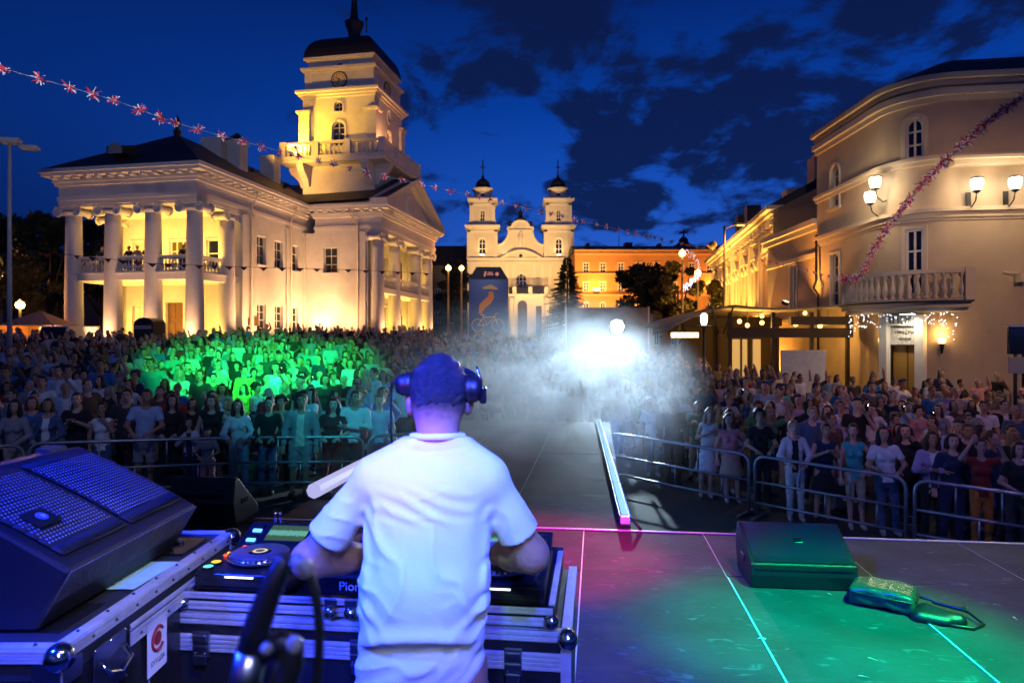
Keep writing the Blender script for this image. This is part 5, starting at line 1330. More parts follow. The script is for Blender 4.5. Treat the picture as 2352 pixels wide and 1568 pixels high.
# ------------------------------------------------------------------ implicit bodies -> continuous meshes
def V3(*a): return np.array(a, float)
class Blob:
    """smooth union of tapered limbs and ellipsoids, sampled on a grid and meshed as one skin"""
    def __init__(s, lo, hi, h, k=.03):
        s.lo = np.array(lo, float); s.h = h; s.k = k
        s.n = np.ceil((np.array(hi, float) - s.lo) / h).astype(int) + 1
        s.D = np.full(s.n, .5, np.float32)
    def _sub(s, a, b, pad):
        i0 = np.clip(np.floor((np.minimum(a, b) - pad - s.lo) / s.h).astype(int), 0, s.n - 1)
        i1 = np.clip(np.ceil((np.maximum(a, b) + pad - s.lo) / s.h).astype(int) + 1, 1, s.n)
        sl = tuple(slice(i0[q], i1[q]) for q in range(3))
        ax = [s.lo[q] + s.h * np.arange(i0[q], i1[q]) for q in range(3)]
        return sl, np.meshgrid(*ax, indexing='ij')
    def _mix(s, sl, d, k, op):
        a = s.D[sl]
        if op == 'add':
            t = np.clip(.5 + .5 * (a - d) / k, 0, 1); s.D[sl] = a * (1 - t) + d * t - k * t * (1 - t)
        elif op == 'sub':
            t = np.clip(.5 - .5 * (a + d) / k, 0, 1); s.D[sl] = a * (1 - t) + (-d) * t + k * t * (1 - t)
    def cone(s, a, b, ra, rb, fy=1.0, k=None, op='add', fx=1.0):
        a = V3(*a); b = V3(*b); k = s.k if k is None else k; r = max(ra, rb)
        if r <= 0: return s
        sl, (X, Y, Z) = s._sub(a, b, r * max(1, fx) + k + 2 * s.h)
        c = (a + b) / 2
        if fy != 1.0: Y = c[1] + (Y - c[1]) / fy; a = V3(a[0], c[1] + (a[1] - c[1]) / fy, a[2]); b = V3(b[0], c[1] + (b[1] - c[1]) / fy, b[2])
        if fx != 1.0: X = c[0] + (X - c[0]) / fx; a = V3(c[0] + (a[0] - c[0]) / fx, a[1], a[2]); b = V3(c[0] + (b[0] - c[0]) / fx, b[1], b[2])
        ab = b - a; L2 = max(1e-9, float(ab @ ab))
        t = np.clip(((X - a[0]) * ab[0] + (Y - a[1]) * ab[1] + (Z - a[2]) * ab[2]) / L2, 0, 1)
        d = np.sqrt((X - a[0] - t * ab[0]) ** 2 + (Y - a[1] - t * ab[1]) ** 2 + (Z - a[2] - t * ab[2]) ** 2) - (ra + (rb - ra) * t)
        s._mix(sl, d * min(fy, fx, 1.0), k, op); return s
    def ell(s, c, r, k=None, op='add'):
        c = V3(*c); r = V3(*r); k = s.k if k is None else k
        sl, (X, Y, Z) = s._sub(c, c, r.max() + k + 2 * s.h)
        q = np.sqrt(((X - c[0]) / r[0]) ** 2 + ((Y - c[1]) / r[1]) ** 2 + ((Z - c[2]) / r[2]) ** 2)
        s._mix(sl, (q - 1) * r.min(), k, op); return s
    def chain(s, pts, rs, **kw):
        for i in range(len(pts) - 1): s.cone(pts[i], pts[i + 1], rs[i], rs[i + 1], **kw)
        return s
    def axes(s): return np.meshgrid(*[s.lo[q] + s.h * np.arange(s.n[q]) for q in range(3)], indexing='ij')
    def keep(s, f):
        """intersect with f(x, y, z) <= 0"""
        s.D = np.maximum(s.D, f(*s.axes())).astype(np.float32); return s
    def surf(s):
        D = s.D; D[0] = D[-1] = .1; D[:, 0] = D[:, -1] = .1; D[:, :, 0] = D[:, :, -1] = .1
        S = D < 0; cnt = np.zeros(np.array(D.shape) - 1, np.int8)
        for i in (0, 1):
            for j in (0, 1):
                for k in (0, 1): cnt += S[i:S.shape[0] - 1 + i, j:S.shape[1] - 1 + j, k:S.shape[2] - 1 + k]
        mix = (cnt > 0) & (cnt < 8); I = np.argwhere(mix)
        if len(I) == 0: return np.zeros((0, 3)), np.zeros((0, 4), int)
        idx = -np.ones(mix.shape, int); idx[mix] = np.arange(len(I))
        cs = np.array([(i, j, k) for i in (0, 1) for j in (0, 1) for k in (0, 1)])
        vals = np.stack([D[I[:, 0] + c[0], I[:, 1] + c[1], I[:, 2] + c[2]] for c in cs], 1)
        acc = np.zeros((len(I), 3)); num = np.zeros(len(I))
        for p in range(8):
            for q in range(p + 1, 8):
                if np.abs(cs[p] - cs[q]).sum() != 1: continue
                m = (vals[:, p] < 0) != (vals[:, q] < 0)
                t = vals[m, p] / (vals[m, p] - vals[m, q]); acc[m] += cs[p] + (cs[q] - cs[p]) * t[:, None]; num[m] += 1
        P = s.lo + s.h * (I + acc / num[:, None])
        F_ = []
        for ax in range(3):
            o = [q for q in range(3) if q != ax]
            sl0 = [slice(1, -1)] * 3; sl1 = [slice(1, -1)] * 3
            sl0[ax] = slice(0, -1); sl1[ax] = slice(1, None)
            A, B = S[tuple(sl0)], S[tuple(sl1)]
            E = np.argwhere(A != B); off = np.zeros(3, int); off[o[0]] = 1; off[o[1]] = 1; E0 = E + off
            sg = A[tuple(E.T)]
            def cell(du, dv):
                c = E0.copy(); c[:, o[0]] -= du; c[:, o[1]] -= dv; return idx[tuple(c.T)]
            q = np.stack([cell(0, 0), cell(1, 0), cell(1, 1), cell(0, 1)], 1)
            flip = sg if ax != 1 else ~sg
            q[~flip] = q[~flip][:, ::-1]
            F_.append(q)
        return P, np.concatenate(F_)

def np_mesh(name, V, Fq, mats, mi=None, smooth=True):
    me = bpy.data.meshes.new(name)
    me.vertices.add(len(V)); me.vertices.foreach_set('co', np.asarray(V, np.float32).ravel())
    n = len(Fq); me.loops.add(n * 4); me.polygons.add(n)
    me.loops.foreach_set('vertex_index', np.asarray(Fq, np.int32).ravel())
    me.polygons.foreach_set('loop_start', np.arange(0, n * 4, 4, dtype=np.int32)); me.polygons.foreach_set('loop_total', np.full(n, 4, np.int32))
    for m in mats: me.materials.append(m)
    if mi is not None: me.polygons.foreach_set('material_index', np.asarray(mi, np.int32))
    me.polygons.foreach_set('use_smooth', np.full(n, smooth)); me.update(calc_edges=True); me.validate()
    return me

POSES = {   # elbow, wrist for the right and left arm (facing -y)
    'down':   (((.24, .02, 1.13), (.25, -.07, .88)), ((-.24, .02, 1.13), (-.25, -.07, .88))),
    'rail':   (((.27, -.06, 1.14), (.13, -.30, 1.06)), ((-.27, -.06, 1.14), (-.13, -.30, 1.06))),
    'clap':   (((.25, -.10, 1.16), (.05, -.30, 1.30)), ((-.25, -.10, 1.16), (-.05, -.30, 1.30))),
    'phone':  (((.24, -.16, 1.22), (.06, -.28, 1.50)), ((-.24, .0, 1.13), (-.20, -.12, .92))),
    'up':     (((.33, -.06, 1.52), (.25, -.12, 1.78)), ((-.25, -.02, 1.13), (-.22, -.14, .93))),
    'both_up': (((.33, -.10, 1.45), (.20, -.18, 1.70)), ((-.33, -.10, 1.45), (-.20, -.18, 1.70))),
    'crossed': (((.25, -.08, 1.13), (-.10, -.21, 1.17)), ((-.25, -.08, 1.13), (.10, -.19, 1.14))),
    'hip':    (((.34, .03, 1.17), (.18, -.02, 1.00)), ((-.24, .02, 1.13), (-.25, -.07, .88))),
}
HEADTURN = {'down': .0, 'rail': .0, 'clap': .15, 'phone': -.1, 'up': .1, 'both_up': 0., 'crossed': .35, 'hip': -.35}
def sh(side, f): return (side * (.175 if not f else .155), .0, 1.405 if not f else 1.395)
def body_prims(b, f, pose, legs=True):
    w = .92 if f else 1.0
    b.cone((0, 0, .93), (0, 0, 1.03), .135 if f else .128, .118 * w, fy=.74)
    b.cone((0, 0, 1.03), (0, .005, 1.30), .118 * w, .145 * w, fy=.72)
    b.cone((-.11 * w, .005, 1.385), (.11 * w, .005, 1.385), .068, .068)
    b.cone((0, .012, 1.40), (0, 0, 1.55), .056 * w, .050 * w)
    if f:
        for s in (-1, 1): b.ell((s * .066, -.085, 1.265), (.06, .055, .06))
    if legs:
        for s in (-1, 1):
            b.chain([(s * .085, 0, .90), (s * .095, -.012, .5), (s * .10, .02, .10)], [.088, .056, .038])
            b.ell((s * .096, .03, .36), (.048, .05, .12))
            b.cone((s * .10, .025, .05), (s * .115, -.135, .035), .044, .036, k=.02)
    for side, (el, wr) in zip((1, -1), POSES[pose]): b.chain([sh(side, f), el, wr], [.052 * w, .042 * w, .027 * w])
def head_prims(b, f, ht):
    c, s = math.cos(ht), math.sin(ht)
    def r(x, y, z): return (x * c - y * s, x * s + y * c, z)
    b.ell((0, .005, 1.655), (.076, .094, .100), k=.02)
    b.cone(r(0, -.02, 1.63), r(0, -.042, 1.572), .066, .046 if f else .052, k=.03)
    b.cone(r(0, -.092, 1.650), r(0, -.112, 1.617), .010, .016, k=.012)
    b.cone(r(-.03, -.083, 1.678), r(.03, -.083, 1.678), .014, .014, k=.015)
    b.cone(r(-.02, -.086, 1.583), r(.02, -.086, 1.583), .011, .011, k=.012)
    for q in (-1, 1):
        b.ell(r(q * .078, .005, 1.64), (.014, .022, .032), k=.01); b.ell(r(q * .032, -.094, 1.657), (.016, .012, .011), k=.012, op='sub')
    return r
def hand_mesh(wr, el, grip=.5, side=1, h=.0085):
    """palm, four unequal bent fingers and a thumb leaving the side of the palm"""
    wr = np.array(wr); d = wr - np.array(el); d /= np.linalg.norm(d)
    up = np.array([0, 0, 1.0]) if abs(d[2]) < .8 else np.array([0, -1.0, 0])
    lat = np.cross(d, up); lat /= np.linalg.norm(lat); nrm = np.cross(lat, d)
    b = Blob(wr - .16, wr + .16, h, .010)
    P = lambda a, l, n: tuple(wr + d * a + lat * l + nrm * n)
    b.cone(P(-.02, 0, 0), P(.02, 0, 0), .026, .026)
    for l in (-.024, -.008, .008, .024): b.cone(P(.02, l * .8, 0), P(.085, l, 0), .017, .015)
    for l, L in ((-.030, .066), (-.010, .078), (.010, .072), (.030, .056)):
        b.chain([P(.085, l, 0), P(.085 + L * .5, l * 1.05, -.2 * L * grip), P(.085 + L * .85, l * 1.05, -.75 * L * grip)], [.0105, .0095, .008], k=.006)
    q = -side
    b.chain([P(.025, q * .03, -.004), P(.055, q * .058, -.018), P(.09, q * .062, -.03)], [.014, .0115, .009], k=.008)
    return b.surf()

M_eye = mat('eye_and_lash', (.03, .02, .018), .4); M_lip = mat('lips', (.32, .11, .09), .5)
M_shoe = [mat('shoe_dark', (.03, .03, .035), .6), mat('shoe_pale', (.5, .48, .46), .6)]
BODY = {}
def body_mesh(f, pose, shoe=0):
    key = (f, pose, shoe)
    if key in BODY: return BODY[key]
    b = Blob((-.46, -.40, -.02), (.46, .22, 1.95), .0145, .028)
    body_prims(b, f, pose); ht = HEADTURN[pose]; r = head_prims(b, f, ht)
    V, Fq = b.surf()
    for side, (el, wr) in zip((1, -1), POSES[pose]):
        hv, hf = hand_mesh(wr, el, .55 if pose in ('rail', 'phone', 'both_up') else .35, side); Fq = np.concatenate([Fq, hf + len(V)]); V = np.concatenate([V, hv])
    C = V[Fq].mean(1); mi = np.zeros(len(Fq), int)
    mi[C[:, 2] < .085] = 1
    for q in (-1, 1):
        e = np.array(r(q * .033, -.088, 1.657)); mi[np.linalg.norm((C - e) * [1, 1, 1.6], axis=1) < .0125] = 2
        e = np.array(r(q * .033, -.092, 1.682)); mi[np.linalg.norm((C - e) * [.6, 1, 3.0], axis=1) < .0125] = 2
    e = np.array(r(0, -.094, 1.583)); mi[(np.linalg.norm((C - e) * [.6, 1, 2.2], axis=1) < .018)] = 3
    BODY[key] = np_mesh('person', V, Fq, [M_eye, M_shoe[shoe], M_eye, M_lip], mi); return BODY[key]

GARM = {}
def garment(kind, f, pose, h=.0165):
    key = (kind, f, pose)
    if key in GARM: return GARM[key]
    b = Blob((-.46, -.40, .02), (.46, .24, 1.95), h, .03); w = .92 if f else 1.0; o = .017
    rs = np.random.RandomState(abs(hash((kind, f, pose))) % 1000 if False else (len(GARM) * 7 + 3))
    def folds(x, y, z): return .006 * np.sin(z * 46 + 9 * x + 2 * np.sin(x * 22)) * np.clip((1.3 - z) * 3, 0, 1)
    if kind in ('tee', 'tank', 'long', 'jacket', 'dress'):
        hem = .86 if kind != 'dress' else .52
        b.cone((0, 0, .90), (0, 0, 1.03), (.150 if f else .148) + .004, .126 * w + o, fy=.78)
        b.cone((0, 0, 1.03), (0, .005, 1.30), .126 * w + o, .147 * w + o, fy=.75)
        b.cone((-.115 * w, .005, 1.385), (.115 * w, .005, 1.385), .068 + o * .8, .068 + o * .8)
        if f:
            for s in (-1, 1): b.ell((s * .066, -.09, 1.265), (.068, .062, .068))
        if kind == 'dress': b.cone((0, 0, .98), (0, .0, .50), .145, .26, fy=.8)
        for side, (el, wr) in zip((1, -1), POSES[pose]):
            S, E, W = np.array(sh(side, f)), np.array(el), np.array(wr)
            if kind in ('tee',): b.cone(S, S + (E - S) * .66, .052 * w + o, .062, k=.02)
            elif kind in ('long', 'jacket'): b.chain([S, E, E + (W - E) * .92], [.052 * w + o, .042 + o, .033 + o * .6], k=.02)
            else: b.cone(S, S + (E - S) * .02, .052 * w + o * .5, .05 * w, k=.02)
        b.ell((0, -.045, 1.495), (.085, .10, .085), k=.015, op='sub')
        cut = []
        if kind == 'tee':
            for side, (el, wr) in zip((1, -1), POSES[pose]):
                S, E = np.array(sh(side, f)), np.array(el); d = (E - S) / np.linalg.norm(E - S); q = S + (E - S) * .66
                cut.append((q, d, side))
        def kp(x, y, z):
            g = hem - z
            for q, d, side in cut:
                m = (x - q[0]) * d[0] + (y - q[1]) * d[1] + (z - q[2]) * d[2]
                near = np.sqrt((x - q[0]) ** 2 + (y - q[1]) ** 2 + (z - q[2]) ** 2) < .11
                g = np.maximum(g, np.where(near & (side * x > .14), m, -1))
            if kind == 'jacket': g = np.maximum(g, np.where((y < 0) & (z < 1.45), .045 + .05 * np.clip(1.2 - z, 0, 1) - np.abs(x), -1))
            return g
        b.D += folds(*b.axes()).astype(np.float32); b.keep(kp)
    elif kind in ('trousers', 'shorts'):
        bot = .075 if kind == 'trousers' else .50
        b.cone((0, 0, .90), (0, 0, 1.00), .143 if f else .138, .128, fy=.78)
        for s in (-1, 1): b.chain([(s * .085, 0, .90), (s * .096, -.012, .5), (s * .10, .02, .06)], [.098, .074, .058] if not f else [.096, .066, .050])
        b.D += folds(*b.axes()).astype(np.float32) * .7; b.keep(lambda x, y, z: np.maximum(bot - z, z - .99))
    elif kind == 'skirt':
        b.cone((0, 0, 1.0), (0, 0, .50), .128, .24, fy=.8); b.keep(lambda x, y, z: np.maximum(.53 - z, z - .99))
    V, Fq = b.surf(); GARM[key] = np_mesh({'tee': 'shirt', 'tank': 'sleeveless_top', 'long': 'long_sleeved_top', 'jacket': 'jacket'}.get(kind, kind), V, Fq, [M_eye]); return GARM[key]

HAIR = {}
def hair_mesh(style, pose):
    key = (style, HEADTURN[pose])
    if key in HAIR: return HAIR[key]
    a = HEADTURN[pose]; c, s = math.cos(a), math.sin(a)
    b = Blob((-.2, -.2, 1.2), (.2, .24, 1.86), .0125, .02)
    b.ell((0, .012, 1.668), (.087, .103, .105) if style != 'bald' else (.07, .09, .08))
    if style == 'long':
        for q in (-1, 1): b.chain([(q * .065, .0, 1.66), (q * .085, .0, 1.52), (q * .10, -.02, 1.33)], [.045, .042, .03])
        b.chain([(0, .05, 1.65), (0, .075, 1.5), (0, .09, 1.30)], [.07, .085, .08])
    if style == 'bob':
        for q in (-1, 1): b.chain([(q * .065, .0, 1.66), (q * .082, .0, 1.55)], [.045, .042])
        b.chain([(0, .05, 1.65), (0, .06, 1.54)], [.07, .075])
    if style == 'bun': b.ell((0, .10, 1.74), (.05, .05, .05))
    if style == 'curly':
        rr = np.random.RandomState(3)
        for q in range(40):
            d = rr.randn(3); d /= np.linalg.norm(d); p = np.array([0, .02, 1.67]) + d * [.095, .105, .11]
            if p[1] > -.05 or p[2] > 1.72: b.ell(p, (.035, .035, .035))
    if style == 'cap':
        b.cone((0, -.06, 1.715), (0, -.15, 1.705), .075, .06, k=.01); 
    zlo = {'short': 1.60, 'bald': 1.6, 'cap': 1.69, 'bun': 1.60, 'bob': 1.5, 'curly': 1.6}.get(style, 1.2)
    def kp(x, y, z):
        xr, yr = x * c + y * s, -x * s + y * c
        face = np.where(z < 1.715, np.minimum(.062 - np.abs(xr), -.028 - yr), -1) if style != 'cap' else -1 + 0 * x
        low = (zlo + np.clip(-yr * .6, 0, .07)) - z
        return np.maximum(face, low)
    b.keep(kp)
    V, Fq = b.surf(); HAIR[key] = np_mesh('hair' if style != 'cap' else 'cap', V, Fq, [M_eye]); return HAIR[key]

SKIN = {n: mat('skin_' + n, c, .55, spec=.35) for n, c in (('fair', (.62, .40, .29)), ('light', (.52, .31, .21)), ('tan', (.42, .24, .15)), ('rosy', (.60, .34, .26)))}
HAIRC = {'black': (.012, .010, .009), 'dark brown': (.03, .017, .010), 'brown': (.07, .038, .018), 'fair': (.30, .19, .08), 'grey': (.25, .24, .23), 'auburn': (.13, .04, .015)}
HM = {n: mat('hair_' + n.replace(' ', '_'), c, .5, bump=.3, bscale=120) for n, c in HAIRC.items()}
CLO = {'white': (.75, .75, .76), 'black': (.015, .015, .018), 'grey': (.28, .28, .30), 'navy': (.02, .03, .09), 'pale blue': (.38, .52, .72), 'blue': (.03, .16, .45), 'dark red': (.25, .02, .02), 'pink': (.62, .28, .30),
       'green': (.08, .25, .12), 'beige': (.50, .40, .28), 'yellow': (.60, .45, .08), 'denim': (.06, .11, .22), 'light denim': (.22, .34, .50), 'charcoal': (.05, .05, .055), 'cream': (.66, .60, .48), 'turquoise': (.05, .40, .42), 'red': (.45, .03, .03), 'brown': (.14, .07, .04), 'orange': (.55, .18, .03), 'lilac': (.42, .32, .55)}
CM = {n: mat('cloth_' + n.replace(' ', '_'), c, .85, var=.12, scale=9, bump=.25, bscale=25, sheen=.1) for n, c in CLO.items()}
def slot(o, i, m):
    o.material_slots[i].link = 'OBJECT'; o.material_slots[i].material = m
def person(x, y, rz, f, pose, top, topc, bot, botc, hair, hairc, skin, scale=1.0, label=None, group=None, z=None, shoe=0, under=None):
    o = link(bpy.data.objects.new('person', body_mesh(f, pose, shoe)))
    o.location = (x, y, ground_z(x, y) if z is None else z); q = random.Random(int(x * 991 + y * 577)); o.rotation_euler = (q.uniform(-.05, .05), q.uniform(-.05, .05), rz); wd = q.uniform(.90, 1.14); o.scale = (scale * wd, scale * q.uniform(.95, 1.15), scale)
    slot(o, 0, SKIN[skin])
    if top: slot(shared({'tee': 'shirt', 'tank': 'sleeveless_top', 'long': 'long_sleeved_top'}.get(top, top), garment(top, f, pose), o), 0, CM[topc])
    if under: slot(shared('shirt', garment('tank', f, pose), o, scl=(.985, .985, 1)), 0, CM[under])
    if bot: slot(shared(bot, garment(bot, f, pose), o), 0, CM[botc])
    if hair: slot(shared('cap' if hair == 'cap' else 'hair', hair_mesh(hair, pose), o), 0, HM[hairc] if hair != 'cap' else CM['navy'])
    if label: tag(o, label, 'person', group)
    return o
TOPN = {'tee': 'T-shirt', 'tank': 'sleeveless top', 'long': 'long-sleeved top', 'jacket': 'open jacket', 'dress': 'dress'}
POSN = {'down': 'arms hanging', 'rail': 'hands held in front', 'clap': 'clapping', 'phone': 'one hand raised to the face', 'up': 'one arm raised', 'both_up': 'both hands raised', 'crossed': 'arms crossed', 'hip': 'hand on hip'}

# front rows at the barriers: picture x, distance, then how they look
FRONT = [
    # left barrier
    (30, 11.3, 1, 'rail', 'long', 'grey', 'trousers', 'beige', 'long', 'black', 'light', .97, 'person with long dark hair in a grey blouse leaning on the left barrier'),
    (105, 11.5, 1, 'rail', 'jacket', 'denim', 'trousers', 'navy', 'bob', 'brown', 'tan', .96, 'person in a buttoned denim jacket with brown bob at the left barrier'),
    (182, 11.9, 0, 'clap', 'tee', 'black', 'trousers', 'black', 'short', 'brown', 'fair', 1.0, 'person in a black T-shirt clapping behind the large wedge monitor'),
    (236, 11.8, 1, 'phone', 'tank', 'white', 'trousers', 'denim', 'bun', 'black', 'tan', .92, 'person in a white vest holding a hand to the face above the wedge monitor'),
    (290, 12.7, 0, 'down', 'tee', 'charcoal', 'trousers', 'black', 'short', 'dark brown', 'light', 1.0, 'person in a charcoal T-shirt just behind the pale blue shirt'),
    (330, 12.2, 0, 'rail', 'tee', 'pale blue', 'shorts', 'grey', 'short', 'dark brown', 'tan', 1.03, 'person in a pale blue short-sleeved shirt and grey shorts with folded hands'),
    (395, 12.4, 1, 'rail', 'long', 'black', 'trousers', 'black', 'long', 'black', 'fair', .97, 'person with long black hair all in black beside the pale blue shirt'),
    (440, 12.3, 1, 'clap', 'jacket', 'white', 'trousers', 'navy', 'bob', 'brown', 'fair', .74, 'child in a white jacket clapping at the left barrier'),
    (490, 12.5, 1, 'hip', 'dress', 'black', None, None, 'long', 'brown', 'fair', .97, 'person in a black sleeveless dress behind the child in pink trousers'),
    (478, 12.15, 1, 'rail', 'tee', 'grey', 'trousers', 'pink', 'short', 'brown', 'rosy', .66, 'small child in a grey T-shirt and pink trousers at the barrier'),
    (553, 12.1, 1, 'rail', 'long', 'white', 'trousers', 'light denim', 'long', 'black', 'light', .98, 'person with long black hair in a white top and light jeans at the barrier post'),
    (612, 12.3, 0, 'rail', 'long', 'black', 'trousers', 'denim', 'short', 'dark brown', 'light', .99, 'person in a black jacket and jeans holding the barrier rail'),
    (645, 12.9, 1, 'hip', 'tank', 'green', 'trousers', 'black', 'curly', 'black', 'tan', .95, 'person with curly black hair peering out behind the black jacket'),
    (686, 12.2, 0, 'down', 'jacket', 'grey', 'shorts', 'grey', 'short', 'brown', 'tan', 1.04, 'person in an open grey jacket over a pale shirt with knee shorts'),
    (757, 12.5, 1, 'rail', 'tee', 'black', 'trousers', 'dark red', 'long', 'black', 'fair', .97, 'person in dark glasses with a black printed T-shirt and red trousers'),
    (806, 12.6, 0, 'crossed', 'long', 'white', 'trousers', 'black', 'short', 'black', 'tan', 1.06, 'tall person in a white sweatshirt with a dark chest square'),
    (872, 12.9, 0, 'down', 'tee', 'pale blue', 'trousers', 'denim', 'short', 'brown', 'fair', 1.0, 'person in a plain blue-grey T-shirt left of the performer'),
    (160, 15.4, 0, 'phone', 'jacket', 'white', 'trousers', 'charcoal', 'short', 'black', 'tan', 1.10, 'tall person in an open white jacket over a blue shirt rising above the crowd'),
    (236, 16.2, 0, 'down', 'tee', 'blue', 'trousers', 'navy', 'short', 'dark brown', 'tan', 1.12, 'big person in a royal blue polo shirt rising above the crowd'),
    (355, 17.2, 0, 'hip', 'tee', 'turquoise', 'trousers', 'grey', 'short', 'brown', 'light', 1.1, 'person in a turquoise striped polo shirt standing raised in the crowd'),
    (95, 14.4, 0, 'down', 'tee', 'white', 'trousers', 'denim', 'short', 'black', 'light', 1.0, 'person in a white T-shirt seen behind the denim jacket'),
    # right barrier
    (1500, 14.6, 1, 'down', 'tee', 'white', 'trousers', 'grey', 'long', 'fair', 'fair', .95, 'person in a white T-shirt standing in the smoke by the right barrier'),
    (1545, 14.0, 0, 'down', 'long', 'brown', 'trousers', 'brown', 'short', 'brown', 'light', 1.0, 'person in a brown long-sleeved top standing in the edge of the smoke'),
    (1620, 13.0, 1, 'clap', 'dress', 'white', None, None, 'long', 'fair', 'fair', .97, 'person in a white dress clapping at the right barrier'),
    (1683, 12.7, 1, 'hip', 'tank', 'pink', 'skirt', 'beige', 'long', 'brown', 'fair', .93, 'person in a pink sleeveless top and beige skirt at the right barrier'),
    (1755, 12.3, 1, 'rail', 'tee', 'black', 'trousers', 'black', 'curly', 'dark brown', 'light', 1.02, 'person with thick dark curls in a wide black T-shirt at the right barrier'),
    (1828, 11.6, 1, 'rail', 'jacket', 'white', 'trousers', 'white', 'short', 'fair', 'fair', .96, 'person in white jacket and white trousers over a black top'),
    (1888, 11.5, 1, 'clap', 'tank', 'navy', 'skirt', 'black', 'bun', 'dark brown', 'light', .95, 'person in a navy top and black skirt with hands at the mouth'),
    (1968, 11.2, 1, 'hip', 'tank', 'turquoise', 'shorts', 'beige', 'short', 'dark brown', 'rosy', .98, 'person in a bright blue sleeveless blouse and beige shorts'),
    (2044, 10.9, 1, 'rail', 'tee', 'white', 'trousers', 'denim', 'long', 'black', 'light', .97, 'person with long hair in a white checked shirt and jeans leaning on the rail'),
    (2090, 11.3, 1, 'phone', 'long', 'black', 'trousers', 'black', 'long', 'black', 'fair', .98, 'person with a dark fringe in black looking down at a lit phone'),
    (2142, 10.7, 1, 'crossed', 'jacket', 'lilac', 'trousers', 'black', 'long', 'dark brown', 'tan', .95, 'person with a lilac cardigan and arms crossed at the right barrier'),
    (2186, 10.6, 1, 'down', 'long', 'navy', 'trousers', 'navy', 'bob', 'black', 'fair', .96, 'person in a navy denim shirt beside the red top'),
    (2256, 10.2, 1, 'both_up', 'tee', 'dark red', 'trousers', 'orange', 'short', 'brown', 'rosy', .95, 'person in a dark red T-shirt and orange trousers with both hands raised'),
    (2335, 9.9, 1, 'rail', 'tee', 'black', 'trousers', 'charcoal', 'bob', 'dark brown', 'rosy', .96, 'person in a black T-shirt with a shiny blue chest print'),
]
UNDER = {105: 'white', 440: 'navy', 686: 'cream', 160: 'pale blue', 1828: 'black', 2142: 'white'}

def y_front(x):
    xs = [-30, -14, -7.9, -2.75, -1.95, 2.5, 2.9, 4.35, 5.7, 7.6, 13]; ys = [6, 9.2, 11.2, 13.3, 16.2, 16.0, 14.4, 12.9, 11.2, 9.9, 8.4]
    return float(np.interp(x, xs, ys))
def free_spot(x, y):
    if y < y_front(x) + .3: return False
    dx, dy = x - TH.x, y - TH.y; c, s = math.cos(-THR), math.sin(-THR); u, t = dx * c - dy * s, dx * s + dy * c
    if u < 1.9 and t > -2.0: return False
    if u < 8.2 and t > 11.0: return False
    if x > 8.6 and y > 25.8: return False
    if x > 12.2 and y > 23.4 - (x - 16) * .14: return False
    if abs(x / y) > .80: return False
    if 2.6 < x < 4.1 and 20.6 < y < 22.3: return False
    if abs(x + 24.2) < 1.6 and 35.5 < y < 38.2: return False      # kiosk
    return True
def place_name(x, y):
    v = x / y
    if v < -.42: return 'below the town hall portico' if y > 20 else 'among the left front rows'
    if v < -.12: return 'before the town hall flank' if y > 20 else 'in rows behind the left barrier'
    if v < .22: return 'in the smoke beyond the runway' if y < 24 else 'far back before the church'
    if v < .45: return 'in the crowd before the cafe terrace' if y > 17 else 'near the smoke and right barrier'
    return 'by the restaurant door' if y > 19 else 'in rows behind the right barrier'

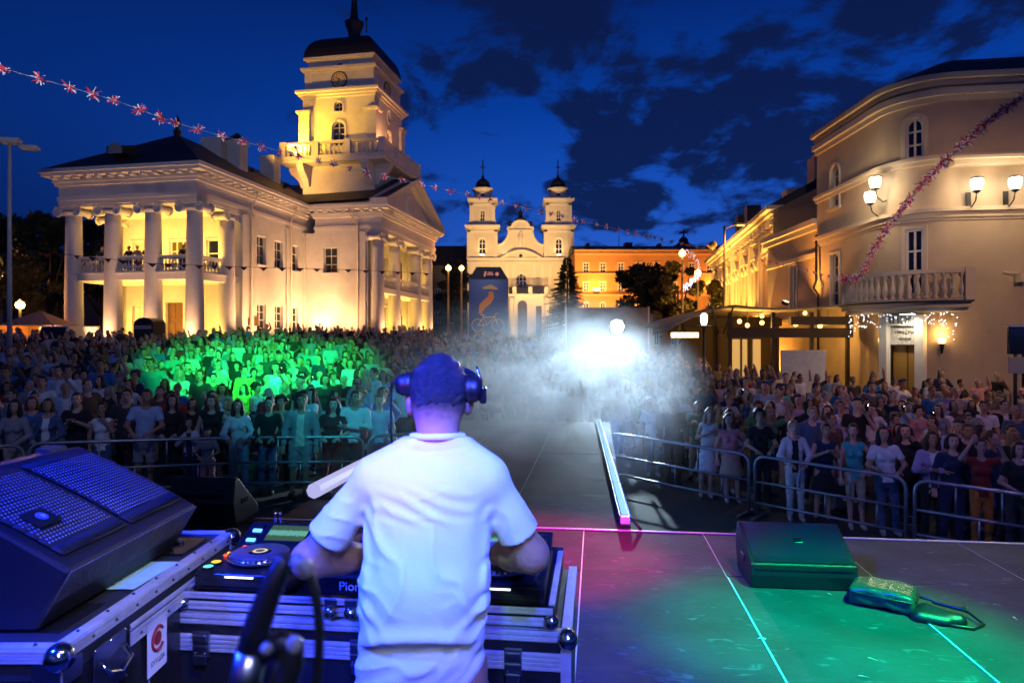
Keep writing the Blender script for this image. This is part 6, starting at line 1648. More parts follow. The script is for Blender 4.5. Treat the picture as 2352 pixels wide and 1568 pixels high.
def build_crowd():
    rnd = random.Random(21); pts = []
    for (vx, d, f, pose, top, tc, bot, bc, hr, hc, sk, sc, lab) in FRONT:
        x = (vx - 1176) / F * d
        person(x, d, math.atan2(-x, d) * -.55 * -1, f, pose, top, tc, bot, bc, hr, hc, sk, sc * rnd.uniform(.99, 1.01), lab, 'people at the barriers', shoe=1 if tc in ('white', 'turquoise', 'pink') else 0, under=UNDER.get(vx))
        pts.append((x, d))
    # people on the balcony of the town hall and by the restaurant wall
    for i, (s, tc, hc) in enumerate(((7.6, 'charcoal', 'auburn'), (5.55, 'black', 'black'), (4.95, 'grey', 'brown'), (4.4, 'brown', 'brown'), (1.9, 'black', 'dark brown'), (1.3, 'black', 'black'))):
        p = th(-s, 1.25, 5.2)
        person(p[0], p[1], THR, i % 2, 'rail', 'tee', tc, 'trousers', 'black', 'short', hc, 'light', .97,
               ['person alone behind the second bay of the portico balcony', 'person in black beside the third portico column on the balcony', 'person in grey in the trio on the portico balcony', 'person in brown at the end of the trio on the portico balcony', 'person in black at the corner bay of the portico balcony', 'person leaning closest to the corner column on the portico balcony'][i], 'people on the portico balcony', z=p[2])
    for i, (vx, d, tc, hc, pose, lab) in enumerate(((1958, 22.0, 'charcoal', 'fair', 'down', 'big person in a charcoal shirt left of the restaurant door'), (2000, 22.3, 'blue', 'brown', 'crossed', 'person in a blue shirt beside the amber sconce'), (2052, 22.0, 'white', 'black', 'clap', 'person in a white top before the restaurant doorway'),
                                            (2136, 21.6, 'pale blue', 'black', 'rail', 'person in a pale blue T-shirt at a cafe table by the door'), (2172, 21.4, 'navy', 'grey', 'down', 'person with a pale cap of hair beside the cafe table'), (2210, 21.2, 'black', 'black', 'crossed', 'person in black leaning by the front wall'),
                                            (1550, 27, 'yellow', 'fair', 'down', 'person in a lamp-lit yellow shirt before the open awning'), (1770, 27.5, 'black', 'brown', 'down', 'waiting person in black under the cafe pavilion'))):
        x = (vx - 1176) / F * d
        person(x, d, rnd.uniform(-.5, .5), i % 2, pose, 'tee', tc, 'trousers', 'black', 'short', hc, 'light', 1.0, lab, 'people round the cafe'); pts.append((x, d))
    # everyone else: dart throwing with a spacing that grows with distance
    cells = {}
    def ok(x, y, r):
        i, j = int(x // 1.0), int(y // 1.0)
        for a in range(i - 1, i + 2):
            for b_ in range(j - 1, j + 2):
                for q in cells.get((a, b_), ()):
                    if (q[0] - x) ** 2 + (q[1] - y) ** 2 < r * r: return False
        return True
    def put(p): cells.setdefault((int(p[0] // 1.0), int(p[1] // 1.0)), []).append(p)
    for p in pts: put(p)
    cand = []
    for _ in range(60000):
        y = 9 + 44 * rnd.random() ** 1.25; x = rnd.uniform(-.78, .78) * y
        if not free_spot(x, y): continue
        r = .58 + .30 * rnd.random() ** 2 + .010 * max(0, y - 12) + (.25 if x > 8 and y > 19 else 0)
        if y > 44 and rnd.random() < .7: continue
        if ok(x, y, r): put((x, y)); cand.append((x, y))
    cand.sort(key=lambda p: p[1])
    tops = [('tee', 8), ('long', 4), ('tank', 3), ('jacket', 1), ('dress', 1)]
    tcs = ['white'] * 7 + ['black'] * 6 + ['grey'] * 3 + ['navy'] * 3 + ['pale blue'] * 3 + ['blue'] * 2 + ['charcoal'] * 4 + ['pink', 'green', 'beige', 'yellow', 'dark red', 'cream', 'turquoise', 'red', 'brown', 'lilac', 'denim']
    poses = ['down'] * 5 + ['rail'] * 4 + ['clap'] * 2 + ['phone'] * 2 + ['up'] + ['crossed'] * 2 + ['hip'] * 2
    def look():
        f = rnd.random() < .52; top = rnd.choices([t[0] for t in tops], [t[1] for t in tops])[0]
        if not f and top in ('dress', 'tank'): top = 'tee'
        hr = rnd.choice(['long', 'long', 'bob', 'bun', 'curly']) if f else rnd.choice(['short', 'short', 'short', 'short', 'cap', 'bald'])
        hc = rnd.choice(['black', 'dark brown', 'dark brown', 'brown', 'brown', 'fair', 'auburn', 'grey'])
        return f, rnd.choice(poses), top, rnd.choice(tcs), rnd.choice(['trousers', 'trousers', 'shorts', 'skirt' if f else 'trousers']), rnd.choice(['denim', 'black', 'navy', 'charcoal', 'grey', 'beige']), hr, hc, rnd.choice(list(SKIN))
    n_ind = 300 - len(pts) - 6
    for (x, y) in cand[:n_ind]:
        f, pose, top, tc, bot, bc, hr, hc, sk = look()
        who = 'child' if rnd.random() < .03 else 'person'; sc = rnd.uniform(.90, 1.08) * (.92 if f else 1.0 if who == 'person' else .7)
        h = {'long': f'long {hc} hair', 'bob': f'a {hc} bob', 'bun': f'{hc} hair in a bun', 'curly': f'curly {hc} hair', 'short': f'short {hc} hair', 'cap': 'a navy cap', 'bald': f'cropped {hc} hair'}[hr]
        lab = f'{who} with {h} in a {tc} {TOPN[top]}, {POSN[pose]}, {place_name(x, y)}'
        lab = lab if len(lab.split()) <= 16 else f'person with {h} in a {tc} {TOPN[top]} {place_name(x, y)}'
        if len(lab.split()) > 16: lab = f'person, {hc} hair, {tc} {TOPN[top]} {place_name(x, y)}'
        person(x, y, math.atan2(x, y) * -.5 + rnd.choice([rnd.uniform(-.4, .4), rnd.uniform(-1.1, 1.1)]), f, pose, top, tc, bot if top != 'dress' else None, bc, hr, hc, sk, sc, lab, 'people standing in the crowd', under='white' if top == 'jacket' else None, shoe=rnd.randint(0, 1))
    # the rest of the crowd as one mass, upper bodies only
    lib = []
    hl = .030
    for f in (0, 1):
        for pose in ('down', 'rail', 'up', 'hip', 'phone'):
            b = Blob((-.46, -.40, .80), (.46, .22, 1.98), hl, .03); w = .92 if f else 1.
            head_prims(b, f, HEADTURN[pose])
            b.cone((0, .012, 1.40), (0, 0, 1.55), .06 * w, .055 * w)
            for side, (el, wr) in zip((1, -1), POSES[pose]):
                d = np.array(wr) - np.array(el); e2 = np.array(wr) + d / np.linalg.norm(d) * .10
                b.chain([el, wr, e2], [.046, .036, .030])
            sk = b.surf()
            b = Blob((-.46, -.40, .80), (.46, .22, 1.98), hl, .03)
            b.cone((0, 0, .80), (0, .005, 1.30), .15, .165 * w, fy=.76); b.cone((-.115 * w, .005, 1.385), (.115 * w, .005, 1.385), .085, .085)
            for side, (el, wr) in zip((1, -1), POSES[pose]): S = np.array(sh(side, f)); b.cone(S, S + (np.array(el) - S) * .8, .07, .06)
            cl = b.surf()
            b = Blob((-.2, -.2, 1.25), (.2, .24, 1.88), hl * .8, .02); b.ell((0, .015, 1.67), (.090, .105, .108))
            if f: b.chain([(0, .05, 1.65), (0, .075, 1.42)], [.085, .09])
            b.keep(lambda x, y, z: np.maximum(np.where(z < 1.715, np.minimum(.075 - np.abs(x), -.03 - y), -1), (1.3 if f else 1.60) - z)); hr = b.surf()
            lib.append((sk, cl, hr))
    skn, hmn, cmn = list(SKIN), list(HAIRC), sorted(set(tcs)); mats = [SKIN[s] for s in skn] + [HM[h] for h in hmn] + [CM[c] for c in cmn]
    VV, FF, MI, off = [], [], [], 0
    for (x, y) in cand[n_ind:]:
        sk, cl, hr = rnd.choice(lib); a = math.atan2(x, y) * -.5 + rnd.uniform(-.6, .6); sc = rnd.uniform(.86, 1.10); c, s = math.cos(a) * sc, math.sin(a) * sc; g = ground_z(x, y); lx, ly = rnd.uniform(-.06, .06), rnd.uniform(-.06, .06)
        for (V, Fq), m in ((sk, rnd.randrange(len(skn))), (cl, len(skn) + len(hmn) + cmn.index(rnd.choice(tcs))), (hr, len(skn) + rnd.randrange(len(hmn)))):
            W = np.stack([x + V[:, 0] * c - V[:, 1] * s + lx * V[:, 2], y + V[:, 0] * s + V[:, 1] * c + ly * V[:, 2], g + V[:, 2] * sc], 1)
            VV.append(W); FF.append(Fq + off); MI.append(np.full(len(Fq), m)); off += len(V)
    me = np_mesh('crowd', np.concatenate(VV), np.concatenate(FF), mats, np.concatenate(MI))
    o = link(bpy.data.objects.new('crowd', me)); tag(o, 'dense far crowd filling the square up to the town hall', 'crowd', kind='stuff')
    print('CROWD individuals', n_ind + len(pts), 'mass', len(cand) - n_ind, 'mass faces', len(me.polygons))
build_crowd()

# ------------------------------------------------------------------ crowd barriers
def build_barriers():
    M_steel = mat('galvanised_barrier', (.42, .45, .48), .38, metal=.8, var=.15, scale=12)
    def barrier(p, q, label, bars):
        p = Vector(p); q = Vector(q); d = q - p; L = d.length
        z0 = ground_z(*p); z1 = ground_z(*q); pitch = math.atan2(z1 - z0, L)
        o = empty('crowd_barrier', (p.x, p.y, z0), math.atan2(d.y, d.x), label, 'barrier', 'steel crowd barriers')
        r = .028; h = 1.06; c = .16
        k = (z1 - z0) / L
        S = lambda x, z: (x, 0, z + k * x)
        pts = [S(.03, .08), S(.03, h - c)] + [S(.03 + c - c * math.cos(a), h - c + c * math.sin(a)) for a in (R(30), R(60), R(90))] + [S(L - .03 - c + c * math.sin(a), h - c + c * math.cos(a)) for a in (0, R(30), R(60), R(90))] + [S(L - .03, .08)]
        MB().tube(pts, r, 8).build('frame', M_steel, o)
        for z in (.62, .26): MB().tube([S(.03, z), S(L - .03, z)], r * .8, 8).build('rail', M_steel, o)
        for t, (za, zb) in bars: MB().tube([S(L * t, za), S(L * t, zb)], r * .6, 6).build('bar', M_steel, o)
        for x in (.10, L - .10):
            MB().box(x, 0, k * x + .03, .05, .62, .04).build('foot', M_steel, o)
        MB().tube([S(L - .03, .5), (L + .06, 0, .5 + k * L), (L + .06, 0, .38 + k * L), S(L - .03, .38)], .009, 6).build('hook', M_steel, o)
    A = [(-.0, (.62, 1.06))]
    b1 = [(.33, (.62, 1.06)), (.66, (.62, 1.06)), (.5, (.26, .62)), (.82, (.26, .62))]
    P = lambda vx, d: ((vx - 1176) / F * d, d)
    barrier(P(-190, 9.9), P(58, 10.75), 'steel crowd barrier at the left end beside the grey blouse', b1)
    barrier(P(62, 10.8), P(533, 11.9), 'steel crowd barrier behind the large wedge monitor', b1)
    barrier(P(537, 11.92), P(838, 12.35), 'steel crowd barrier before the white top and light jeans', b1)
    barrier(P(842, 12.4), P(1040, 13.2), 'steel crowd barrier ending beside the runway', b1)
    barrier(P(1400, 13.6), P(1724, 11.75), 'steel crowd barrier starting in the smoke right of the runway', b1)
    barrier(P(1730, 11.7), P(2086, 10.15), 'steel crowd barrier before the white jacket and blue blouse', b1)
    barrier(P(2096, 10.1), P(2420, 9.1), 'steel crowd barrier before the dark red shirt at the right end', b1)
build_barriers()
# ------------------------------------------------------------------ things on the stage (z below is relative to the eye)
M_case = mat('black_laminate', (.012, .012, .014), .35, var=.5, scale=9, bump=.1, bscale=60)
M_rail = M_alu
M_chrome = mat('chrome_corner', (.55, .57, .62), .14, metal=1.0)
M_steel2 = mat('zinc_latch', (.35, .36, .40), .3, metal=1.0)
M_rubber = mat('black_plastic', (.009, .009, .011), .40, bump=.08, bscale=300)
M_plate = mat('gloss_black_plastic', (.010, .010, .012), .18)
M_blue_led = emat('blue_button', (.1, .35, 1), 3); M_red_led = emat('red_button', (1, .08, .03), 2.5); M_org_led = emat('orange_button', (1, .35, .03), 3); M_grn_led = emat('teal_button', (.1, 1, .8), 2)

def extrusion(b, p, q, w, t, m=0, ridges=3, axis='x', up=(0, 0, 1), out=(0, -1, 0)):
    """aluminium rail from p to q on a face: flat bar with raised ridges"""
    p = Vector(p); q = Vector(q); U = Vector(up); N = Vector(out)
    def bar(o, w_, t_):
        vs = []
        for e in (p, q):
            for a, c in ((-.5, 0), (.5, 0), (.5, 1), (-.5, 1)): vs.append(e + U * (o + a * w_) + N * (c * t_))
        b.add(vs, [(0, 1, 2, 3), (7, 6, 5, 4), (0, 4, 5, 1), (1, 5, 6, 2), (2, 6, 7, 3), (3, 7, 4, 0)], m)
    bar(0, w, t)
    for k in range(ridges): bar(w * ((k + .5) / ridges - .5), w / ridges * .55, t * 1.9)
def ball_corner(parent, c, r=.028, name='corner'):
    b = MB(); b.ball(c, r, 16); o = b.build(name, M_chrome, parent); return o
def latch(parent, x, y, z, w=.055, out=(0, -1, 0)):
    b = MB(); b.box(x, y - .006, z, w, .012, .085); b.box(x, y - .014, z + .022, w * .9, .012, .02); b.box(x, y - .014, z - .008, w * .9, .008, .012); b.box(x, y - .012, z - .05, w * .8, .012, .03)
    for sx in (-1, 1):
        for dz in (.032, -.028, -.055): b.ball((x + sx * w * .3, y - .015, z + dz), .004, 6)
    b.build('latch', M_steel2, parent, bevel=.002)

def build_dj_case():
    W, Dp = 1.36, .62
    root = empty('dj_flight_case', (-.492, 2.2, SZ), SROT, 'long black flight case with aluminium rails carrying the mixing decks', 'flight case')
    zt = CZ - .900 - SZ; zb = .0
    MB().bx(-W / 2 + .006, W / 2 - .006, .006, Dp, .02, zt - .012).build('body', M_case, root)
    b = MB()
    extrusion(b, (-W / 2 + .03, .006, zt - .020), (W / 2 - .03, .006, zt - .020), .036, .004, ridges=2)
    extrusion(b, (-W / 2 + .03, .006, zt - .100), (W / 2 - .03, .006, zt - .100), .056, .004, ridges=4)
    b.bx(-W / 2 + .01, W / 2 - .01, .0, .03, zt - .014, zt - .002)
    b.build('rail', M_rail, root)
    b = MB()
    for s in (-1, 1):
        b.bx(s * W / 2 - .0, s * (W / 2 - .032), -.002, .03, .02, zt - .05); b.bx(s * W / 2, s * (W / 2 - .004), 0, .034, .02, zt - .02)
        b.bx(s * (W / 2 + .002), s * (W / 2 - .03), .03, Dp, zt - .03, zt + .001)
        b.build('corner_rail', M_rail, root); b = MB()
    for s in (-1, 1): ball_corner(root, (s * (W / 2 - .012), .008, zt - .028), .034)
    for x in (-.54, .0, .50): latch(root, x, .0, zt - .10)
    # tray on top
    w2 = W / 2 - .052; t0, t1 = zt + .006, CZ - .836 - SZ; y0 = .015
    b = MB(); b.bx(-w2, w2, y0, Dp - .02, t0, t0 + .012)
    b.bx(-w2, w2, y0, y0 + .009, t0, t1); b.bx(-w2, w2, Dp - .03, Dp - .02, t0, t1 + .02); b.bx(-w2, -w2 + .009, y0, Dp - .02, t0, t1); b.bx(w2 - .009, w2, y0, Dp - .02, t0, t1)
    b.build('tray', M_case, root)
    b = MB(); extrusion(b, (-w2 + .005, y0, t1 - .010), (w2 - .005, y0, t1 - .010), .022, .003, ridges=2); extrusion(b, (-w2 + .005, y0, t0 + .014), (w2 - .005, y0, t0 + .014), .028, .003, ridges=2)
    for s in (-1, 1): b.bx(s * w2, s * (w2 - .02), y0 + .02, Dp - .02, t1 + .001, t1 + .006)
    b.build('tray_rail', M_rail, root)
    for x in (-w2 + .01, w2 - .01): ball_corner(root, (x, y0 - .002, t0 + .016), .026)
    for x in (-.10, -.032): 
        ball_corner(root, (x, y0 - .004, t0 + .014), .024); MB().bx(x - .022, x + .022, y0 - .008, y0 - .0005, t0 + .03, t1).build('hinge_plate', M_steel2, root, bevel=.004)
    b = MB()
    for q in range(9): b.tube([(.09 + .004 * math.sin(q), -.012 - .002 * (q % 2), zt - .02 - .018 * q), (.09 + .004 * math.sin(q + 1), -.012 - .002 * ((q + 1) % 2), zt - .036 - .018 * q)], .004, 6)
    b.build('lid_chain', M_steel2, root)
    return root, t1
def loc_on_case(u, y, z):
    c, s = math.cos(SROT), math.sin(SROT); return (-.492 + u * c - y * s, 2.2 + u * s + y * c, z)

def screen_mat():
    m = bpy.data.materials.new('waveform_screen'); m.use_nodes = True; t = m.node_tree; t.nodes.clear()
    o = t.nodes.new('ShaderNodeOutputMaterial'); e = t.nodes.new('ShaderNodeEmission'); t.links.new(e.outputs[0], o.inputs[0])
    c = t.nodes.new('ShaderNodeTexCoord'); sp = t.nodes.new('ShaderNodeSeparateXYZ'); t.links.new(c.outputs['Object'], sp.inputs[0])
    n = t.nodes.new('ShaderNodeTexNoise'); n.noise_dimensions = '1D'; n.inputs['Scale'].default_value = 160; t.links.new(sp.outputs['X'], n.inputs['W'])
    ab = t.nodes.new('ShaderNodeMath'); ab.operation = 'ABSOLUTE'; t.links.new(sp.outputs['Y'], ab.inputs[0])
    ml = t.nodes.new('ShaderNodeMath'); ml.operation = 'MULTIPLY'; ml.inputs[1].default_value = .03; t.links.new(n.outputs['Fac'], ml.inputs[0])
    lt = t.nodes.new('ShaderNodeMath'); lt.operation = 'LESS_THAN'; t.links.new(ab.outputs[0], lt.inputs[0]); t.links.new(ml.outputs[0], lt.inputs[1])
    mx = t.nodes.new('ShaderNodeMix'); mx.data_type = 'RGBA'; t.links.new(lt.outputs[0], mx.inputs['Factor']); mx.inputs['A'].default_value = (.10, .22, .16, 1); mx.inputs['B'].default_value = (.25, .85, .75, 1)
    t.links.new(mx.outputs['Result'], e.inputs[0]); e.inputs[1].default_value = .5
    return m
def build_decks(t1):
    M_scr = screen_mat(); M_jog = mat('jog_wheel_vinyl', (.05, .05, .07), .35, bump=.25, bscale=220); M_jring = mat('jog_rim_silver', (.35, .36, .4), .25, metal=.9)
    def deck(u, lab):
        p = loc_on_case(u, .045, SZ + t1 - .005)
        o = empty('media_player', p, SROT, lab, 'media player', 'media players on the flight case')
        w, d, h = .322, .405, .062
        b = MB(); b.prism_x([(0, 0), (0, h - .008), (.012, h), (d, h + .012), (d, 0)], -w / 2, w / 2); b.build('body', M_plate, o, bevel=.004)
        b = MB(); b.bx(-w / 2 + .03, w / 2 - .03, -.004, .002, .018, .030); b.build('front_slot', M_rubber, o)
        MB().bx(-.05, .05, -.005, 0, h - .016, h - .012).build('slot_light', emat('white_slot_light', (.9, .95, 1), 3), o)
        tilt = .026
        jc = (.0, .145, h + .008)
        b = MB()
        pr = [(.108, 0), (.110, .010), (.103, .018), (.098, .020)]
        b.lathe(pr, 48, jc)
        jr = b.build('jog_rim', M_jring, o)
        for k in range(40):
            pass
        b = MB()
        for k in range(36):
            a = 2 * PI * k / 36; b.ball((jc[0] + .105 * math.cos(a), jc[1] + .105 * math.sin(a), jc[2] + .014), .0062, 6)
        b.build('grip_dimples', M_plate, jr)
        MB().lathe([(.098, .0195), (.097, .022), (.042, .0225)], 48, jc).build('jog_plate', M_jog, o)
        MB().lathe([(.042, .0222), (.040, .024), (.0, .024)], 32, jc, cap=False).build('jog_display', M_plate, o)
        MB().lathe([(.026, .0243), (.024, .0248), (.016, .0248)], 24, jc, cap=False).build('jog_ring_light', emat('jog_display_glow', (.9, .8, .55), .9), o)
        # raised rear with the screen
        b = MB(); b.prism_x([(.275, h + .004), (.285, h + .012), (d, h + .062), (d, h)], -w / 2, w / 2); b.build('screen_housing', M_plate, o, bevel=.003)
        ang = math.atan2(.05, .12)
        s = MB(); s.add([(-.078, -.045, 0), (.078, -.045, 0), (.078, .045, 0), (-.078, .045, 0)], [(0, 1, 2, 3)]); s.build('screen', M_scr, o, loc=(.01, .345, h + .0395), rot=(ang, 0, 0))
        for k in range(4):
            MB().box(-.118, .30 + .026 * k, h + .022 + .0108 * k, .034, .014, .006, rx=ang).build('button', M_rubber if k % 2 else M_blue_led, o)
            MB().box(.126, .30 + .026 * k, h + .022 + .0108 * k, .03, .014, .006, rx=ang).build('button', M_rubber, o)
        for (x, y, r, m) in ((-.132, .035, .016, M_grn_led), (-.132, .085, .016, M_org_led)):
            MB().lathe([(r + .004, 0), (r + .004, .005)], 20, (x, y, h + .002)).build('transport_button', M_rubber, o); MB().lathe([(r, .0052), (r * .8, .006)], 20, (x, y, h + .002)).build('button_light', m, o)
        for k, (x, y) in enumerate(((-.13, .15), (-.13, .175), (-.13, .20), (-.115, .255), (-.09, .262), (-.065, .268), (.10, .25), (.12, .255))):
            MB().box(x, y, h + .009, .018, .010, .006).build('button', (M_red_led, M_org_led, M_rubber, M_red_led, M_red_led, M_rubber, M_blue_led, M_org_led)[k], o)
        b = MB(); b.bx(.122, .130, .03, .15, h + .002, h + .006); b.build('slider_slot', M_rubber, o); MB().box(.126, .085, h + .012, .022, .012, .014).build('tempo_slider', M_jring, o, bevel=.002)
        return o
    deck(-.435, 'black media player with jog wheel and lit screen left of the performer')
    deck(.435, 'black media player half hidden under the right forearm of the performer')
    p = loc_on_case(0.0, .045, SZ + t1 - .005)
    o = empty('mixer', p, SROT, 'black mixing console between the two media players', 'mixer')
    w, d, h = .32, .40, .075
    MB().prism_x([(0, 0), (0, h - .008), (.01, h), (d, h + .02), (d, 0)], -w / 2, w / 2).build('body', M_plate, o, bevel=.004)
    MB().bx(-w / 2 + .004, w / 2 - .004, -.003, .002, h - .014, h - .010).build('front_trim', M_jring, o)
    text(o, 'Pioneer', .040, (-.02, -.002, .034), (PI / 2, 0, 0), mat('white_logo_print', (.6, .6, .62), .5), ext=.001, sx=1.05)
    kn = MB().lathe([(.011, 0), (.010, .016), (.008, .018)], 14).mesh('knob', M_rubber)
    for i in range(4):
        x = -.105 + .07 * i
        for k in range(5): shared('knob', kn, o, (x, .16 + .042 * k, h + .009 + .002 * k))
        MB().bx(x - .003, x + .003, .045, .12, h + .002, h + .006).build('fader_slot', M_rubber, o)
        MB().box(x, .06 + .015 * i, h + .014, .016, .010, .016).build('fader', M_jring, o, bevel=.002)
        MB().box(x + .028, .135, h + .010, .014, .010, .006).build('button', (M_org_led, M_red_led, M_org_led, M_org_led)[i], o)
    MB().bx(-.06, .06, .020, .026, h + .001, h + .005).build('crossfader_slot', M_rubber, o); MB().box(.03, .023, h + .012, .014, .014, .014).build('crossfader', M_jring, o)
    for k in range(8): MB().box(.14, .20 + .018 * k, h + .010 + .001 * k, .008, .01, .003).build('level_light', M_org_led if k > 5 else M_grn_led, o)
    # two plug leads standing behind the left player
    q = loc_on_case(-.52, .50, SZ + t1)
    c = empty('plug_lead', q, 0, 'two upright black plug leads behind the left media player', 'cable')
    for dx in (-.008, .010):
        MB().tube([(dx, 0, 0), (dx * 1.4, 0, .07), (dx * 1.1, 0, .13)], [.006, .006, .005], 8).build('lead', M_rubber, c); MB().lathe([(.0065, .13), (.0065, .145)], 8, (dx * 1.1, 0, 0)).build('plug_tip', M_chrome, c)
root_case, TRAY_TOP = build_dj_case()
build_decks(TRAY_TOP)

# ------------------------------------------------------------------ left flight case with the big wedge monitor
def build_left_case():
    x1, x0, y0, y1, zt = -1.10, -2.25, 1.665, 2.70, CZ - .75
    root = empty('tall_flight_case', ((x0 + x1) / 2, y0, SZ), 0, 'tall black flight case with worn aluminium edges under the big monitor', 'flight case')
    ox, oy = (x0 + x1) / 2, y0; hx = (x1 - x0) / 2; D = y1 - y0; H = zt - SZ
    lid = .085
    MB().bx(-hx + .006, hx - .006, .006, D - .006, .05, H - lid - .004).build('body', M_case, root)
    MB().bx(-hx + .006, hx - .006, .006, D - .006, H - lid + .002, H - .004).build('lid', mat('grey_laminate_top', (.022, .023, .026), .4, var=.5, scale=7), root)
    # dished insert plate and labels on the lid
    MB().bx(hx - .36, hx - .07, .10, .30, H - .003, H - .001).build('inset_panel', mat('inset_dark', (.006, .006, .008), .3), root)
    MB().bx(hx - .30, hx - .06, D - .30, D - .10, H - .003, H + .004).build('recess_plate', M_plate, root, bevel=.003)
    MB().tube([(hx - .26, D - .2, H + .006), (hx - .2, D - .15, H + .02), (hx - .12, D - .17, H + .006)], .008, 8).build('recess_handle', M_steel2, root)
    # blue sheet on the lid with printed mark
    sh_ = MB().add([(hx - .24, .40, H + .0015), (hx - .045, .40, H + .0015), (hx - .03, .66, H + .0015), (hx - .22, .66, H + .0015)], [(0, 1, 2, 3)]).build('info_sheet', None or mat('cyan_sheet', (.35, .62, .72), .6, var=.25, scale=6), root)
    b = MB(); b.tube([(hx - .15 + .028 * math.cos(a), .46 + .028 * math.sin(a), H + .0025) for a in [R(40) + R(280) * k / 16 for k in range(17)]], .004, 4); b.build('sheet_mark', mat('print_dark_red', (.22, .03, .03), .6), sh_)
    b = MB()
    # rails: top edges, seam, bottom, verticals
    extrusion(b, (-hx, 0, H - .018), (hx - .03, 0, H - .018), .034, .003, ridges=4)
    b.bx(-hx, hx - .02, .0, .034, H - .002, H + .002)
    b.build('rail', M_rail, root); b = MB()
    extrusion(b, (hx, .03, H - .018), (hx, D - .03, H - .018), .034, .003, ridges=4, out=(1, 0, 0)); b.bx(hx - .034, hx + .001, .03, D - .03, H - .0025, H + .0015)
    b.build('rail', M_rail, root); b = MB()
    extrusion(b, (hx, .30, H - lid - .022), (hx, D - .03, H - lid - .022), .040, .003, ridges=4, out=(1, 0, 0)); extrusion(b, (hx, .30, H - lid + .012), (hx, D - .03, H - lid + .012), .018, .003, ridges=1, out=(1, 0, 0))
    b.build('rail', M_rail, root); b = MB()
    b.bx(-hx, hx, D - .034, D, H - .002, H + .003); b.bx(-hx, hx, D - .004, D + .002, H - .034, H); b.build('rail', M_rail, root); b = MB()
    b.bx(hx - .034, hx, -.002, .004, .02, H - .04); b.bx(hx - .004, hx + .002, 0, .034, .02, H - .04); b.build('rail', M_rail, root)
    MB().bx(hx - .004, hx + .002, D - .034, D, .02, H - .04).build('rail', M_rail, root)
    for (x, y) in ((hx, 0), (hx, D)): ball_corner(root, (x - .006, y + (.004 if y < .5 else -.004), H - .022), .036)
    b = MB()
    for y in np.arange(.12, D - .05, .105): b.ball((hx + .005, float(y), H - .018), .005, 6)
    for y in np.arange(.35, D - .05, .16): b.ball((hx + .006, float(y), H - lid - .022), .005, 6)
    for y in np.arange(.10, D - .05, .13): b.ball((hx - .022, float(y), H + .002), .005, 6)
    for x in np.arange(-.2, hx - .06, .10): b.ball((float(x), .018, H + .002), .006, 6)
    b.build('rivets', M_black, root)
    # corner plates
    b = MB(); b.bx(hx - .07, hx + .001, -.004, -.001, H - .10, H - .03); b.bx(hx + .0035, hx + .006, .0, .075, H - .095, H - .04); b.build('corner_plate', M_steel2, root, bevel=.002)
    # sprung handle in its dish
    hd = MB(); hd.bx(hx + .001, hx + .004, .125, .275, H - .20, H - .06); ho = hd.build('handle_dish', M_steel2, root, bevel=.003)
    MB().tube([(hx + .006, .145, H - .10), (hx + .03, .15, H - .13), (hx + .032, .2, H - .15), (hx + .03, .25, H - .13), (hx + .006, .255, H - .10)], .009, 8).build('handle_bar', M_chrome, ho)
    b = MB(); [b.ball((hx + .005, y, z), .005, 6) for y in (.13, .2, .27) for z in (H - .195, H - .065)]; b.build('rivets', M_chrome, ho)
    # stickers
    M_st = mat('white_sticker', (.72, .72, .74), .5)
    s1 = MB().bx(hx + .0045, hx + .0055, .385, .50, H - .265, H - .105).build('sticker', M_st, root)
    b = MB(); b.lathe([(.021, 0), (.0205, .0012)], 20, (hx + .0056, .445, H - .165), M=Matrix.Rotation(PI / 2, 3, 'Y')); 
    b.tube([(hx + .0060, .445 + .035 * math.cos(a), H - .165 + .035 * math.sin(a)) for a in [R(40) + R(280) * k / 18 for k in range(19)]], .0055, 4)
    b.build('sticker_mark', mat('print_red', (.33, .015, .015), .5), s1)
    text(s1, 'ЕУТЦДА', .020, (hx + .0062, .445, H - .232), (PI / 2, 0, PI / 2), M_black, 'sticker_lettering', ext=.0004)
    s2 = MB().add([(hx + .0048, .34, H - .30), (hx + .0048, .40, H - .27), (hx + .0048, .40, H - .36), (hx + .0048, .33, H - .39)], [(0, 1, 2, 3)]).build('sticker', M_st, root)
    b = MB()
    for r in (.015, .023, .031): b.tube([(hx + .0056, .372 + r * math.cos(a), H - .335 + r * math.sin(a)) for a in [2 * PI * k / 18 for k in range(18)]], .0018, 4, closed=True)
    b.build('sticker_mark', M_black, s2)
build_left_case()

def wedge(root, prof, y0, y1, face, studs=True, rows=(62, 96), logo=True, sp=.0072):
    """stage monitor: prof is the (x, z) section, face = indices of the grille edge"""
    b = MB(); b.prism_y(prof, y0, y1); b.build('cabinet', M_rubber, root, bevel=.008)
    (xa, za), (xb, zb) = prof[face[0]], prof[face[1]]
    d = Vector((xb - xa, 0, zb - za)); L = d.length; d.normalize(); n = Vector((-d.z, 0, d.x)); n = n if n.z > 0 else -n
    def P(s, y, o): return Vector((xa, 0, za)) + d * s + n * o + Vector((0, y, 0))
    def slab(s0, s1, ya, yb, o0, o1, name, m, bev=.002):
        q = MB(); q.add([P(s, y, o) for o in (o0, o1) for s, y in ((s0, ya), (s1, ya), (s1, yb), (s0, yb))], [(0, 1, 2, 3), (7, 6, 5, 4), (0, 4, 5, 1), (1, 5, 6, 2), (2, 6, 7, 3), (3, 7, 4, 0)]); return q.build(name, m, root, bevel=bev)
    m = .03
    return P, L, slab, n, d
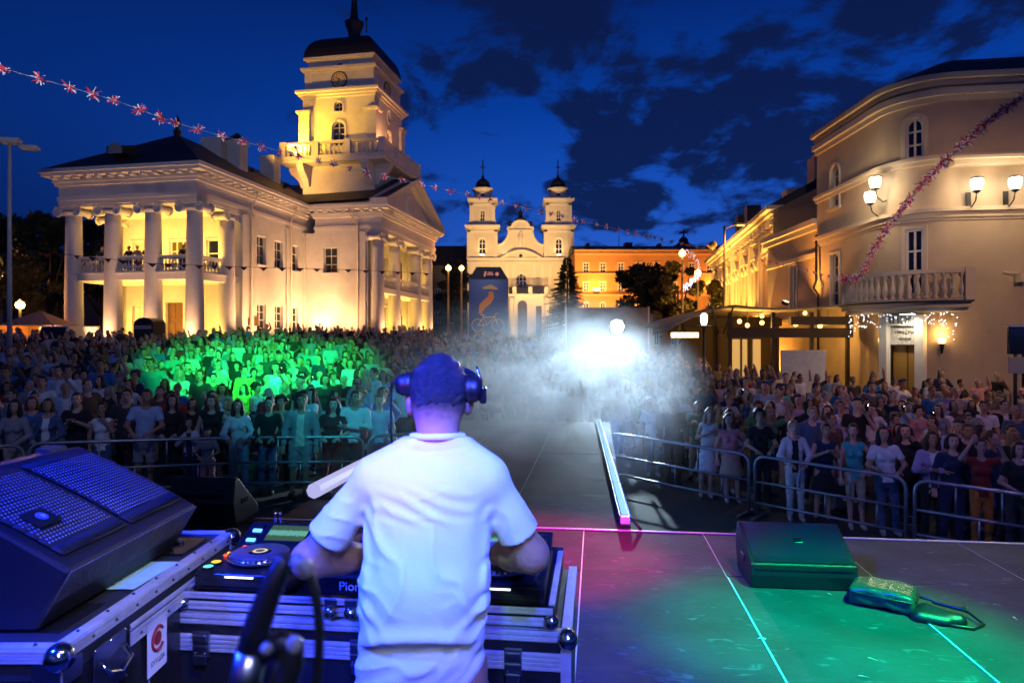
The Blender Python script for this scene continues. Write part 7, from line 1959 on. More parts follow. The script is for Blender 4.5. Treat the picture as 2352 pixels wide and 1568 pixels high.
def build_big_wedge():
    root = empty('big_monitor_speaker', (0, 0, CZ), 0, 'large black wedge monitor with perforated grille on the tall flight case', 'speaker')
    prof = [(-1.225, -.747), (-1.14, -.592), (-1.30, -.500), (-1.45, -.425), (-1.56, -.378), (-1.70, -.40), (-1.86, -.52), (-1.86, -.747)]
    y0, y1 = 1.76, 2.47
    b = MB(); b.prism_y(prof, y0, y1); b.build('cabinet', M_rubber, root, bevel=.010)
    # curved grille following the front edges
    path = [Vector((x, 0, z)) for x, z in prof[1:5]]
    seg = [(path[i + 1] - path[i]).length for i in range(3)]; L = sum(seg)
    def at(s):
        s = max(0, min(L - 1e-6, s))
        for i in range(3):
            if s <= seg[i]: break
            s -= seg[i]
        t = (path[i + 1] - path[i]).normalized(); n = Vector((-t.z, 0, t.x)); n = n if n.z > 0 else -n
        return path[i] + t * s, t, n
    M_gr = mat('grille_dark_steel', (.010, .010, .013), .75, spec=.2); M_dot = mat('grille_glint_studs', (.22, .23, .27), .45, metal=.3)  # pale studs paint light glinting at the grille holes
    def sheet(s0, s1, ya, yb, off, name, m):
        q = MB(); k = 10
        for i in range(k):
            a0, _, n0 = at(s0 + (s1 - s0) * i / k); a1, _, n1 = at(s0 + (s1 - s0) * (i + 1) / k)
            q.add([a0 + n0 * off + Vector((0, ya, 0)), a1 + n1 * off + Vector((0, ya, 0)), a1 + n1 * off + Vector((0, yb, 0)), a0 + n0 * off + Vector((0, yb, 0))], [(0, 1, 2, 3)], 0, True)
        o = q.build(name, m, root); md = o.modifiers.new('s', 'SOLIDIFY'); md.thickness = .004; md.offset = 0; return o
    ym = (y0 + y1) / 2 - .01
    g1 = sheet(.05, L - .035, y0 + .035, ym - .012, .006, 'grille', M_gr); g2 = sheet(.05, L - .035, ym + .012, y1 - .03, .006, 'grille', M_gr)
    for g, ya, yb in ((g1, y0 + .05, ym - .022), (g2, ym + .022, y1 - .04)):
        V, Fc = [], []; st_ = .0135; r = .0036
        ns = int((L - .16) / st_)
        for i in range(ns):
            c, t, n = at(.105 + st_ * i); c = c + n * .0085
            yy = ya + (st_ * .5 if i % 2 else 0)
            while yy < yb:
                o = len(V); p = c + Vector((0, yy, 0))
                V += [p + t * r, p + Vector((0, r, 0)), p - t * r, p - Vector((0, r, 0)), p + n * .0022]
                Fc += [(o, o + 1, o + 4), (o + 1, o + 2, o + 4), (o + 2, o + 3, o + 4), (o + 3, o, o + 4)]; yy += st_
        me = bpy.data.meshes.new('perforation'); me.from_pydata([tuple(v) for v in V], [], Fc); me.materials.append(M_dot); o = shared('perforation', me, g); o['kind'] = 'stuff'
        for k in range(26):
            y = ya + (yb - ya) * k / 25; q = MB(); c0, t, n = at(.055); c1, _, _ = at(.092)
            q.tube([c0 + n * .010 + Vector((0, y, 0)), c1 + n * .010 + Vector((0, y, 0))], .0022, 4); q.build('louvre', M_gr, g)
    # bright metal underside lip and badge
    b = MB(); b.add([(-1.226, y0 + .004, -.744), (-1.1385, y0 + .004, -.596), (-1.1385, y1 - .004, -.596), (-1.226, y1 - .004, -.744)], [(0, 1, 2, 3)]); o = b.build('toe_plate', mat('worn_dark_steel', (.16, .16, .17), .45, metal=.7, var=.5, scale=14, bump=.4, bscale=60), root)
    md = o.modifiers.new('s', 'SOLIDIFY'); md.thickness = .004; md.offset = 1
    c, t, n = at(L * .40); a = math.atan2(-t.z, t.x)
    bd = MB().box(0, 0, 0, .07, .085, .012).build('badge', M_plate, root, loc=tuple(c + n * .014 + Vector((0, y0 + .12, 0))), rot=(0, a + PI, 0), bevel=.004)
    q = MB(); q.lathe([(.017, .0062), (.0165, .008)], 20); q.build('badge_disc', mat('badge_blue', (.05, .1, .4), .4), bd); text(bd, 'p', .024, (0, 0, .010), (0, 0, PI / 2), M_tape, 'badge_letter', ext=.0005)
    # pole socket and corner bumpers on the near end
    for (x, z, r) in ((-1.36, -.62, .026), (-1.40, -.675, .017)):
        MB().lathe([(r, 0), (r * .95, .006), (r * .5, .008)], 20, (x, y0 - .001, z), M=Matrix.Rotation(PI / 2, 3, 'X')).build('end_socket', M_plate, root)
    MB().box(-1.60, y1 - .10, -.375, .05, .09, .015, ry=.1).build('top_plate', M_steel2, root)
build_big_wedge()

def floor_wedge(vx0, vx1, vb, d, label, rz, hi, lip, depth, flip=False):
    """monitor lying on the deck: near edge between vx0 and vx1 at distance d"""
    X0, X1 = (vx0 - 1176) / F * d, (vx1 - 1176) / F * d; w = X1 - X0
    root = empty('floor_monitor_speaker', ((X0 + X1) / 2, d, SZ), rz, label, 'speaker', 'wedge monitors lying on the stage')
    sec = [(0, 0), (-.012, lip * .55), (.0, lip), (depth, hi), (depth + .05, hi - .02), (depth + .10, hi * .5), (depth + .02, 0)]
    if flip: sec = [(0, 0), (-.06, hi * .5), (-.03, hi - .02), (.03, hi), (depth, lip), (depth + .02, 0)]
    MB().prism_x(sec, -w / 2, w / 2).build('cabinet', M_rubber, root, bevel=.010)
    if not flip:
        a = math.atan2(hi - lip, depth); L = math.hypot(hi - lip, depth)
        g = MB(); g.box(0, 0, 0, w - .05, L - .04, .006); go = g.build('grille', mat('floor_grille', (.02, .022, .024), .4, metal=.4, bump=.6, bscale=400), root, loc=(0, depth / 2 - .0045, (hi + lip) / 2 + .005), rot=(a, 0, 0), bevel=.002)
        V, Fc = [], []; s_ = .0105
        for i in range(int((w - .08) / s_)):
            for j in range(5):
                x = -w / 2 + .04 + s_ * (i + .5 * (j % 2)); y = -L / 2 + .035 + s_ * .8 * j; o = len(V); r = .0032
                V += [(x + r, y, .0035), (x, y + r, .0035), (x - r, y, .0035), (x, y - r, .0035), (x, y, .0055)]; Fc += [(o, o + 1, o + 4), (o + 1, o + 2, o + 4), (o + 2, o + 3, o + 4), (o + 3, o, o + 4)]
        me = bpy.data.meshes.new('perforation'); me.from_pydata(V, [], Fc); me.materials.append(MATS['grille_dark_steel']); o = shared('perforation', me, go); o['kind'] = 'stuff'
        MB().box(.02, .02, .006, .06, .05, .004).build('badge', M_plate, go, bevel=.002)
        MB().bx(-w / 2 + .03, w / 2 - .03, -.012, -.004, lip * .78, lip * .86).build('front_groove', M_plate, root)
        MB().box(-w / 2 - .002, depth * .6, lip * .9, .006, .10, .05).build('side_handle', M_plate, root, bevel=.002)
    else:
        MB().box(w / 2 + .002, depth * .35, hi * .5, .006, .12, .06).build('side_handle', M_plate, root, bevel=.002)
        MB().box(0, -.048, hi * .62, w * .7, .012, .05).build('rear_panel', M_plate, root, rot=(0, 0, 0))
floor_wedge(1728, 1966, 1355, 4.82, 'black wedge monitor on the deck lit green from above', SROT + .02, .37, .17, .40)
floor_wedge(392, 548, 1200, 6.45, 'dark wedge monitor at the stage front behind the tall flight case', SROT, .47, .12, .42, flip=True)

# ------------------------------------------------------------------ light bars along the runway
def build_bars():
    M_bar = emat('blue_white_led_bar', (.20, .42, 1.0), 1.9); M_bar2 = mat('lavender_bar_tube', (.75, .75, .85), .35, emit=(.6, .58, 1.0), estr=.75)
    y = 6.62; 
    for k, L in enumerate((1.55, 1.55, 1.6, 1.65, 1.75)):
        o = empty('led_bar', st(.275 - .028 * (y - 6.6), y, 0), SROT + .028, ['glowing LED bar on the runway edge next to the stage front', 'glowing LED bar second from the stage front', 'glowing LED bar in the middle of the runway edge', 'glowing LED bar fourth from the stage front', 'glowing LED bar at the far end of the runway edge'][k], 'light bar', 'LED bars along the runway')
        MB().bx(-.05, .05, .01, L - .03, .02, .085).build('housing', M_black, o)
        MB().bx(-.030, .030, .03, L - .05, .0865, .115).build('diffuser', M_bar, o, bevel=.01); MB().bx(.052, .058, .03, L - .05, .03, .08).build('side_strip', emat('blue_led_strip', (.05, .18, 1.0), 2.5), o)
        for q in (.12, L - .14): MB().bx(-.07, .07, q - .02, q + .02, -.0, .02).build('foot', M_black, o)
        light('lamp', 'AREA', (.10, L / 2, .12), 9, (.15, .35, 1.0), o, target=(.9, L / 2, .02), size=.3); y += L
    o = empty('led_bar_end', st(.275, 6.50, 0), SROT, 'end block of the LED bar with painted pink glow and slanted foot', 'light bar')
    MB().bx(-.045, .045, 0, .10, .03, .10).build('end_block', mat('painted_pink_glow', (.8, .5, .55), .4, emit=(1, .35, .45), estr=.15), o, bevel=.01); MB().tube([(.05, .04, .09), (.14, -.06, .005)], .014, 6).build('foot', M_black, o); MB().bx(-.05, .05, -.02, .02, .0, .03).build('base', M_black, o)  # pink light put into the block as colour and faint glow
    # unlit tube on the other side; its lavender brightness is an added glow
    a, c = st(-3.0, 7.05, .14), st(-3.0, 10.6, .14)
    o = empty('light_tube', st(-3.0, 7.0, 0), SROT, 'thick pale lavender light tube left of the performer', 'light bar')
    MB().lathe([(.085, 0), (.085, 3.6)], 8, (0, 0, .15), smooth=False, M=Matrix.Rotation(-PI / 2, 3, 'X')).build('tube', M_bar2, o, bevel=.006)
    for q in (.3, 3.2): MB().bx(-.09, .09, q - .03, q + .03, 0, .08).build('foot', M_black, o)
build_bars()

# ------------------------------------------------------------------ bag beside the green wedge
def build_bag():
    d = 4.55; X = (2030 - 1176) / F * d
    root = empty('shoulder_bag', (X, d, SZ), SROT - .5, 'flat zipped shoulder bag lying beside the wedge monitor', 'bag')
    M_bag = mat('satin_green_grey_bag', (.03, .045, .036), .25, var=.2, scale=8, bump=.4, bscale=18)
    b = Blob((-.30, -.25, -.02), (.30, .25, .16), .009, .03)
    def rb(x, y, z):
        qx, qy, qz = np.abs(x) - .16, np.abs(y) - .11, np.abs(z - .062 - .012 * np.cos(x * 9)) - .030
        return np.sqrt(np.maximum(qx, 0) ** 2 + np.maximum(qy, 0) ** 2 + np.maximum(qz, 0) ** 2) + np.minimum(np.maximum(qx, np.maximum(qy, qz)), 0) - .032
    b.D = rb(*b.axes()).astype(np.float32) + .003 * np.sin(b.axes()[0] * 40 + b.axes()[2] * 60).astype(np.float32); V, Fq = b.surf()
    shared('bag_body', np_mesh('bag_body', V, Fq, [M_bag]), root)
    MB().tube([(x, y, .088) for x, y in [(-.17, -.145), (.17, -.145), (.195, -.1), (.195, .1), (.17, .145), (-.17, .145), (-.195, .1), (-.195, -.1)]], .006, 6, closed=True).build('zip', M_rubber, root)
    MB().bx(-.10, -.06, -.12, .12, .127, .133).build('pocket_trim', mat('olive_piping', (.35, .33, .05), .4), root, rot=(0, 0, 0))
    MB().tube([(.20, .05, .08), (.32, .10, .05), (.47, .05, .04), (.55, -.06, .02), (.50, -.15, .012), (.38, -.17, .012), (.24, -.12, .03), (.20, -.08, .06)], .010, 8).build('strap', M_rubber, root)
    MB().box(.36, .085, .05, .18, .06, .025, rz=-.2).build('shoulder_pad', M_rubber, root, bevel=.008)
    b = Blob((.15, -.25, -.01), (.52, .12, .1), .012, .04); b.cone((.25, -.08, .02), (.42, -.10, .02), .07, .05); b.cone((.22, -.16, .015), (.36, -.15, .012), .05, .04); b.keep(lambda x, y, z: .002 - z); V, Fq = b.surf()
    shared('folded_flap', np_mesh('folded_flap', V, Fq, [M_rubber]), root)
    MB().tube([(.16, -.13, .03), (.18, -.17, .02), (.21, -.17, .015)], .006, 6).build('buckle', M_chrome, root)
build_bag()

# ------------------------------------------------------------------ out-of-focus microphone stand close to the lens
def build_mic():
    d = .60; P = lambda vx, vy, dd=d: px(vx, vy, dd)
    base = P(560, 1700); root = empty('microphone_stand', (base[0] - .02, d, SZ), 0, 'blurred microphone stand with a looping cable right before the lens', 'microphone stand')
    o = lambda p: (p[0] - root.location.x, p[1] - root.location.y, p[2] - root.location.z)
    q = [o(P(557, 1700)), o(P(565, 1560)), o(P(578, 1490))]
    MB().tube([(0, 0, .02), q[0], q[1], q[2]], [.0125, .0125, .0135, .0135], 14).build('pole', mat('brushed_pole', (.45, .46, .48), .3, metal=1.0), root)
    MB().tube([o(P(576, 1495)), o(P(590, 1440)), o(P(622, 1350)), o(P(652, 1285)), o(P(660, 1272))], [.0125, .0120, .0105, .0085, .004], 14).build('grip', M_rubber, root)
    MB().lathe([(.12, 0), (.12, .012), (.02, .02)], 24).build('base', M_black, root)
    pts = [P(650, 1290), P(668, 1283), P(690, 1292), P(712, 1325), P(728, 1380), P(734, 1440), P(732, 1520), P(724, 1600), P(712, 1700)]
    MB().tube([o(p) for p in pts], .0042, 10).build('cable', M_rubber, root)
    MB().tube([o(P(672, 1282, .598)), o(P(694, 1292, .598)), o(P(712, 1318, .598))], .0062, 10).build('cable_highlight', mat('pale_highlight_and_knob', (.22, .22, .23), .3), root)  # pale tube stands in for the highlight on the cable loop
    MB().ball(o(P(612, 1487, .585)), .0055, 12).build('clamp_knob', mat('pale_highlight_and_knob', (.22, .22, .23), .3), root)
    MB().tube([o(P(600, 1500)), o(P(650, 1470)), o(P(672, 1478)), o(P(668, 1520)), o(P(640, 1600)), o(P(630, 1700))], [.010, .011, .010, .012, .012, .012], 10).build('clip', M_rubber, root)
    MB().ball(o(P(676, 1478, .592)), .007, 12, sq=(1, .6, 1.2)).build('clip_screw', mat('pale_highlight_and_knob', (.22, .22, .23), .3), root)
build_mic()

# cables trailing over the deck
def build_cables():
    for k, pts in enumerate(([(430, 1200, 5.2), (520, 1195, 6.6), (640, 1182, 6.9), (760, 1187, 6.8)], [(560, 1168, 7.2), (600, 1178, 6.95), (560, 1196, 6.6), (520, 1210, 6.3), (470, 1212, 6.2)])):
        w = []
        for vx, vy, dd in pts: dd = min(6.35 - .12 * (vx - 1176) / F * 5, 1.745 * F / (vy - HV)); w.append(((vx - 1176) / F * dd, dd, SZ + .012))
        o = MB().tube(w, .009, 6).build('cable', M_rubber, None); tag(o, ['thin black cable along the stage front edge left of the performer', 'black cable looping past the dark wedge monitor'][k], 'cable')
build_cables()
# ------------------------------------------------------------------ the performer, seen from behind
def build_dj():
    off = np.array([-.225, 1.92, SZ])
    root = None
    def T(x, y, zr): return (x + .225, y - 1.92, zr + CZ - SZ)      # picture-relative -> local
    HX = -.212
    # body: head, neck, arms, torso core, legs
    b = Blob((-.50, -.30, -.01), (.42, .60, 1.80), .0085, .022)
    b.ell(T(HX, 1.985, -.142), (.079, .098, .100), k=.02); b.ell(T(HX, 1.955, -.165), (.073, .075, .085), k=.02)
    b.cone(T(HX, 2.01, -.17), T(HX, 2.045, -.235), .066, .052, k=.03); b.cone(T(HX, 2.085, -.165), T(HX, 2.105, -.195), .011, .016, k=.012)
    b.cone(T(HX, 1.955, -.20), T(HX + .0, 1.945, -.31), .060, .060, k=.03)
    for s in (-1, 1):
        b.ell(T(HX + s * .083, 1.99, -.185), (.011, .022, .033), k=.008); b.ell(T(HX + s * .092, 1.995, -.178), (.010, .022, .024), k=.008)
        b.ell(T(HX + s * .094, 1.983, -.187), (.006, .010, .016), k=.006, op='sub')
    b.cone(T(-.235, 1.94, -.42), T(-.25, 1.91, -.86), .085, .08, fx=1.5)
    LA = [T(-.403, 1.945, -.398), T(-.588, 1.985, -.635), T(-.345, 2.30, -.705)]
    RA = [T(-.062, 1.945, -.398), T(.055, 2.005, -.625), T(-.135, 2.33, -.715)]
    for A in (LA, RA):
        b.chain(A, [.049, .045, .029], k=.03)
        m = [A[1][q] * .7 + A[2][q] * .3 for q in range(3)]; b.cone(A[1], m, .046, .049, k=.03)
    for s in (-1, 1):
        b.chain([T(-.25 + s * .095, 1.90, -.90), T(-.25 + s * .11, 1.88, -1.30), T(-.25 + s * .12, 1.93, -1.67)], [.088, .058, .04]); b.cone(T(-.25 + s * .12, 1.93, -1.70), T(-.25 + s * .14, 2.10, -1.715), .045, .036)
    V, Fq = b.surf()
    for A, side in ((LA, -1), (RA, 1)):
        hv, hf = hand_mesh(A[2], A[1], .7, side, .006); Fq = np.concatenate([Fq, hf + len(V)]); V = np.concatenate([V, hv])
    # skin with a cropped fade at the nape
    m = bpy.data.materials.new('performer_skin'); m.use_nodes = True; t = m.node_tree; p = t.nodes['Principled BSDF']
    c = t.nodes.new('ShaderNodeTexCoord'); sp = t.nodes.new('ShaderNodeSeparateXYZ'); t.links.new(c.outputs['Object'], sp.inputs[0])
    n = t.nodes.new('ShaderNodeTexNoise'); n.inputs['Scale'].default_value = 55; n.inputs['Detail'].default_value = 6; t.links.new(c.outputs['Object'], n.inputs['Vector'])
    ad = t.nodes.new('ShaderNodeMath'); ad.operation = 'MULTIPLY_ADD'; t.links.new(n.outputs['Fac'], ad.inputs[0]); ad.inputs[1].default_value = .05; t.links.new(sp.outputs['Z'], ad.inputs[2])
    mr = t.nodes.new('ShaderNodeMapRange'); mr.interpolation_type = 'SMOOTHSTEP'; t.links.new(ad.outputs[0], mr.inputs['Value']); z0 = CZ - SZ - .215
    mr.inputs['From Min'].default_value = z0; mr.inputs['From Max'].default_value = z0 + .075
    mx = t.nodes.new('ShaderNodeMix'); mx.data_type = 'RGBA'; t.links.new(mr.outputs[0], mx.inputs['Factor']); mx.inputs['A'].default_value = (.50, .28, .20, 1); mx.inputs['B'].default_value = (.045, .032, .026, 1)
    t.links.new(mx.outputs['Result'], p.inputs['Base Color']); p.inputs['Roughness'].default_value = .5; p.inputs['Subsurface Weight'].default_value = .05
    C = V[Fq].mean(1)
    arm = (C[:, 2] < CZ - SZ - .33)
    plain = mat('performer_arm_skin', (.46, .24, .16), .5, var=.15, scale=14, bump=.2, bscale=60)
    mi = arm.astype(int); mi[C[:, 2] < .09] = 2
    # ears keep skin colour
    ear = (np.abs(C[:, 0] - (HX + .225)) > .081) & (C[:, 2] > CZ - SZ - .26); mi[ear] = 1
    o = link(bpy.data.objects.new('person', np_mesh('person', V, Fq, [m, plain, M_shoe[0]], mi))); o.location = tuple(off)
    tag(o, 'performer in a white T-shirt and headphones seen from behind at the decks', 'person')
    # hair: short crop with a slightly ruffled surface
    h = Blob((-.13, -.10, 1.45), (.15, .22, 1.75), .005, .012)
    h.ell(T(HX, 1.985, -.135), (.083, .103, .101)); h.ell(T(HX, 1.953, -.155), (.076, .078, .083))
    X, Y, Z = h.axes(); rr = np.random.RandomState(1)
    h.D += (.0022 * np.sin(X * 260 + 60 * np.sin(Z * 22)) * np.sin(Z * 190 + Y * 70) + .0016 * np.sin(X * 140 - Z * 230)).astype(np.float32)
    h.keep(lambda x, y, z: np.maximum((CZ - SZ - .180 + .009 * np.sin(x * 60) + .005 * np.sin(x * 190 + 2 * np.sin(x * 77)) + .25 * np.maximum(0, y - .10)) - z, np.where(z < CZ - SZ - .115, y - .09, -1)))
    hv, hf = h.surf()
    M_dh = mat('performer_hair', (.022, .02, .02), .38, var=.4, scale=60, bump=.8, bscale=190)
    shared('hair', np_mesh('hair', hv, hf, [M_dh]), o)
    # T-shirt
    s = Blob((-.50, -.26, .70), (.42, .32, 1.62), .0062, .03)
    s.cone(T(-.232, 1.93, -.42), T(-.245, 1.905, -.70), .118, .113, fx=1.52, k=.04); s.cone(T(-.245, 1.905, -.68), T(-.262, 1.89, -1.02), .113, .122, fx=1.47, k=.04)
    s.cone(T(-.385, 1.94, -.388), T(-.081, 1.94, -.388), .056, .056, k=.04)
    for q in (-1, 1): s.cone(T(HX + q * .035, 1.93, -.295), T(HX - .012 + q * .15, 1.935, -.372), .056, .052, k=.035)
    for A, q in ((LA, -1), (RA, 1)):
        e = [A[0][i] + (A[1][i] - A[0][i]) * .74 for i in range(3)]; s.cone(A[0], e, .050, .063, k=.03)
    # collar: ring round the neck
    X, Y, Z = s.axes(); x = X; z = Z - (CZ - SZ); cx = x + .01
    D = s.D
    def ridge(zc, w, a, win): 
        u = (z - zc) / w; return a * np.exp(-u * u) * win
    back = np.clip((-Y - .0) * 14, 0, 1)
    fold = np.zeros_like(D)
    # sagging fold low on the back with the shade below it
    arc = -.775 - .9 * np.clip(np.abs(cx + .01) - .02, 0, 1) ** 1.6 * .6
    wn = np.clip(1 - (np.abs(cx + .01) / .17) ** 4, 0, 1)
    fold += ridge(arc, .018, .016, wn) - ridge(arc - .045, .022, .012, wn)
    arc2 = -.86 + .25 * cx; fold += ridge(arc2, .02, .006, np.clip(1 - (np.abs(cx - .06) / .11) ** 2, 0, 1))
    # long soft vertical folds and pulls from the armpits
    def crease(kx, kz, ph, sharp=3.0, warp=1.0):
        v = kx * cx + kz * z + ph + warp * np.sin(z * 13 + cx * 9 + ph * 3) + .6 * warp * np.sin(cx * 31 - z * 21 + ph)
        return (1 - np.abs(np.sin(v))) ** sharp
    wz = lambda c_, w_: np.clip(1 - ((z - c_) / w_) ** 2, 0, 1)
    fold += .0065 * crease(17, 2.5, .4, 2.0, .8) * wz(-.60, .22)                      # long vertical drapes
    fold += .0055 * crease(9, 27, 1.1, 3.0, .9) * wz(-.70, .13) * np.clip((np.abs(cx) - .02) * 8, 0, 1)
    fold += .0055 * crease(-11, 30, 2.2, 3.5, 1.1) * wz(-.88, .11)
    fold += .0032 * crease(6, 42, .2, 3.0, 1.3) * wz(-.45, .07) * np.clip(1 - (cx / .18) ** 2, 0, 1)
    fold += .0050 * crease(-24, 17, .9, 3.0, 1.0) * wz(-.78, .16) * np.clip((cx - .03) * 12, 0, 1)   # pulls at the right side of the waist
    for q in (-1, 1):
        for (x0, z0, x1, z1, a, w) in ((.175, -.47, .10 + .03 * q, -.60, .0035, .013), (.185, -.52, .13, -.70 + .02 * q, .005, .014), (.165, -.71, .06 - .02 * q, -.79, .006, .013), (.17, -.62, .14, -.80, .0045, .012)):
            px0, pz0, px1, pz1 = q * x0, z0, q * x1 + (.02 if q > 0 else 0), z1; dx, dz = px1 - px0, pz1 - pz0; L2 = dx * dx + dz * dz
            tt = np.clip(((cx - px0) * dx + (z - pz0) * dz) / L2, 0, 1); dd = np.sqrt((cx - px0 - tt * dx) ** 2 + (z - pz0 - tt * dz) ** 2)
            fold += a * np.exp(-(dd / w) ** 2) * (1 - tt * .7) - a * .7 * np.exp(-((dd - w * 1.7) / w) ** 2) * (1 - tt)
    fold += .0026 * np.sin(z * 150 + 5 * np.sin(cx * 14) + cx * 16) * np.clip(1 - ((z + .44) / .06) ** 2, 0, 1) * np.clip(1 - (cx / .17) ** 2, 0, 1)
    fold += .0022 * np.sin(z * 95 - cx * 60) * np.clip(1 - ((z + .90) / .12) ** 2, 0, 1)
    # seam groove across the shoulders under the collar
    fold -= .003 * np.exp(-((z + .302 - .10 * np.abs(cx - .0)) / .004) ** 2) * (np.abs(cx) < .11)
    # sleeve creases
    slv = np.clip((np.abs(cx) - .19) * 30, 0, 1); fold += slv * .009 * crease(22, 34, .7, 3.0, 1.2) * np.clip((-.38 - z) * 10, 0, 1)
    s.D = (D - fold * (1.0 * back + .3)).astype(np.float32)
    nk = np.array(T(HX, 1.945, -.225))
    def kp(x_, y_, z_):
        zz = z_ - (CZ - SZ); g = -1.02 - zz + 0 * x_
        r = np.sqrt((x_ - nk[0]) ** 2 + (y_ - nk[1]) ** 2); g = np.maximum(g, np.where(r < .20, zz + .270 + .06 * (y_ - nk[1]), -1))
        for A, q in ((LA, -1), (RA, 1)):
            S = np.array(A[0]); E = np.array(A[1]); d = (E - S) / np.linalg.norm(E - S); p_ = S + (E - S) * .70; mm = (x_ - p_[0]) * d[0] + (y_ - p_[1]) * d[1] + (z_ - p_[2]) * d[2]
            near = np.sqrt((x_ - p_[0]) ** 2 + (y_ - p_[1]) ** 2 + (z_ - p_[2]) ** 2) < .12; side = (x_ - (S[0] - q * .035)) * q > 0
            g = np.maximum(g, np.where(near & side, mm, -1))
        return g
    s.keep(kp); sv, sf = s.surf()
    M_sh = mat('white_cotton_shirt', (.80, .80, .82), .9, var=.04, scale=5, bump=.14, bscale=16, sheen=.2)
    so = shared('shirt', np_mesh('shirt', sv, sf, [M_sh]), o)
    # ribbed collar band and sleeve hems
    ring = []
    for k in range(28):
        a = 2 * PI * k / 28; ring.append((nk[0] + .071 * math.cos(a), nk[1] + .072 * math.sin(a), CZ - SZ - .270 - .10 * (.072 * math.sin(a))))
    cb = MB().tube(ring, .0105, 8, closed=True).build('collar', M_sh, o); cb.scale = (1, 1, 1)
    tr = Blob((-.30, -.25, -.0), (.28, .30, .95), .013, .03)
    tr.cone(T(-.25, 1.90, -.90), T(-.25, 1.90, -.84), .10, .10, fx=1.3)
    for q in (-1, 1): tr.chain([T(-.25 + q * .095, 1.90, -.90), T(-.25 + q * .11, 1.88, -1.30), T(-.25 + q * .12, 1.93, -1.69)], [.098, .076, .062])
    tr.keep(lambda x_, y_, z_: np.maximum(.05 - z_, z_ - .80)); tv, tf = tr.surf(); slot(shared('trousers', np_mesh('trousers', tv, tf, [M_eye]), o), 0, CM['navy'])
    # headphones, a thing of their own resting on the head
    hp = empty('headphones', tuple(off), 0, 'black DJ headphones worn over the ears of the performer', 'headphones')
    def cup(s_, r, w, z, x, tiltx=0):
        c = T(x, 1.985, z); M_ = Matrix.Rotation(PI / 2, 3, 'Y')
        q = MB(); q.lathe([(r * .72, -w * .5), (r, -w * .42), (r * 1.02, -w * .1), (r * .9, w * .02), (r * .95, w * .1), (r * .82, w * .3), (r * .66, w * .5)], 24, c, M=Matrix.Scale(s_, 3, Vector((1, 0, 0))) @ M_); q.build('ear_cup', M_rubber, hp)
        q = MB(); q.lathe([(r * .9, -w * .75), (r * 1.04, -w * .6), (r * 1.0, -w * .45)], 24, c, M=Matrix.Scale(s_, 3, Vector((1, 0, 0))) @ M_); q.build('ear_pad', M_rubber, hp)
    cup(-1, .036, .050, -.125, HX - .098); cup(1, .042, .056, -.138, HX + .098)
    arcp = []
    for k in range(17):
        a = PI * k / 16; arcp.append(T(HX + math.cos(a) * .112, 1.985 + math.sin(a) * .155, -.125 + math.sin(a) * .045))
    MB().tube(arcp, .009, 8).build('headband', M_rubber, hp)
    MB().tube([T(HX + .112, 1.99, -.15), T(HX + .122, 1.985, -.115), T(HX + .108, 1.985, -.072)], [.009, .006, .003], 8).build('yoke', M_chrome, hp); MB().box(*T(HX + .128, 1.985, -.155), .02, .04, .05).build('hinge', M_plate, hp, bevel=.006)
    MB().tube([T(HX - .128, 1.99, -.115), T(HX - .140, 2.0, -.125), T(HX - .146, 2.02, -.17), T(HX - .150, 2.04, -.27), T(HX - .146, 2.10, -.40), T(-.36, 2.25, -.66), T(-.40, 2.36, -.76)], .0032, 8).build('cable', M_rubber, hp)
build_dj()
# ------------------------------------------------------------------ beam lamp at the runway end and the smoke it lights
def build_beam():
    d = 21.5; x, y, z = px(1418, 748, d); g = ground_z(x, y)
    o = empty('beam_lamp', (x, y, g), 0, 'dazzling white beam lamp on a tall stand behind the runway end', 'beam lamp')
    h = z - g; q = (Vector((-2.6, 3.0, 1.0)) - Vector((x, y, z))).normalized(); e = q.to_track_quat('-Z', 'Y').to_euler()
    MB().tube([(0, 0, 0), (0, 0, h - .25)], .03, 8).build('stand_pole', M_black, o)
    for k in range(3): a = k * 2.1 + .4; MB().tube([(0, 0, .9), (math.cos(a) * .6, math.sin(a) * .6, .02)], .018, 6).build('stand_leg', M_black, o)
    MB().lathe([(.21, -.06), (.23, .0), (.23, .26), (.12, .36)], 20).build('lamp_head', M_black, o, loc=(0, 0, h), rot=e)
    b = MB(); b.box(-.22, 0, 0, .03, .06, .4); b.box(.22, 0, 0, .03, .06, .4); b.box(0, 0, -.2, .46, .06, .03); b.build('yoke', M_black, o, loc=(0, 0, h))
    MB().lathe([(.20, -.065), (.19, -.07)], 24).build('lens', emat('white_beam_lens', (.93, .97, 1.0), 160), o, loc=(0, 0, h), rot=e)
    l = light('lamp', 'SPOT', (q.x * .12, q.y * .12, h + q.z * .12), 6600, (.60, .82, 1.0), o, None, .12, 54, .3); l.rotation_euler = e
build_beam()
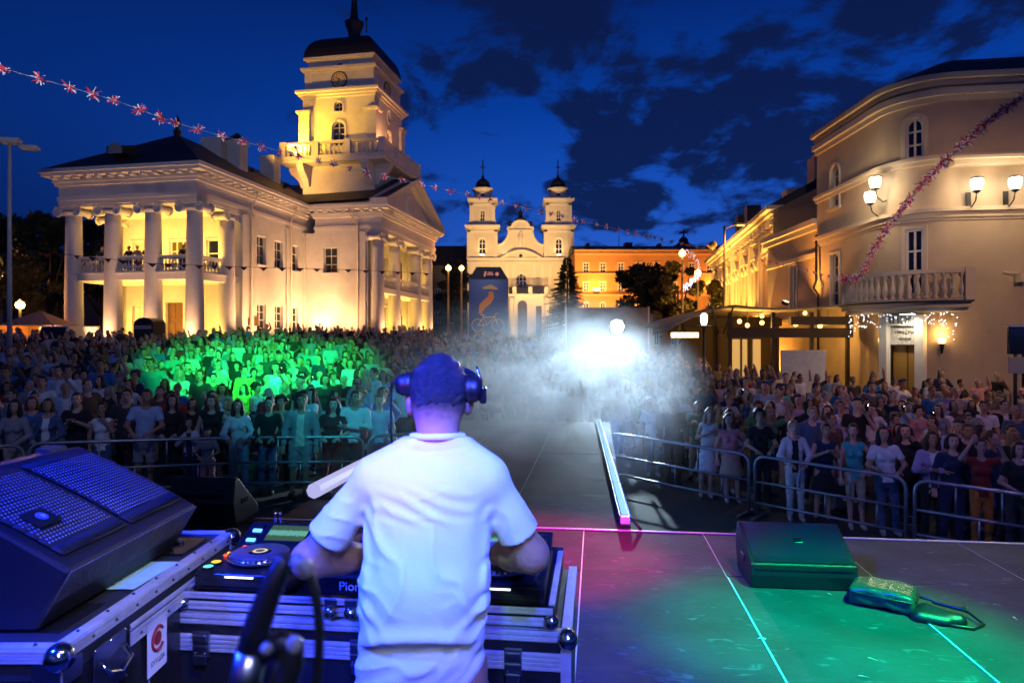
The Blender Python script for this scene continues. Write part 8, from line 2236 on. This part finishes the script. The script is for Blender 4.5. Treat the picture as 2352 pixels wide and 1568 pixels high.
def build_smoke():
    b = MB(); b.ball((0, 0, 0), 1.0, 24); o = b.build('smoke', None or mat('unused_placeholder', (.5, .5, .5)), None)
    o.data.materials.clear()
    o.location = (.95, 12.8, 2.1); o.scale = (2.8, 8.6, 1.85); o.rotation_euler = (0, 0, -R(14))
    m = bpy.data.materials.new('stage_smoke'); m.use_nodes = True; t = m.node_tree; t.nodes.clear()
    out = t.nodes.new('ShaderNodeOutputMaterial'); v = t.nodes.new('ShaderNodeVolumePrincipled'); t.links.new(v.outputs[0], out.inputs['Volume'])
    v.inputs['Color'].default_value = (.92, .96, 1.0, 1); v.inputs['Anisotropy'].default_value = .45
    c = t.nodes.new('ShaderNodeTexCoord'); ln = t.nodes.new('ShaderNodeVectorMath'); ln.operation = 'LENGTH'; t.links.new(c.outputs['Object'], ln.inputs[0])
    fr = t.nodes.new('ShaderNodeMapRange'); fr.interpolation_type = 'SMOOTHSTEP'; t.links.new(ln.outputs['Value'], fr.inputs['Value']); fr.inputs['From Min'].default_value = 1.0; fr.inputs['From Max'].default_value = .25
    n = t.nodes.new('ShaderNodeTexNoise'); n.inputs['Scale'].default_value = 2.1; n.inputs['Detail'].default_value = 5; n.inputs['Roughness'].default_value = .6; n.inputs['Distortion'].default_value = 1.1; t.links.new(c.outputs['Object'], n.inputs['Vector'])
    mr = t.nodes.new('ShaderNodeMapRange'); t.links.new(n.outputs['Fac'], mr.inputs['Value']); mr.inputs['From Min'].default_value = .40; mr.inputs['From Max'].default_value = .66; mr.inputs['To Max'].default_value = .40; mr.inputs['To Min'].default_value = .03
    ml = t.nodes.new('ShaderNodeMath'); ml.operation = 'MULTIPLY'; t.links.new(fr.outputs[0], ml.inputs[0]); t.links.new(mr.outputs[0], ml.inputs[1]); t.links.new(ml.outputs[0], v.inputs['Density'])
    o.data.materials.append(m); tag(o, 'drifting white stage smoke lit by the beam lamp', 'smoke', kind='stuff')
build_smoke()

# ------------------------------------------------------------------ coloured stage lamps on the truss above and behind the performer
def stage_lamp(loc, target, energy, col, angle, blend, label, size=.12):
    o = empty('stage_spotlight', loc, 0, label, 'spotlight', 'spotlights of the stage rig')
    q = (Vector(target) - Vector(loc)).normalized(); e = q.to_track_quat('-Z', 'Y').to_euler()
    MB().lathe([(.13, -.02), (.14, .0), (.14, .30), (.09, .38)], 16).build('can', M_black, o, rot=e)
    MB().lathe([(.12, -.025), (.118, -.03)], 16).build('lens', emat('lens_' + label.split()[0], col, 4), o, rot=e)
    l = light('lamp', 'SPOT', tuple(q * .08), energy, col, o, None, size, angle, blend); l.rotation_euler = e
stage_lamp((-1.5, 4.0, 8.2), (-7.5, 20.8, 2.6), 54000, (.01, 1, .18), 24, .9, 'green spotlight aimed at the crowd before the town hall flank')
stage_lamp((-.5, 4.2, 8.0), (-3.8, 14.6, 1.8), 3000, (.02, .55, .70), 28, .9, 'cyan spotlight aimed at the crowd beside the runway')
stage_lamp((-3.6, 3.6, 8.0), (-9.5, 14.5, 2.0), 400, (.55, .55, 1.0), 46, .8, 'pale violet spotlight aimed at the left crowd')
stage_lamp((3.4, 3.6, 8.0), (8.0, 11.0, 1.2), 480, (.45, .30, 1.0), 44, .8, 'violet spotlight aimed at the right crowd')
stage_lamp((3.0, 3.6, 8.2), (9.0, 16.5, 1.2), 620, (1.0, .42, .36), 34, .8, 'rose spotlight aimed at the right rear crowd')
stage_lamp((-4.0, .2, 6.4), (-1.25, 2.2, 2.3), 9000, (.006, .03, 1.0), 58, .6, 'blue spotlight aimed at the left flight case')
stage_lamp((.6, -1.6, 6.6), (-.55, 2.6, 2.2), 3600, (.02, .04, 1.0), 30, .7, 'deep blue spotlight on the decks and the head of the performer')
stage_lamp((.9, .4, 5.6), (-1.1, 2.1, 2.15), 420, (.95, .95, 1.0), 13, .8, 'white spotlight on the edge of the tall flight case')
stage_lamp((-.6, -2.6, 6.2), (-.22, 1.85, 2.66), 900, (.32, .93, 1.0), 8.5, .9, 'ice-blue spotlight on the shoulders of the performer')
stage_lamp((.9, -2.6, 5.2), (-.3, 1.9, 2.1), 430, (.60, .64, 1.0), 32, .7, 'lavender spotlight on the back of the performer')
stage_lamp((-1.7, -1.2, 3.3), (-.28, 1.9, 2.70), 260, (.95, .05, .85), 9, .8, 'magenta spotlight on the neck of the performer')
stage_lamp((1.6, 1.4, 7.6), (.25, 5.7, 1.25), 12000, (1.0, .005, .10), 18, .8, 'crimson spotlight on the deck right of the performer')
stage_lamp((1.0, .8, 7.4), (.85, 3.5, 1.25), 1600, (.06, .02, 1.0), 26, .8, 'indigo spotlight on the middle of the deck')
stage_lamp((2.2, 1.4, 7.6), (1.25, 5.9, 1.25), 2600, (1.0, .01, .25), 16, .9, 'rose red spotlight along the stage front edge')
stage_lamp((3.4, 1.8, 7.4), (2.05, 3.95, 1.25), 13000, (.0, 1.0, .28), 24, 1.0, 'emerald spotlight on the deck beside the bag')
stage_lamp((4.6, 2.8, 7.6), (3.7, 5.1, 1.25), 1000, (1.0, .80, .62), 28, .8, 'soft white spotlight on the right end of the deck')
stage_lamp((1.8, 2.2, 7.6), (1.35, 6.0, 1.25), 420, (1.0, .40, .08), 12, .9, 'amber spotlight near the stage front edge')
stage_lamp((-2.0, .5, 5.5), (-7.0, 12.0, 8.2), 5200, (1.0, .92, .95), 40, .8, 'white spotlight skimming the flag garland on the town hall side')
stage_lamp((3.0, .5, 5.5), (9.5, 17.5, 6.6), 5500, (1.0, .80, .80), 17, .8, 'white spotlight skimming the flag garland on the balcony side')
stage_lamp((-.25, -2.2, 5.6), (-.21, 1.95, 2.90), 9000, (.01, .02, 1.0), 4.6, .7, 'royal blue spotlight on the hair of the performer')
stage_lamp((-1.0, .5, 5.6), (-.5, 24.0, 8.3), 9000, (1.0, .92, .95), 26, .8, 'white spotlight skimming the flag garland over the runway')

# ------------------------------------------------------------------ unseen lamp added to warm the corner building and crowd; phones held up
def build_side_lamp():
    x, y = 18.6, 14.5; g = ground_z(x, y); p = empty('street_lamp', (x, y, g), 0, 'unseen added lamp warming the corner building, beyond the sign post', 'street lamp')
    MB().tube([(0, 0, 0), (0, 0, 4.5), (0, 0, 9.0)], [.10, .08, .06], 10).build('pole', M_black, p); MB().tube([(0, 0, 8.8), (-.6, .3, 9.2), (-1.1, .5, 9.2)], .04, 8).build('arm', M_black, p)
    MB().box(-1.25, .55, 9.2, .5, .25, .12).build('lamp_head', M_black, p); MB().box(-1.25, .55, 9.13, .42, .2, .02).build('lens', emat('sodium_lens', (1, .5, .1), 8), p)
    light('lamp', 'SPOT', (-1.25, .55, 9.08), 1900, (1.0, .56, .30), p, target=(-3.0, 8.5, 3.0), size=.25, angle=125, blend=.7)
build_side_lamp()
def build_phones():
    rnd = random.Random(8); n = 0
    for o in [q for q in scene.objects if q.name.startswith('person') and q.parent is None and q.data.name.startswith('person')]:
        if n >= 9: break
        if rnd.random() < .4: continue
        if o.location.y < 13.5 or o.location.y > 24 or o.data not in (BODY.get((0, 'phone', 0)), BODY.get((1, 'phone', 0)), BODY.get((0, 'phone', 1)), BODY.get((1, 'phone', 1))) : continue
        M_ = o.matrix_basis; p = M_ @ Vector((.05, -.34, 1.60)); n += 1
        h = empty('phone', tuple(p), o.rotation_euler.z, 'phone held up with its small light on, by the ' + ('person ' + o['label'].split(' with ')[1] if ' with ' in o['label'] else 'raised hand of someone in the crowd'), 'phone', 'phones held up in the crowd')
        h['label'] = ' '.join(h['label'].split()[:16]).rstrip(',')
        MB().box(0, 0, 0, .075, .010, .15).build('phone_body', M_plate, h, bevel=.004)
        MB().box(0, .0065, 0, .066, .002, .13).build('screen', emat('phone_screen_glow', (.65, .8, 1), 2.0), h); MB().ball((.022, -.007, .055), .006, 8).build('flash_light', emat('phone_flash', (1, .97, .9), 14), h)
build_phones()

# ------------------------------------------------------------------ flag garlands
M_fr = mat('flag_red', (.55, .02, .03), .7, emit=(.6, .03, .04), estr=.0); M_fw = mat('flag_white', (.75, .75, .78), .7); M_fb = mat('flag_blue', (.03, .06, .35), .7)
def rosette_mesh(seed):
    """a crumpled tinsel-cut flag: red cross, white and blue strips fanning out"""
    r = random.Random(seed); V = []; Fc = []; mi = []
    n = 18
    for k in range(n):
        a = 2 * PI * k / n + r.uniform(-.15, .15); L = r.uniform(.085, .16); w = .013; bend = r.uniform(-.06, .06); up = r.uniform(-.05, .05)
        dx, dz = math.cos(a), math.sin(a); o = len(V)
        for t in (0, .35, .7, 1.0):
            c = Vector((dx * L * t, bend * t * t + up * t, dz * L * t * .8)); s = Vector((-dz, .2, dx)) * w * (1 - .4 * t)
            V += [tuple(c - s), tuple(c + s)]
        m = (0, 1, 0, 1, 2, 0)[k % 6]
        for q in range(3): Fc.append((o + q * 2, o + q * 2 + 1, o + q * 2 + 3, o + q * 2 + 2)); mi.append(m if not (q == 2 and m == 2) else 1)
    for s in (-1, 1):
        o = len(V); V += [(-.045, .004 * s, -.03), (.045, .004 * s, -.03), (.045, .004 * s, .035), (-.045, .004 * s, .035)]; Fc.append((o, o + 1, o + 2, o + 3)); mi.append(0)
    me = bpy.data.meshes.new('flag'); me.from_pydata(V, [], Fc)
    for m in (M_fr, M_fw, M_fb): me.materials.append(m)
    me.polygons.foreach_set('material_index', mi); return me
ROS = [rosette_mesh(i) for i in range(6)]
def garland(pts, label, flags, scale=1.0, name='flag_garland'):
    """pts: (vx, vy, depth) along the string; flags: fractions along it"""
    W = [Vector(px(*p)) for p in pts]
    def cat(t):
        t = min(max(t, 0), .99999) * (len(W) - 1); i = int(t); f = t - i
        p0, p1, p2, p3 = W[max(0, i - 1)], W[i], W[i + 1], W[min(len(W) - 1, i + 2)]
        return .5 * ((2 * p1) + (p2 - p0) * f + (2 * p0 - 5 * p1 + 4 * p2 - p3) * f * f + (3 * p1 - p0 - 3 * p2 + p3) * f ** 3)
    root = empty(name, tuple(W[0]), 0, label, 'garland', 'flag garlands over the square')
    n = 90
    MB().tube([tuple(cat(i / n) - W[0]) for i in range(n + 1)], .006, 5).build('string', mat('silvery_string', (.45, .55, .7), .3, metal=.3), root)
    r = random.Random(len(flags))
    for k, t in enumerate(flags):
        p = cat(t) - W[0]; s = scale * r.uniform(.8, 1.15)
        o = shared('flag', ROS[k % 6], root, tuple(p), (r.uniform(-.5, .5), r.uniform(0, 6.28), r.uniform(-.8, .8)), (s, s, s))
P1 = [(-120, 120, 10.4), (0, 155, 11.0), (257, 228, 12.6), (410, 283, 13.8), (600, 335, 15.5), (830, 392, 18), (1100, 452, 22), (1330, 505, 27), (1520, 549, 33), (1645, 576, 38)]
garland(P1, 'long garland of red, white and blue flags crossing the sky before the town hall', [1 / 9 * x for x in (1.03, 1.36, 1.6, 1.8, 2.02, 2.40, 2.74, 2.95, 3.25, 3.55, 3.8, 4.0, 4.2, 4.4, 4.6, 4.75, 4.9, 5.05, 5.2, 5.35, 5.5, 5.62, 5.75, 5.9, 6.0, 6.1, 6.22, 6.35, 6.45, 6.6, 6.7, 6.82, 6.95, 7.05, 7.2, 7.3, 7.42, 7.55, 7.65, 7.8, 7.9, 8.0, 8.15, 8.3, 8.4, 8.55, 8.7, 8.85, 8.95)], 1.0)
P2 = [(2440, 165, 13.6), (2352, 220, 14.5), (2240, 305, 16), (2130, 410, 18), (2060, 495, 19.5), (2010, 570, 21), (1975, 632, 22.4), (1935, 640, 22.8)]
garland(P2, 'dense garland of red flags sagging to the rounded balcony', [i / 58 for i in range(3, 58)], 1.25)
P3 = [(1664, 560, 42), (1735, 592, 38), (1800, 608, 34), (1870, 625, 29), (1932, 640, 24.5)]
garland(P3, 'thin flag string from the ochre street lamp to the balcony', [i / 16 for i in range(1, 16)], .8)
P4 = [(1664, 560, 42), (1800, 640, 37), (1900, 655, 33)]
# small triangular pennants across the town hall front
tri = MB(); tri.add([(-.11, 0, 0), (.11, 0, 0), (0, .01, -.13)], [(0, 1, 2)]); 
def pennants():
    W = [px(*p) for p in ((-60, 577, 33), (140, 582, 34), (350, 604, 36), (560, 612, 38), (800, 618, 44), (1010, 628, 52))]
    root = empty('pennant_string', W[0], 0, 'thin string of small dark triangular pennants across the town hall front', 'garland', 'flag garlands over the square')
    pts = []
    for i in range(len(W) - 1):
        for q in range(12): t = q / 12; pts.append(tuple(W[i][k] + (W[i + 1][k] - W[i][k]) * t - W[0][k] for k in range(3)))
    MB().tube(pts, .012, 5).build('string', M_black, root)
    mm = [tri.mesh('pennant', mat('pennant_navy', (.02, .02, .06), .8)), tri.mesh('pennant', mat('pennant_red', (.25, .02, .03), .8))]
    for k in range(0, len(pts), 1):
        if k % 2 == 0: shared('pennant', mm[k // 2 % 2], root, pts[k], (0, 0, random.Random(k).uniform(-.5, .5)), (2.2, 2.2, 1.6))
pennants()
